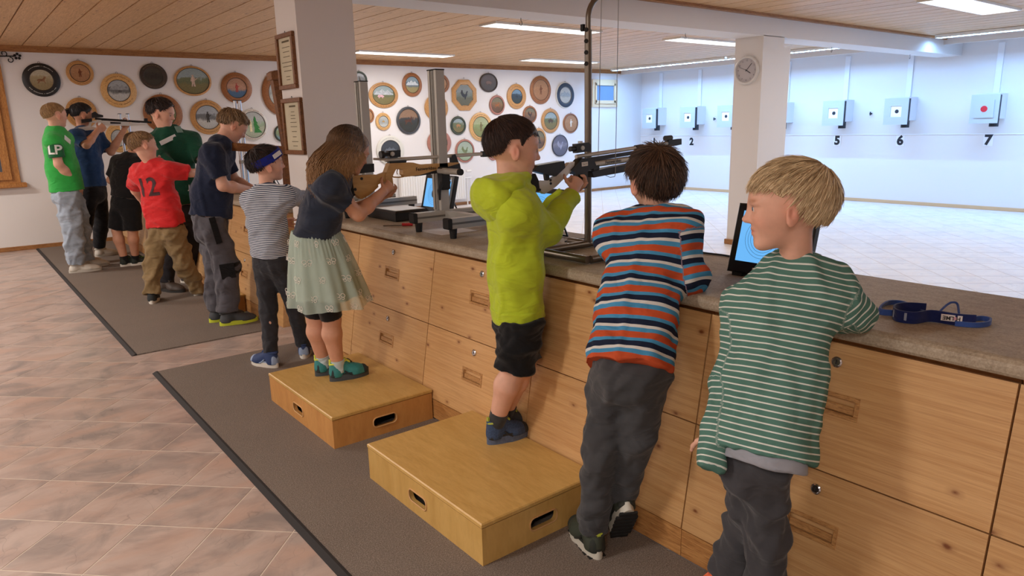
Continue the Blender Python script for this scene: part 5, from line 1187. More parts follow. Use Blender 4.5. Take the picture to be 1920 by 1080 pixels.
# ------------------------------------------------------------------ painted shooting plaques on the back wall
rimw = {'oak': wood('rim_oak', (206, 158, 98), (178, 126, 70), (5, 5, 9), 2.0, .4, var=.05), 'brown': wood('rim_brown', (170, 112, 66), (136, 82, 44), (5, 5, 9), 2.0, .4, var=.05),
        'pale': wood('rim_pale', (226, 184, 122), (204, 156, 94), (5, 5, 9), 2.0, .4, var=.04), 'black': plain('rim_black', (28, 27, 28), .4), 'dark': plain('rim_dark_brown', (58, 44, 34), .4, var=.2, bscale=30),
        'green': plain('rim_dark_green', (48, 62, 50), .45), 'white': plain('rim_white', (212, 210, 200), .5), 'pink': plain('rim_terracotta', (168, 114, 98), .5, var=.1, bscale=30), 'grey': plain('rim_slate', (66, 68, 72), .5), 'navy': plain('rim_navy', (46, 56, 72), .5)}
def scene_mat(name, sky, hill, ground, hz=.15, sc=14):
    if name in MATS: return MATS[name]
    t = NT(name); tc = t.node('ShaderNodeTexCoord'); sx = t.node('ShaderNodeSeparateXYZ'); t.link(tc.outputs['Object'], sx.inputs[0]); n = t.noise(tc.outputs['Object'], sc, 4, .6)
    ma = t.node('ShaderNodeMath', operation='MULTIPLY_ADD'); ma.inputs[1].default_value = .16; t.link(n, ma.inputs[0]); t.link(sx.outputs['Z'], ma.inputs[2])
    mr = t.node('ShaderNodeMapRange'); mr.inputs[1].default_value = -.10; mr.inputs[2].default_value = .26; t.link(ma.outputs[0], mr.inputs[0])
    L = lambda q: tuple(x * .82 for x in s2l(tuple(.85 * w + .15 * (sum(q) / 3) for w in q))); c = t.ramp(mr.outputs[0], [(0, L(ground)), (.36, tuple(x * 1.15 for x in L(ground))), (.46, L(hill)), (.60, tuple(x * 1.2 for x in L(hill))), (.66, L(sky)), (1, tuple(x * .92 for x in L(sky)))])
    n2 = t.noise(tc.outputs['Object'], 60, 3); t.col(t.mix(1, c, t.ramp(n2, [(.3, (.75, .75, .75)), (.7, (1, 1, 1))]), 'MULTIPLY')); t.rough(.4); MATS[name] = t.m; return t.m
PAINT = {'cream': ((206, 196, 166), (178, 160, 118), (160, 140, 96)), 'snow': ((190, 198, 204), (120, 122, 122), (206, 206, 200)), 'night': ((70, 62, 48), (52, 46, 36), (62, 56, 42)), 'meadow': ((170, 190, 190), (120, 128, 86), (136, 124, 70)),
         'drink': ((206, 148, 110), (206, 150, 116), (70, 110, 150)), 'castle': ((206, 210, 206), (170, 196, 160), (190, 200, 170)), 'lake': ((170, 200, 200), (150, 170, 120), (120, 160, 170)), 'alps': ((160, 190, 204), (120, 140, 150), (176, 160, 100)),
         'grouse': ((150, 160, 156), (130, 140, 126), (110, 110, 86)), 'dusk': ((170, 130, 98), (66, 66, 64), (60, 60, 50)), 'hunter': ((196, 204, 150), (160, 176, 110), (150, 156, 90)), 'bluehill': ((120, 160, 190), (56, 74, 88), (60, 72, 70)),
         'wood': ((204, 146, 96), (198, 140, 90), (190, 132, 84)), 'white': ((206, 210, 206), (180, 186, 184), (200, 204, 198)), 'mauve': ((120, 116, 134), (134, 128, 138), (108, 104, 120)), 'purple': ((92, 76, 76), (76, 62, 60), (70, 58, 52)), 'slate': ((70, 76, 84), (60, 64, 70), (54, 58, 62)), 'autumn': ((140, 130, 96), (150, 108, 66), (120, 84, 54)), 'mint': ((190, 206, 180), (176, 196, 164), (170, 190, 150))}
SIL = {
 'deer': [(-.55, -.05), (-.35, .12), (.10, .14), (.28, .34), (.26, .55), (.33, .38), (.46, .52), (.40, .36), (.55, .28), (.42, .22), (.32, .02), (.30, -.15), (.45, -.45), (.36, -.46), (.20, -.18), (-.15, -.16), (-.42, -.45), (-.52, -.42), (-.36, -.16), (-.50, -.12)],
 'bird': [(-.55, .25), (-.45, .55), (-.30, .62), (-.22, .30), (-.05, .10), (.18, .15), (.28, .42), (.40, .50), (.50, .42), (.40, .30), (.38, .0), (.20, -.25), (.12, -.50), (.02, -.50), (.02, -.28), (-.25, -.20), (-.42, .0)],
 'figure': [(-.06, .60), (.05, .62), (.12, .56), (.05, .52), (.06, .42), (.14, .36), (.18, .20), (.34, .30), (.36, .24), (.19, .08), (.12, .02), (.14, -.30), (.16, -.55), (.04, -.55), (.01, -.20), (-.06, -.55), (-.17, -.55), (-.12, -.25), (-.13, .0), (-.22, -.05), (-.16, .25), (-.10, .37), (-.05, .42), (-.06, .52), (-.14, .55)],
 'tree': [(0, .62), (.12, .35), (.06, .36), (.22, .08), (.12, .10), (.34, -.25), (.20, -.22), (.50, -.55), (-.10, -.55), (-.05, -.2), (-.12, .08), (-.06, .1), (-.10, .35)],
 'mountain': [(-.85, -.05), (-.55, .28), (-.40, .18), (-.12, .45), (.12, .20), (.35, .36), (.62, .10), (.85, -.02), (.80, -.12), (-.80, -.12)],
 'house': [(-.30, -.15), (.30, -.15), (.30, .08), (.38, .08), (0, .30), (-.38, .08), (-.30, .08)],
 'tower': [(-.30, -.55), (-.10, -.55), (-.10, .20), (-.14, .20), (-.20, .48), (-.26, .20), (-.30, .20)],
 'boar': [(-.55, -.05), (-.40, .18), (-.05, .28), (.30, .18), (.55, -.05), (.48, -.14), (.34, -.12), (.32, -.38), (.22, -.38), (.18, -.16), (-.20, -.18), (-.24, -.38), (-.36, -.38), (-.36, -.14)]}
m_ring = plain('hanger_iron', (60, 56, 52), .5, .6)
PLQ = 0
def plaque(px, py, rx, ry, rim, paint, label, inner=.64, sil=None, silc=(60, 50, 40), sub=None, octa=False, letter=(112, 76, 44), ring2=None):
    global PLQ
    PLQ += 1; a, b = at(px - rx, py, Y=YW - .02), at(px + rx, py, Y=YW - .02); c = at(px, py, Y=YW - .02); e, f_ = at(px, py - ry, Y=YW - .02), at(px, py + ry, Y=YW - .02)
    RX = (b[0] - a[0]) / 2; RZ = (e[2] - f_[2]) / 2; c = A(c[0], YW - .003, c[2]); n = A(0, -1, 0); u = A(1, 0, 0)
    t = thing('plaque', label, 'plaque', c, 'painted wooden plaques on the back wall'); sg = 8 if octa else 40; R = 1.0
    def lat(prof, m, name, par, seg=sg, sx=RX, sz=RZ, rot=0, cap=True):
        uu = A(math.cos(rot), 0, math.sin(rot)); mb = MB(); V = []; v = A(-math.sin(rot), 0, math.cos(rot))
        for r, h in prof:
            for i in range(seg):
                an = 2 * math.pi * (i + (.5 if octa and seg == 8 else 0)) / seg; V.append(c + n * h + A(math.cos(an) * r * sx, 0, math.sin(an) * r * sz))
        m_ = len(prof); F = [(j * seg + i, j * seg + (i + 1) % seg, (j + 1) * seg + (i + 1) % seg, (j + 1) * seg + i) for j in range(m_ - 1) for i in range(seg)] + ([tuple(range(seg)), tuple(range((m_ - 1) * seg, m_ * seg))] if cap else [])
        mb.add(V, F); return mb.build(name, m, par, True)
    k = 1.06 if octa else 1.0
    lat([(k * .97, 0), (k, .006), (k, .016), (k * .95, .024), (inner + .05, .024), (inner + .02, .016)], rimw[rim], 'rim', t)
    if ring2: lat([(.94, .0255), (.93, .027), (inner + .06, .027), (inner + .05, .0255)], rimw[ring2], 'ring', t, 40, cap=False)
    pc = lat([(inner + .02, .012), (inner + .02, .0165), (.001, .0175)], scene_mat('painting_' + paint, *PAINT[paint]), 'painting', t, 40)
    y = YW - .003 - .0185; MB().tube([c + A(math.cos(q) * (inner + .03) * RX, -.0205, math.sin(q) * (inner + .03) * RZ) for q in np.linspace(0, 2 * math.pi, 41)], .0045, 5, False).build('bead', rimw['dark'], t)
    for i, (s_, cc, sc, ox, oz) in enumerate(([(sil, silc, .8, 0, 0)] if isinstance(sil, str) else (sil or []))):
        MB().prism([(p_[0] * sc * inner * RX + ox * RX, p_[1] * sc * inner * RZ + oz * RZ) for p_ in SIL[s_]], A(c[0], y, c[2]), A(1, 0, 0), A(0, 0, 1), .0015).build('figure', plain('paint_%d_%d_%d' % cc, cc, .5, var=.25, bscale=40), pc)
    lt = MB(); r = (inner + 1) / 2 + .02
    if letter is not None and not octa:
        rs = np.random.RandomState(PLQ)
        for a0, a1 in ((math.radians(38), math.radians(142)), (math.radians(212), math.radians(328))):
            an = a0
            while an < a1:
                w_ = .025 + .04 * rs.rand(); q = c + A(math.cos(an + w_ / 2) * r * RX, 0, math.sin(an + w_ / 2) * r * RZ); tg = unit(A(-math.sin(an) * RX, 0, math.cos(an) * RZ)); rd = unit(A(math.cos(an), 0, math.sin(an)))
                lt.obox(A(q[0], YW - .0285, q[2]), tg, rd, n, w_ * r * RX * .42, (.012 + .012 * rs.rand()) * RX, .0006); an += w_ + (.03 if rs.rand() < .85 else .09)
        o = lt.build('lettering', plain('letter_%d_%d_%d' % letter, letter, .6), t); o['kind'] = 'stuff'
    MB().tube([c + A(.012 * math.cos(q) , -.012, RZ * k + .008 + .012 * math.sin(q)) for q in np.linspace(0, 6.28, 11)], .002, 5, False).build('hanger', m_ring, t)
    return t
plaque(78, 150, 36, 31.5, 'black', 'cream', 'black-rimmed plaque with a leaping deer, first from the left', .60, 'deer', (130, 92, 62), letter=(206, 204, 196))
plaque(150, 137, 26, 23, 'oak', 'wood', 'small plain oak plaque with a carved brown figure, above the teenager', .70, 'figure', (120, 66, 36))
plaque(223, 170, 34, 32, 'pale', 'snow', 'pale wood plaque with a snowy lake, above the white rifle', .60, [('mountain', (150, 154, 156), 1.0, 0, .12), ('house', (80, 80, 80), .5, .05, -.05)])
plaque(288, 143, 26, 24, 'dark', 'night', 'small dark plaque with an almost black painting above the young man', .68, 'deer', (44, 36, 28), letter=(128, 110, 80))
plaque(362, 152, 35, 28, 'oak', 'meadow', 'oval plaque with a woman in a meadow', .84, 'figure', (196, 170, 150), letter=None)
plaque(444, 165, 29, 29, 'brown', 'drink', 'brown-rimmed plaque with a drinking figure and blue edge, left of the column', .62, 'figure', (176, 70, 60))
plaque(153, 212, 30, 29, 'oak', 'meadow', 'oak plaque half hidden behind the heads of teenager and shooter', .62, 'deer')
plaque(306, 213, 37, 36, 'brown', 'hunter', 'brown plaque behind the head of the young man in dark green', .62, 'tree', (70, 90, 60))
plaque(390, 220, 33, 32.5, 'oak', 'snow', 'oak plaque with a figure on a winter field, right of the young man', .66, 'figure', (60, 56, 52))
plaque(475, 234, 27.5, 29.5, 'white', 'castle', 'white plaque with a green tree and pale tower above the headband boy', .80, [('tree', (44, 128, 56), 1.15, .12, 0), ('tower', (226, 214, 176), 1.0, -.02, 0)], letter=(150, 90, 80))
plaque(523, 175, 31, 41, 'brown', 'white', 'large brown plaque partly covered by the framed certificates', .58, 'bird', (150, 130, 100))
plaque(530, 250, 15.5, 16.5, 'green', 'lake', 'small green-rimmed lake plaque beside the lower framed certificate', .82, 'mountain', (110, 140, 110), letter=None)
plaque(222, 259, 24, 27, 'pale', 'white', 'pale wood plaque below the muzzle of the white rifle', .55, 'house', (90, 96, 110))
plaque(352, 283, 19, 19, 'oak', 'night', 'small oak plaque between the young man and the navy boy', .6, 'bird')
plaque(674, 149, 15, 15.5, 'green', 'snow', 'small dark-rimmed plaque peeping out beside the near column', .75, 'tree', letter=None)
plaque(719.5, 178.5, 27.5, 24, 'oak', 'meadow', 'oval oak plaque with pink flowers and mountains, right of the column', .72, [('mountain', (180, 186, 190), 1.1, 0, .12), ('boar', (216, 170, 176), .6, -.2, -.08)])
plaque(773, 159, 18.5, 22.5, 'brown', 'alps', 'brown plaque with a blue alpine peak', .66, [('mountain', (210, 218, 222), 1.1, 0, .05)], letter=None)
plaque(827, 157, 16, 18, 'brown', 'wood', 'small brown plaque half hidden by the aluminium post top', .66, 'figure', (110, 70, 40))
plaque(871, 178.5, 23.5, 29.5, 'oak', 'grouse', 'octagonal plaque with a black grouse', .68, 'bird', (44, 48, 58), octa=True)
plaque(916.5, 155, 17, 18, 'dark', 'purple', 'small dark plaque with a brown hound head', .84, 'boar', (112, 84, 70), letter=None)
plaque(969, 181, 17.8, 23.5, 'oak', 'bluehill', 'oak plaque with a small dark blue hill scene', .54, 'house', (44, 52, 60))
plaque(1014, 169, 19.5, 26.5, 'brown', 'wood', 'brown wood-burnt plaque with seated figure, upper right of the plaques', .70, 'figure', (120, 76, 48))
plaque(1060, 178.5, 17.2, 24.5, 'white', 'white', 'white and navy ringed plaque beside the steel pole', .60, [('mountain', (150, 160, 168), 1.2, 0, 0)], ring2='navy', letter=(206, 208, 206))
plaque(932.5, 197, 14.3, 18.5, 'pink', 'autumn', 'small terracotta plaque with an autumn landscape', .76, 'deer', (160, 96, 50), letter=None)
plaque(719, 228, 14.3, 16.5, 'pale', 'white', 'small pale plaque with a coat of arms', .62, 'house', (170, 140, 90))
plaque(766.5, 226, 22.5, 26, 'grey', 'dusk', 'round slate-rimmed plaque with stag at dusk', .80, 'deer', (84, 50, 36), letter=None)
plaque(818.5, 202, 22, 25, 'oak', 'white', 'oak plaque behind the upper part of the aluminium post', .58, 'bird', (150, 120, 80))
plaque(859.5, 235.5, 14.5, 17.5, 'green', 'meadow', 'small dark green plaque with grazing cattle', .74, 'boar', (176, 130, 86), letter=(150, 150, 120))
plaque(902, 238, 21.3, 27, 'pale', 'hunter', 'pale wood plaque with hunter in green, left of the lime boy head', .68, 'figure', (120, 110, 70))
plaque(732.5, 282, 26, 27.5, 'white', 'slate', 'grey-white rimmed plaque with dark picture behind the wooden rifle sight', .66, 'mountain', (90, 96, 104), letter=(150, 150, 144))
plaque(824, 268, 22.5, 24, 'pink', 'mint', 'terracotta ringed plaque behind the aluminium post', .62, 'tree', (120, 150, 120), letter=None)
plaque(872, 283, 18, 22, 'pink', 'mint', 'terracotta plaque with a green bird of prey above the rifle barrel', .80, 'bird', (110, 120, 80), letter=None)
plaque(994, 215, 13, 16.5, 'brown', 'autumn', 'small brown plaque with a bird, right of the lime boy hair', .76, 'bird', (70, 56, 48), letter=None)
plaque(1032.5, 226.5, 17, 23, 'oak', 'meadow', 'oak plaque with a boar, left of the steel pole', .68, 'boar', (80, 62, 48), letter=None)
plaque(1070.5, 231, 14, 18.5, 'brown', 'wood', 'brown plaque with a small white figure next to the steel pole', .82, 'figure', (222, 212, 196), letter=None)
plaque(1011, 262, 13.5, 22, 'oak', 'autumn', 'oak plaque half covered by the lime boy face', .72, 'tree', letter=None)
plaque(1050.5, 273, 15, 20.5, 'navy', 'mauve', 'grey-mauve plaque with faint winged shape above the silver rifle sight', .90, 'bird', (150, 146, 158), letter=None)
plaque(691, 217, 11, 14, 'brown', 'wood', 'sliver of a brown plaque between column and grey post', .7, None, letter=None)
plaque(925, 286, 10, 15, 'pink', 'wood', 'sliver of a terracotta plaque behind the front sight of the wooden rifle', .7, None, letter=None)

# ------------------------------------------------------------------ windows, radiator, iron bracket on the back wall
m_wf = wood('window_wood', (196, 138, 76), (168, 110, 56), (6, 6, 1), 1.4, .4, var=.04)
w1 = struct(MB().box((-.42, YW - .03, .86), (-.30, YW - .002, 2.30)).box((.64, YW - .03, .86), (.745, YW - .002, 2.30)).box((-.30, YW - .03, .86), (.64, YW - .002, .95)).box((-.30, YW - .03, 2.20), (.64, YW - .002, 2.30)).build('window_1', m_wf)); tag(w1, 'wooden window at the left edge of the back wall')
MB().box((-.28, YW - .055, .90), (-.20, YW - .012, 2.27)).box((.575, YW - .055, .90), (.66, YW - .012, 2.27)).box((-.20, YW - .055, .90), (.575, YW - .012, 1.0)).box((-.20, YW - .055, 2.17), (.575, YW - .012, 2.27)).build('sash', m_wf, w1)
MB().box((-.20, YW - .030, 1.0), (.575, YW - .024, 2.17)).build('pane', plain('window_glass_dusk', (84, 88, 98), .12, var=.2, bscale=2), w1)
MB().box((-.48, YW - .10, .80), (.80, YW, .86), .008).build('window_sill', m_wf, w1)
w2 = struct(MB().box((10.86, YW - .03, 1.76), (10.92, YW - .002, 2.32)).box((11.55, YW - .03, 1.76), (11.61, YW - .002, 2.32)).box((10.92, YW - .03, 1.76), (11.55, YW - .002, 1.82)).box((10.92, YW - .03, 2.26), (11.55, YW - .002, 2.32)).build('window_2', plain('pale_window_wood', (222, 196, 158), .5))); tag(w2, 'small wooden window near the target wall corner')
o = MB().obox(A(11.235, YW - .03, 1.86), A(1, 0, 0), A(0, 0, 1), A(0, 1, 0), .30, .035, .015).obox(A(11.235, YW - .03, 2.23), A(1, 0, 0), A(0, 0, 1), A(0, 1, 0), .30, .030, .015).obox(A(10.95, YW - .03, 2.045), A(1, 0, 0), A(0, 0, 1), A(0, 1, 0), .022, .2, .015).obox(A(11.52, YW - .03, 2.045), A(1, 0, 0), A(0, 0, 1), A(0, 1, 0), .030, .2, .015).build('sash', MATS['pale_window_wood'], w2)
MB().box((10.97, YW - .022, 1.88), (11.5, YW - .016, 2.21)).build('pane', plain('small_window_glass', (112, 140, 172), .1), w2)
t = thing('radiator', 'white ribbed panel radiator under the plaques', 'radiator', (6.8, YW - .08, .1)); m_rad = plain('radiator_white', (232, 230, 226), .4)
MB().box((6.15, YW - .12, .12), (7.50, YW - .04, .66), .008).build('panel', m_rad, t)
for i in range(26): MB().box((6.18 + .0512 * i, YW - .130, .15), (6.20 + .0512 * i, YW - .119, .63)).build('rib', m_rad, t)
MB().cyl((7.56, YW - .08, 0), (7.56, YW - .08, .5), .012).cyl((7.64, YW - .08, 0), (7.64, YW - .08, .5), .012).cyl((7.5, YW - .08, .5), (7.66, YW - .08, .5), .014).build('pipes', m_rad, t)
MB().cyl((7.56, YW - .08, .62), (7.66, YW - .08, .62), .02).build('valve', m_rad, t)
t = thing('iron_bracket', 'black wrought iron scroll bracket above the left window', 'bracket', (.7, YW - .02, 2.38)); m_iron = plain('wrought_iron', (22, 20, 20), .6, .4); y = YW - .02
MB().box((.66, y - .01, 2.30), (.74, y + .015, 2.46)).box((.60, y - .01, 2.41), (.76, y + .01, 2.44)).build('plate', m_iron, t)
sc = lambda cx, cz, r, a0, a1: [A(cx + r * (1 - .5 * k / 16) * math.cos(a0 + (a1 - a0) * k / 16), y, cz + r * (1 - .5 * k / 16) * math.sin(a0 + (a1 - a0) * k / 16)) for k in range(17)]
MB().tube([A(.70, y, 2.385), A(.90, y, 2.392)], .008, 6).tube(sc(.80, 2.42, .035, -1.6, 4.0), .006, 5).tube(sc(.855, 2.345, .035, 1.6, -4.0), .006, 5).build('scroll', m_iron, t)
fl = MB()
for k in range(5): q = A(.935 + .028 * math.cos(k * 1.257 + .3), y, 2.392 + .028 * math.sin(k * 1.257 + .3)); fl.lathe([(.001, -.006), (.016, -.003), (.016, .003), (.001, .006)], q, A(0, 1, 0), A(1, 0, 0), 10)
fl.build('leaf', m_iron, t)

# ------------------------------------------------------------------ numbered target boxes
m_tg = plain('target_panel', (186, 194, 202), .5); m_th = plain('target_housing', (216, 218, 224), .5); m_tp = plain('target_paper', (246, 246, 244), .8); m_dk = plain('target_black', (34, 38, 46), .6); m_red = plain('target_red', (206, 34, 48), .6)
lanes = [(1217, 225, 1), (1289, 222, 2), (1360, 219, 3), (1452, 216, 4), (1562, 213, 5), (1680, 208, 6), (1846, 204, 7)]
XT = 12.02
LBT = ['numbered 1, nearest the far corner', 'numbered 2, second from the far corner', 'left of the clock column', 'hidden behind the clock column', 'numbered 5, first right of the clock column', 'numbered 6, second right of the clock column', 'numbered 7, with a red dot']
for px, py, k in lanes:
    c = at(px, py, X=XT); yc = c[1]; zc = 1.50; t = thing('target_box', 'grey target box ' + LBT[k - 1], 'target', (XT, yc, zc - .2), 'target boxes on the target wall')
    w_, h_ = .185, .205; hole = .085
    fr = MB().box((XT - .006, yc - w_, zc - h_), (XT + .006, yc + w_, zc - hole)).box((XT - .006, yc - w_, zc + hole), (XT + .006, yc + w_, zc + h_)).box((XT - .006, yc - w_, zc - hole), (XT + .006, yc - hole, zc + hole)).box((XT - .006, yc + hole, zc - hole), (XT + .006, yc + w_, zc + hole)); fr.build('front_plate', m_tg, t)
    MB().box((XT + .0065, yc - hole - .02, zc - hole - .02), (XT + .0078, yc + hole + .02, zc + hole + .02)).build('paper', m_tp, t)
    MB().lathe([(.030, 0), (.030, .002), (.001, .0025)], A(XT + .0064, yc - .01, zc), A(-1, 0, 0), A(0, 1, 0), 24).build('bullseye', m_red if k == 7 else m_dk, t)
    if k == 7: MB().box((XT - .02, yc - .125, zc - .125), (XT - .008, yc + .125, zc + .125)).build('cover_plate', m_tg, t); MB().lathe([(.045, 0), (.045, .002), (.001, .003)], A(XT - .0205, yc, zc), A(-1, 0, 0), A(0, 1, 0), 24).build('red_dot', m_red, t)
    MB().box((XT + .075, yc - .155, zc - h_ + .06), (XW - .001, yc + .155, zc + h_ + .015), .004).build('housing', m_th, t)
    MB().box((XT + .008, yc - w_ + .004, zc - h_ + .03), (XT + .074, yc + w_ - .01, zc + h_ - .01)).build('seal', m_dk, t)
    MB().cyl((XT + .16, yc - .09, zc - h_ - .05), (XT + .16, yc - .09, zc - h_ + .07), .06, seg=16).build('pellet_catcher', m_dk, t)
    MB().box((XW - .03, yc - .045, zc + h_ + .016), (XW - .001, yc + .035, 2.44)).build('cable_duct', plain('duct_white', (232, 234, 238), .6), t)
    if k != 4 and k != 3:
        n_ = at({1: 1227, 2: 1297, 5: 1570, 6: 1688, 7: 1853}[k], {1: 266, 2: 266, 5: 264, 6: 264, 7: 263}[k], X=XW)
        s_ = MB().box((XW - .006, n_[1] - .065, n_[2] - .085), (XW - .001, n_[1] + .065, n_[2] + .085)).build('lane_number', plain('number_plate_white', (236, 238, 242), .6)); tag(s_, 'white number plate under the ' + {1: 'target box nearest the far corner', 2: 'second target box from the far corner', 5: 'first target box right of the clock column', 6: 'second target box right of the clock column', 7: 'target box with the red dot'}[k], 'sign', 'lane number plates')
        lettering(str(k), .20, A(XW - .006, n_[1], n_[2]), A(0, -1, 0), A(0, 0, 1), plain('number_black', (20, 24, 34), .6), s_, 'numeral', .010)
for k, (px, py) in enumerate(((1633, 213), (1340, 223))):
    c = at(px, py, X=XW - .02); o = MB().cyl((XW, c[1], c[2]), (XW - .05, c[1], c[2]), .014, seg=8).cyl((XW - .045, c[1], c[2] - .03), (XW - .045, c[1], c[2] + .03), .010, seg=6).build('wall_hook', m_dk); tag(o, ['small dark hook on the target wall right of the clock column', 'small dark hook on the target wall left of the clock column'][k], 'hook')

# ------------------------------------------------------------------ clock, certificates, beam hooks
c = A(7.124, 4.79, 1.955); n = A(-1, 0, 0); t = thing('wall_clock', 'round white wall clock on the far column', 'clock', c - A(.02, 0, .15))
MB().lathe([(.155, 0), (.158, .012), (.150, .03), (.135, .034), (.128, .026), (.128, .012)], c, n, A(0, 1, 0), 48).build('rim', plain('clock_rim', (214, 210, 206), .3), t, True)
face = MB().lathe([(.13, .010), (.13, .013), (.001, .0135)], c, n, A(0, 1, 0), 40).build('dial', plain('clock_dial', (186, 180, 182), .15), t, True)
m_ck = plain('clock_black', (48, 46, 50), .5)
for k in range(1, 13):
    a = math.pi / 2 - k * math.pi / 6; q = c + A(0, -math.cos(a), 0) * .105 + A(0, 0, math.sin(a)) * .105 + n * .0136; lettering(str(k), .026, q, A(0, -1, 0), A(0, 0, 1), m_ck, face, 'numeral', lift=.0005)
for a_, L_, w_, nm in ((-32, .062, .0042, 'hour_hand'), (48, .095, .0028, 'minute_hand'), (158, .10, .0012, 'second_hand')):
    a = math.radians(a_); d = A(0, -math.cos(a), math.sin(a)); MB().obox(c + n * .017 + d * (L_ / 2 - .008), d, np.cross(n, d), n, L_ / 2 + .008, w_, .0008).build(nm, m_ck, face)
m_ff = wood('frame_wood', (136, 88, 50), (108, 66, 34), (3, 3, 3), 2.0, .45, var=.04); m_pap = plain('old_paper', (196, 186, 160), .8, var=.08, bscale=6); m_ink = plain('faded_ink', (96, 86, 66), .9)
for k, (y0, y1, z0, z1, lb) in enumerate(((4.655, 4.945, 1.692, 2.048, 'upper framed certificate on the side of the near column'), (4.615, 4.945, 1.262, 1.632, 'lower framed certificate on the side of the near column'))):
    t = thing('framed_certificate', lb, 'picture frame', (1.905, (y0 + y1) / 2, z0), 'framed certificates'); x = 1.9125; w_ = .028
    for a, b, e, f_ in ((y0, y1, z0, z0 + w_), (y0, y1, z1 - w_, z1), (y0, y0 + w_, z0 + w_, z1 - w_), (y1 - w_, y1, z0 + w_, z1 - w_)): MB().box((x - .022, a, e), (x, b, f_), .003).build('frame_rail', m_ff, t)
    pp = MB().box((x - .008, y0 + w_, z0 + w_), (x - .001, y1 - w_, z1 - w_)).build('certificate', m_pap, t); ink = MB(); rs = np.random.RandomState(k); z = z1 - w_ - .03; ym = (y0 + y1) / 2
    while z > z0 + w_ + .015:
        hw = (.03 + .06 * rs.rand()); ink.box((x - .0085, ym - hw, z), (x - .0078, ym + hw, z + (.012 if z > z1 - .07 else .004))); z -= .018 + .02 * rs.rand()
    o = ink.build('writing', m_ink, pp); o['kind'] = 'stuff'
    MB().tube([A(x - .004, ym - .01, z1 + .0), A(x - .006, ym, z1 + .014), A(x - .004, ym + .012, z1 + .004)], .0015, 5).build('hanger', m_ring, t)
for k, (px, py) in enumerate(((977, 50), (1285, 65), (1560, 85), (1707, 97))):
    c = at(px, py, Y=4.90); c = A(c[0], 4.90, BZ); o = MB().tube([c, c + A(0, 0, -.02), c + A(.012, 0, -.035), c + A(.012, 0, -.05), c + A(0, 0, -.062), c + A(-.014, 0, -.055), c + A(-.016, 0, -.042)], .0028, 6).build('ceiling_hook', m_ring)
    tag(o, ['small steel hook under the beam above the aluminium post', 'small steel hook under the beam left of the clock', 'small steel hook under the beam just right of the clock column', 'small steel hook under the beam nearest the target wall'][k], 'hook', 'steel hooks under the beam')
# ------------------------------------------------------------------ stands, rifles, screens
m_alu = plain('brushed_aluminium', (176, 172, 164), .42, .3, bump=.05, bscale=120); m_alu_d = plain('aluminium_groove_shade', (112, 109, 103), .5, .4); m_steel = plain('steel_tube', (122, 113, 102), .3, .75); m_rubber = plain('rubber_black', (20, 20, 21), .7)
def alu_stand(x, y, label, bars):
    t = thing('aluminium_stand', label, 'rifle stand', (x, y, .885), 'aluminium rifle rest stands'); z0 = .885; zt = 1.708
    MB().box((x - .026, y - .040, .985), (x + .026, y - .016, zt)).box((x - .026, y + .016, .985), (x + .026, y + .040, zt)).box((x - .0235, y - .017, .985), (x + .0235, y + .017, zt - .002)).build('post', m_alu, t)
    MB().box((x - .0245, y - .005, .985), (x - .0175, y + .005, zt - .004)).box((x - .028, y - .0175, .985), (x - .0255, y - .0150, zt)).box((x - .028, y + .0150, .985), (x - .0255, y + .0175, zt)).build('groove_shade', m_alu_d, t)  # proud strips of darker metal; shade of the profile grooves put into the colour
    MB().box((x - .028, y - .042, zt), (x + .028, y + .042, zt + .006)).build('cap', m_rubber, t)
    for yy, x1 in ((bars[0], 2.40), (bars[1], 2.40)):
        b = MB().box((1.895, yy - .022, .935), (x1, yy + .022, .985)).build('base_bar', m_alu, t); MB().box((1.895, yy - .0235, .955), (x1, yy - .0215, .965)).build('groove_shade', m_alu_d, b)
        MB().box((1.872, yy - .024, .933), (1.896, yy + .024, .987), .004).build('end_cap', m_rubber, b)
        for xx in (1.915, x1 - .03): MB().cyl((xx, yy, .8855), (xx, yy, .936), .016, .021).build('foot', m_rubber, b)
    MB().box((x - .022, bars[0] + .022, .937), (x + .022, max(bars[1] - .022, y + .04), .983)).build('cross_bar', m_alu, t)
    return t
st = alu_stand(2.09, 3.27, 'aluminium rifle stand on the near counter beside screen 8', (2.90, 3.225))
# rest arm with its clamp and lever
zr = 1.195; MB().cyl((2.06, 3.25, zr), (2.06, 3.04, zr), .016).build('rest_arm', m_alu, st); MB().cyl((2.06, 3.04, zr), (2.06, 3.025, zr), .017).build('arm_cap', m_rubber, st)
MB().box((2.05, 3.19, zr - .10), (2.10, 3.235, zr + .02), .006).build('clamp', m_rubber, st); MB().tube([A(2.05, 3.20, zr - .06), A(2.03, 3.19, zr - .10), A(2.03, 3.19, zr - .15)], [.012, .010, .006], 8).build('lever', m_rubber, st)
alu_stand(2.14, 4.22, 'aluminium rifle stand half hidden by the column and the girl', (4.07, 4.35))
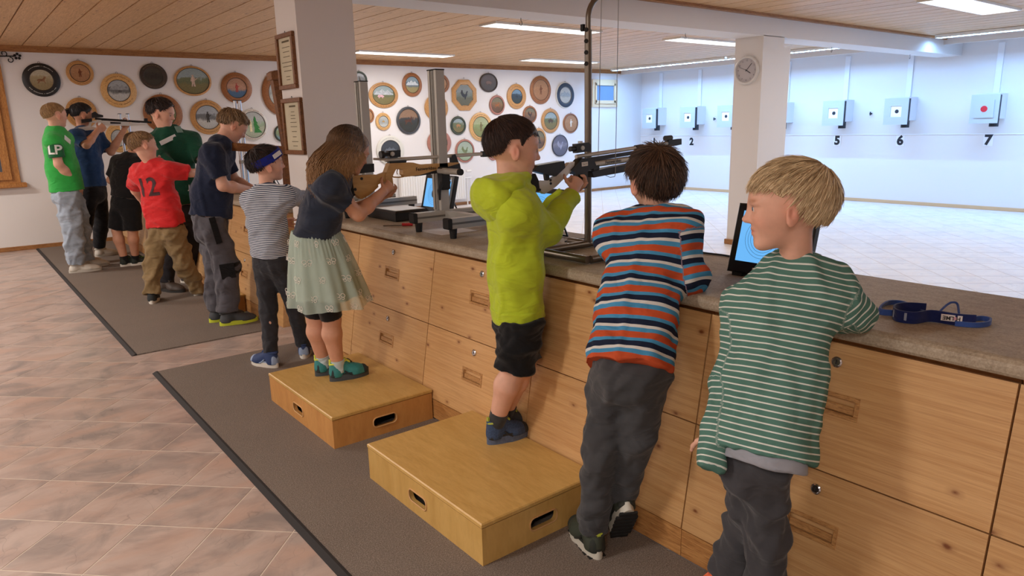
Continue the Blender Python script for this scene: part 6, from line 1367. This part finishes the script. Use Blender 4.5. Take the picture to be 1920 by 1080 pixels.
# bent steel pole on the counter
t = thing('steel_pole_stand', 'bent steel tube stand on the counter between the lime and striped boys', 'rifle stand', (2.19, 2.24, .885)); px_, py_ = 2.19, 2.24; r = .0155; zb = .902
for a, b in (((1.915, 1.96, zb), (1.915, 2.24, zb)), ((1.93, 1.96, zb), (2.34, 1.96, zb)), ((1.93, 2.24, zb), (2.30, 2.24, zb)), ((2.19, 2.26, zb), (2.19, 2.36, zb))): MB().cyl(a, b, r).build('base_tube', m_steel, t, True)
MB().cyl((px_, py_, .905), (px_, py_, 1.80), .0155, seg=20).build('lower_tube', m_steel, t, True)
za = at(1098, 34, Y=py_)[2]; pts = [A(px_, py_, 1.78), A(px_, py_, za)] + [A(px_ + .10 * (1 - math.cos(a)), py_ - .02 * (1 - math.cos(a)), za + .10 * math.sin(a)) for a in np.linspace(.15, 1.5, 8)] + [A(px_ + .34, py_ - .05, za + .105)]
MB().tube(pts, .0115, 12).build('upper_tube', m_steel, t, True)
for k in range(4): MB().lathe([(.009, 0), (.009, .004), (.006, .006), (.001, .006)], A(px_ - .0145, py_ - .004, 1.80 - .045 * k), unit(A(-1, -.6, 0)), A(0, 0, 1), 14).build('knob', m_rubber, t)
MB().obox(A(px_ - .01, py_ + .022, 1.81), A(0, 1, 0), A(0, 0, 1), A(1, 0, 0), .008, .014, .006).build('lever', m_rubber, t)
m_str = plain('cord_grey', (150, 148, 144), .7)
ZT = za + .10; q1 = at(1128, -25, Y=py_ - .035); q2 = at(1160, -25, Y=py_ - .045); top = A(q1[0], py_ - .035, ZT); top2 = A(q2[0], py_ - .045, ZT)
# ---- rifles, traced as solid side profiles in their own firing planes
def trace(pts, Yp, T, m, name, parent, bev=0.0):
    """side profile at distance Yp, thickness T"""
    W = [at(x, y, Y=Yp) for x, y in pts]; o = A(W[0][0], Yp - T / 2, W[0][2])
    return MB().prism([(q[0] - o[0], q[2] - o[2]) for q in W], A(o[0], Yp + T / 2, o[2]), A(1, 0, 0), A(0, 0, 1), T).build(name, m, parent)
def rod(a, b, Yp, r, m, name, parent, seg=16, r2=None): return MB().cyl(at(*a, Y=Yp), at(*b, Y=Yp), r, r2, seg).build(name, m, parent, True)
m_rw = wood('rifle_beech', (200, 158, 100), (188, 144, 86), (2, 9, 9), .6, .4, fine=.12, var=.02); m_gun = plain('gun_black', (26, 26, 28), .4); m_gs = plain('gun_silver', (192, 188, 180), .36, .3); m_gw = plain('gun_white', (214, 210, 204), .4, .3); m_lt = plain('gun_lettering', (40, 34, 30), .6)
Yg = 3.25; t = thing('air_rifle', 'wooden-stocked air rifle held by the girl, resting on the aluminium stand', 'air rifle', at(780, 320, Y=Yg))
w = trace([(727, 306), (770.5, 304.5), (786, 308.5), (856, 304), (859.5, 310), (784, 328), (757, 331.5), (752.5, 327), (752, 318), (746, 316), (739, 317.5), (732, 331), (736, 357), (722, 361), (719, 329)], Yg, .040, m_rw, 'stock', t)
lettering('Feinwerkbau', .0245, at(799, 316.2, Y=Yg - .0205), at(830, 313, Y=Yg) - at(790, 316.5, Y=Yg), A(0, 0, 1), m_lt, w, bold=.0004, lift=.0006)
trace([(858, 306), (860.5, 317.5), (786, 329), (775, 330.5), (800, 323)], Yg, .042, m_gun, 'fore_end', t)
MB().tube([at(*q, Y=Yg) for q in ((757, 331), (748, 332.5), (738, 332), (732, 329))], .004, 6).build('trigger_guard', m_rw, t)
MB().tube([at(*q, Y=Yg) for q in ((746, 316), (744, 322), (745, 327))], .003, 6).build('trigger', m_gs, t)
rod((722, 300.5), (904, 288.5), Yg, .0095, m_gs, 'barrel', t); rod((700, 298), (724, 299), Yg, .006, m_gs, 'bolt', t)
trace([(729, 303), (760, 301), (759, 304.5), (728, 306.5)], Yg, .03, m_gun, 'receiver', t); trace([(845, 291), (851, 289), (857, 304), (846, 305)], Yg, .032, m_gun, 'barrel_band', t)
fs = trace([(903, 283.5), (929, 282.5), (929, 293), (903, 294.5)], Yg, .022, m_gun, 'front_sight', t); rod((908, 279), (913, 279), Yg, .012, m_gun, 'sight_tunnel', fs)
rs_ = trace([(726, 282.5), (749, 281), (749, 294.5), (729, 296)], Yg, .026, m_gun, 'rear_sight', t); rod((717, 290), (727, 289.5), Yg, .009, m_gun, 'eyepiece_tube', rs_); rod((713, 290.5), (718.5, 290), Yg, .019, m_gun, 'eyepiece', rs_, 20)
q = at(735.5, 288.5, Y=Yg - .014); MB().lathe([(.012, 0), (.011, .006), (.001, .007)], q, A(0, -1, 0), A(1, 0, 0), 8).build('adjuster', m_gs, rs_)
bt = trace([(656, 329), (701, 327), (706, 350), (691, 364), (675, 373), (661, 362)], Yg, .042, m_rw, 'butt_stock', t)
for x_, y_ in ((678, 335), (666, 355)): MB().lathe([(.0075, 0), (.0075, .002), (.004, .003), (.001, .001)], at(x_, y_, Y=Yg - .021), A(0, -1, 0), A(1, 0, 0), 12).build('screw', m_gun, bt)
trace([(652, 311), (697, 306.5), (697.5, 322), (658, 326.5)], Yg, .05, m_gun, 'cheek_piece', t); trace([(701, 330), (728, 320), (732, 334), (706, 346)], Yg, .03, m_rw, 'stock_bridge', t); trace([(649, 330), (656, 327), (663, 365), (655, 372)], Yg, .04, m_rubber, 'butt_plate', t)

Yl = 2.17; t = thing('air_rifle', 'silver air rifle with black fittings held by the lime hoodie boy', 'air rifle', at(1110, 310, Y=Yl))
rod((1080, 293.8), (1252, 268.5), Yl, .0085, m_gs, 'barrel', t, 20); trace([(1087, 298), (1192, 282.5), (1192, 289), (1087, 306)], Yl, .020, m_gun, 'rail', t)
cy = rod((1112, 308), (1176, 299), Yl, .0135, m_gs, 'air_cylinder', t, 24); d_ = unit(at(1172, 299, Y=Yl) - at(1112, 308, Y=Yl)); rod((1174, 299.2), (1195, 296), Yl, .0125, m_gun, 'cylinder_cap', t, 20)
lettering('Feinwerkbau', .019, at(1150, 302.6, Y=Yl - .0138), d_, A(0, 0, 1), m_lt, cy, bold=.0003, lift=.0006)
trace([(1066, 319), (1086, 296), (1107, 297), (1113, 313), (1101, 318), (1075, 327)], Yl, .040, m_gun, 'receiver', t)
trace([(1103, 322), (1130, 315), (1182, 306), (1182, 319), (1107, 332.5)], Yl, .045, m_gun, 'hand_rest', t); trace([(1110, 310), (1120, 309), (1120, 322), (1108, 324)], Yl, .025, m_gun, 'rest_mount', t)
fr = trace([(1074, 303), (1064.5, 305), (1040, 330), (1024, 338.5), (1004, 338), (1006, 354.5), (1018, 363.5), (1038, 351), (1073, 316)], Yl, .022, m_gw, 'stock_frame', t)
for x_, y_ in ((1032, 338), (1032.5, 344), (1012, 356), (1008.5, 357)): MB().lathe([(.0055, 0), (.0055, .002), (.003, .001)], at(x_, y_, Y=Yl - .011), A(0, -1, 0), A(1, 0, 0), 10).build('screw', m_gun, fr)
trace([(993, 320), (1002.5, 310), (1051, 301.5), (1053, 314), (1036, 330), (1020, 327)], Yl, .045, m_gun, 'cheek_piece', t); trace([(1020, 326), (1028, 327), (1028, 338), (1022, 338)], Yl, .014, m_gun, 'cheek_post', t); trace([(981, 327), (998, 325), (1004, 338), (1006, 356), (1000, 358)], Yl, .04, m_rubber, 'butt_plate', t)
trace([(1078, 322), (1098, 318), (1096, 352), (1084, 356)], Yl, .030, m_gun, 'pistol_grip', t)
fs = trace([(1250.5, 263), (1274.5, 260), (1274.5, 271), (1251, 275.5)], Yl, .022, m_gun, 'front_sight', t); rod((1247, 259.5), (1258, 258.5), Yl, .0125, m_gun, 'sight_tunnel', fs); rod((1191, 277.5), (1205, 275.5), Yl, .0125, m_gun, 'barrel_band', t)
rs_ = trace([(1077, 270), (1100, 267), (1104, 271), (1104, 283), (1078, 287)], Yl, .026, m_gun, 'rear_sight', t); rod((1068.5, 279.5), (1079, 278.5), Yl, .0105, m_gun, 'eyepiece', rs_, 18); rod((1088, 264.5), (1088, 268), Yl, .010, m_gs, 'top_knob', rs_)
MB().lathe([(.0095, 0), (.009, .005), (.001, .006)], at(1092, 277.5, Y=Yl - .0135), A(0, -1, 0), A(1, 0, 0), 8).build('adjuster', m_gs, rs_)
c_ = at(1096.5, 307.5, Y=Yl - .0205); st_ = MB().obox(c_, d_, np.cross(d_, A(0, 1, 0)), A(0, 1, 0), .0175, .0085, .0008).build('name_tape', plain('tape_white', (232, 228, 222), .7), t); lettering('Test 01', .0095, c_ - A(0, .0009, 0), d_, A(0, 0, 1), m_lt, st_, lift=.0003)
# cord loop holding the rifle
a_, b_ = at(1131, 297, Y=Yl), at(1153, 331, Y=Yl - .024)
o = MB().tube([top, A(a_[0], Yl + .03, a_[2])], .0016, 5).tube([top2, A(b_[0], Yl - .026, b_[2] + .02), A(b_[0] - .003, Yl - .026, b_[2])], .0016, 5).tube([A(b_[0] - .003, Yl - .026, b_[2]), A(b_[0] - .004, Yl, b_[2] - .004), A(a_[0], Yl + .028, a_[2] - .06), A(a_[0], Yl + .03, a_[2])], .0016, 5).build('rifle_sling', m_str); tag(o, 'thin grey cord loop hanging from the bent pole around the silver rifle', 'cord')

Yb = 9.14; t = thing('air_rifle', 'white air rifle with black barrel aimed by the petrol blue shooter', 'air rifle', at(215, 230, Y=Yb))
rod((178, 222.5), (284, 229.5), Yb, .011, m_gun, 'barrel', t); trace([(190, 226.5), (246, 229), (248, 236), (190, 235)], Yb, .045, m_gw, 'receiver', t); trace([(206, 228.5), (226, 229.5), (226, 232.5), (206, 232)], Yb, .047, m_gun, 'inlay', t); trace([(246, 230), (272, 231.5), (272, 235), (246, 236)], Yb, .035, m_gw, 'fore_end', t); rod((190, 224.5), (262, 229), Yb, .008, m_gun, 'rail', t); trace([(147, 239), (166, 236), (168, 226), (192, 226), (192, 230), (172, 230), (170, 237), (180, 239), (180, 243), (148, 246)], Yb, .03, m_gw, 'stock_frame', t)
trace([(152, 224), (172, 222), (172, 228), (153, 231)], Yb, .05, m_gun, 'cheek_piece', t); fs = trace([(172, 212), (178, 209), (184, 214), (193, 216), (193, 220), (172, 221)], Yb, .03, m_gun, 'rear_sight', t); trace([(270, 222), (276, 222), (277, 230), (270, 230)], Yb, .03, m_gun, 'front_sight', t); trace([(186, 236), (194, 237), (191, 250), (184, 249)], Yb, .03, m_gun, 'pistol_grip', t)
# far counter: chrome posts
for k, (pxs, pyt, Yp, lb) in enumerate((((440, 449), 189, 6.6, 'pair of chrome posts on the far counter behind the navy boy'), ((224, 239), 214, 9.55, 'pair of chrome posts on the far counter under the white rifle muzzle'))):
    a, b = at(pxs[0], pyt, Y=Yp), at(pxs[1], pyt, Y=Yp); t = thing('post_pair', lb, 'rifle stand', ((a[0] + b[0]) / 2, Yp, .885), 'chrome post pairs')
    xm = min(max((a[0] + b[0]) / 2, 1.86), 2.40)
    for q in (a, b):
        X_ = q[0]; MB().cyl((X_, Yp, .89), (X_, Yp, q[2]), .014).build('post', m_chrome, t, True); MB().lathe([(.02, 0), (.02, .006), (.001, .008)], A(X_, Yp, q[2]), A(0, 0, 1), A(1, 0, 0), 12).build('cap', m_rubber, t)
    MB().box((min(a[0], b[0]) - .10, Yp - .16, .8855), (max(a[0], b[0]) + .10, Yp + .16, .91), .005).build('base', m_alu, t); MB().box((a[0] - .01, Yp - .03, 1.14), (b[0] + .01, Yp + .03, 1.17)).build('cross_bar', m_alu, t)
# brown wooden rack behind the column
Yk = 5.30; t = thing('wooden_rack', 'brown wooden frame with slanted upright behind the near column', 'rack', at(530, 380, Y=Yk)); m_bw = wood('rack_wood', (140, 88, 44), (112, 68, 32), (3, 3, 8), 1.0, .45, var=.03)
trace([(504, 137), (510, 133), (532, 133), (534, 150), (505, 150)], Yk, .10, m_bw, 'top_block', t); trace([(509, 150), (531, 150), (552, 290), (533, 290)], Yk, .06, m_bw, 'upright', t); trace([(440, 268), (542, 275), (545, 290), (440, 283)], Yk, .12, m_bw, 'shelf', t)
q = at(536, 290, Y=Yk); MB().box((q[0] - .03, Yk - .03, .885), (q[0] + .02, Yk + .03, q[2])).build('post', m_bw, t)
# ---- screens
m_bez = plain('bezel_black', (20, 20, 22), .35); m_scr = glow('screen_blue', (112, 190, 255), .95); m_scr2 = glow('screen_pale', (168, 214, 255), 1.0); m_scd = plain('screen_ink', (24, 40, 66), .4)
def monitor(x, y, W, H, label, tilt=14, yaw=0, base=.012, badge=None, rings=True, rot=0):
    """x, y: centre of the lower front edge; faces -X turned by yaw"""
    t = thing('monitor', label, 'monitor', (x, y, .885), 'lane monitors on the counter'); f = A(-math.cos(math.radians(yaw)), -math.sin(math.radians(yaw)), 0); u = np.cross(A(0, 0, 1), -f) * -1; u = unit(np.cross(A(0, 0, 1), f)) 
    a = math.radians(tilt); v = unit(A(0, 0, 1) * math.cos(a) - f * math.sin(a)); n = np.cross(u, v); n = n if n @ f > 0 else -n; o = A(x, y, .885 + base); P_ = lambda b, c, d=0: o + u * b + v * c + n * d
    if np.cross(u, v) @ n < 0: u = -u
    MB().obox(P_(0, H / 2, -.016), u, v, n, W / 2, H / 2, .016, .005).build('bezel', m_bez, t)
    bw = .028; sc = MB().obox(P_(0, H / 2 + .008, .0004), u, v, n, W / 2 - bw, H / 2 - bw - .006, .0006).build('screen', m_scr, t); sw, sh = W / 2 - bw, H / 2 - bw - .006; cc = P_(0, H / 2 + .008, .0014)
    if rings:
        q = cc - u * sw * .22 - v * sh * .02; R_ = sh * .80
        MB().lathe([(R_ * .42, 0), (R_ * .42, .0003), (.0005, .0003)], q, n, u, 28).build('bullseye', m_scd, sc)
        for k in (.55, .70, .85, 1.0): MB().tube([q + (u * math.cos(g) + v * math.sin(g)) * R_ * k for g in np.linspace(0, 2 * math.pi, 33)], .0005, 4, False).build('ring', m_scd, sc)
    MB().obox(cc + u * sw * .70 + v * sh * .82, u, v, n, sw * .26, sh * .09, .0003).build('status_bar', m_scd, sc)
    MB().obox(cc + u * sw * .70 - v * sh * .15, u, v, n, sw * .26, sh * .78, .0002).build('score_panel', m_scr2, sc)
    MB().obox(P_(-W * .35, -.004, -.02), u, A(0, 0, 1), f, .02, base / 2 + .003, .02).obox(P_(W * .35, -.004, -.02), u, A(0, 0, 1), f, .02, base / 2 + .003, .02).build('feet', m_rubber, t)
    MB().tube([P_(-W * .3, H * .55, -.03), P_(-W * .3, H * .1, -.12) * A(1, 1, 0) + A(0, 0, .892), P_(W * .3, H * .1, -.12) * A(1, 1, 0) + A(0, 0, .892), P_(W * .3, H * .55, -.03)], .005, 6).build('prop_stand', m_gun, t)
    if badge: lettering(badge, .036, P_(W / 2 - .030, H - .026, .0004), u, v, plain('badge_white', (222, 222, 222), .6), t, 'lane_badge', .001)
    return t, P_, u, v, n
monitor(2.335, 3.745, .33, .245, 'black lane monitor with blue screen marked 8, behind the aluminium stand', 14, 0, badge='8')
t, P_, u, v, n = monitor(2.14, 1.335, .30, .245, 'black lane monitor with a target on blue screen, behind the blond boy', 14, 0)
lb = MB().obox(P_(-.03, .016, .0006), u, v, n, .018, .008, .0006).build('name_tape', MATS['tape_white'], t); lettering('Te', .011, P_(-.036, .016, .0012), u, v, m_lt, lb, lift=.0003)
monitor(2.20, 2.60, .28, .235, 'black lane monitor between the lime boy arm and the steel pole', 16, 0)
monitor(2.30, 6.55, .30, .25, 'lane monitor with blue screen on the far counter beside the navy boy', 14, -10)
monitor(2.25, 5.35, .28, .24, 'lane monitor behind the headband boy face', 14, 0)
# black case left of monitor 8
t = thing('equipment_case', 'flat black case with silver lid beside monitor 8', 'case', (2.12, 3.86, .885)); MB().box((2.02, 3.66, .8855), (2.24, 4.02, .945), .008).build('body', m_bez, t); MB().box((2.03, 3.67, .945), (2.23, 4.01, .95), .002).build('lid', plain('lid_silver', (168, 168, 168), .35, .6), t)
o = MB().box((1.93, 3.03, .8856), (2.15, 3.26, .8862)).build('paper_sheet', plain('paper_white', (226, 222, 222), .8)); tag(o, 'white paper sheet lying under the aluminium stand', 'paper')
t = thing('screwdriver', 'thin screwdriver with red handle on the near counter', 'screwdriver', (1.95, 3.5, .885)); MB().cyl((1.885, 3.56, .889), (1.97, 3.485, .890), .0028).build('shaft', m_steel, t); MB().cyl((1.965, 3.49, .894), (2.01, 3.45, .894), .0085, seg=10).build('handle', plain('red_plastic', (200, 40, 44), .4), t)
o = MB().tube([A(2.20, 2.40, .892), A(2.30, 2.44, .8895), A(2.38, 2.30, .8895), A(2.42, 2.05, .8895), A(2.40, 1.84, .8895), A(2.42, 1.7, .8895), A(2.41, 1.5, .889), A(2.30, 1.40, .90)], .004, 6).build('cable', m_rubber); tag(o, 'black cable running along the counter behind the striped boy', 'cable')
# ---- loose headband on the counter
m_nb = cloth('navy_elastic', (28, 36, 84), var=.08); m_nb2 = cloth('blue_binding', (58, 84, 150), var=.08)
def ribbon(pts, wid, m, name, parent, T=.0022, lean=0.0):
    P3 = [np.asarray(q, float) for q in pts]; V = []; N = len(P3)
    for i, q in enumerate(P3):
        tg = unit(P3[min(i + 1, N - 1)] - P3[max(i - 1, 0)]); nn = unit(np.cross(A(0, 0, 1), tg)); upw = unit(A(0, 0, 1) + nn * lean)
        V += [q - nn * T, q + nn * T, q + nn * T + upw * wid, q - nn * T + upw * wid]
    F = [(i * 4 + k, i * 4 + (k + 1) % 4, (i + 1) * 4 + (k + 1) % 4, (i + 1) * 4 + k) for i in range(N - 1) for k in range(4)] + [(3, 2, 1, 0), tuple((N - 1) * 4 + k for k in range(4))]
    return MB().add(V, F).build(name, m, parent, True)
zc = .886; H_ = lambda x, y: at(x, y, Z=zc)
def smooth_path(P, n=6):
    P = [np.asarray(q, float) for q in P]; out = []
    for i in range(len(P) - 1):
        p0, p1, p2, p3 = P[max(i - 1, 0)], P[i], P[i + 1], P[min(i + 2, len(P) - 1)]
        for k in range(n): s_ = k / n; out.append(.5 * ((2 * p1) + (-p0 + p2) * s_ + (2 * p0 - 5 * p1 + 4 * p2 - p3) * s_ ** 2 + (-p0 + 3 * p1 - 3 * p2 + p3) * s_ ** 3))
    return out + [P[-1]]
t = thing('loose_headband', 'dark blue shooting headband lying on the worktop', 'headband', H_(1750, 605))
mb_ = smooth_path([H_(1735, 590), H_(1700, 588), H_(1676, 592), H_(1680, 602), H_(1712, 607), H_(1745, 603), H_(1790, 610), H_(1828, 613)]); b1 = ribbon(mb_, .032, m_nb, 'band', t)
ribbon(smooth_path([H_(1735, 592), H_(1712, 580), H_(1690, 572), H_(1662, 572), H_(1646, 583), H_(1652, 590), H_(1676, 592)]), .016, m_nb2, 'strap_loop', t, .0026, .4)
ribbon(smooth_path([H_(1790, 611), H_(1830, 614), H_(1853, 611), H_(1855, 604), H_(1835, 601), H_(1810, 607), H_(1790, 610)]), .013, m_nb2, 'strap_loop', t, .0026)
lp_ = [at(1762, 584, Z=.905), at(1775, 572, Z=.915), at(1785, 567, Z=.92), at(1795, 570, Z=.915), at(1798, 588, Z=.90)]; MB().tube(smooth_path(lp_), .003, 8).build('cord_loop', m_nb2, t, True)
def patch(x0, x1, z0, z1, m, nm):
    pa, pb = at(x0[0], x0[1], Z=zc), at(x1[0], x1[1], Z=zc); u_ = unit(pb - pa); n_ = unit(np.cross(u_, A(0, 0, 1))); n_ = n_ if n_[0] < 0 else -n_
    c_ = (pa + pb) / 2 + n_ * .0035 + A(0, 0, (z0 + z1) / 2); return MB().obox(c_, u_, A(0, 0, 1), n_, np.linalg.norm(pb - pa) / 2, (z1 - z0) / 2, .0012).build(nm, m, t), c_ + n_ * .0014, u_, n_
pt, c_, u_, n_ = patch((1763, 606.5), (1803, 611), .010, .027, plain('patch_cream', (222, 210, 204), .7), 'name_patch')
lettering('H LME', .0145, c_, -u_, A(0, 0, -1), m_lt, pt, lift=.0004, bold=.0004); MB().lathe([(.0045, 0), (.0045, .0004), (.0005, .0004)], c_ + u_ * .0085, n_, u_, 16).build('logo_dot', plain('logo_rose', (206, 150, 160), .7), pt)
patch((1676, 599), (1700, 606.5), .008, .028, plain('velcro_grey', (150, 156, 172), .9), 'fastener_patch')
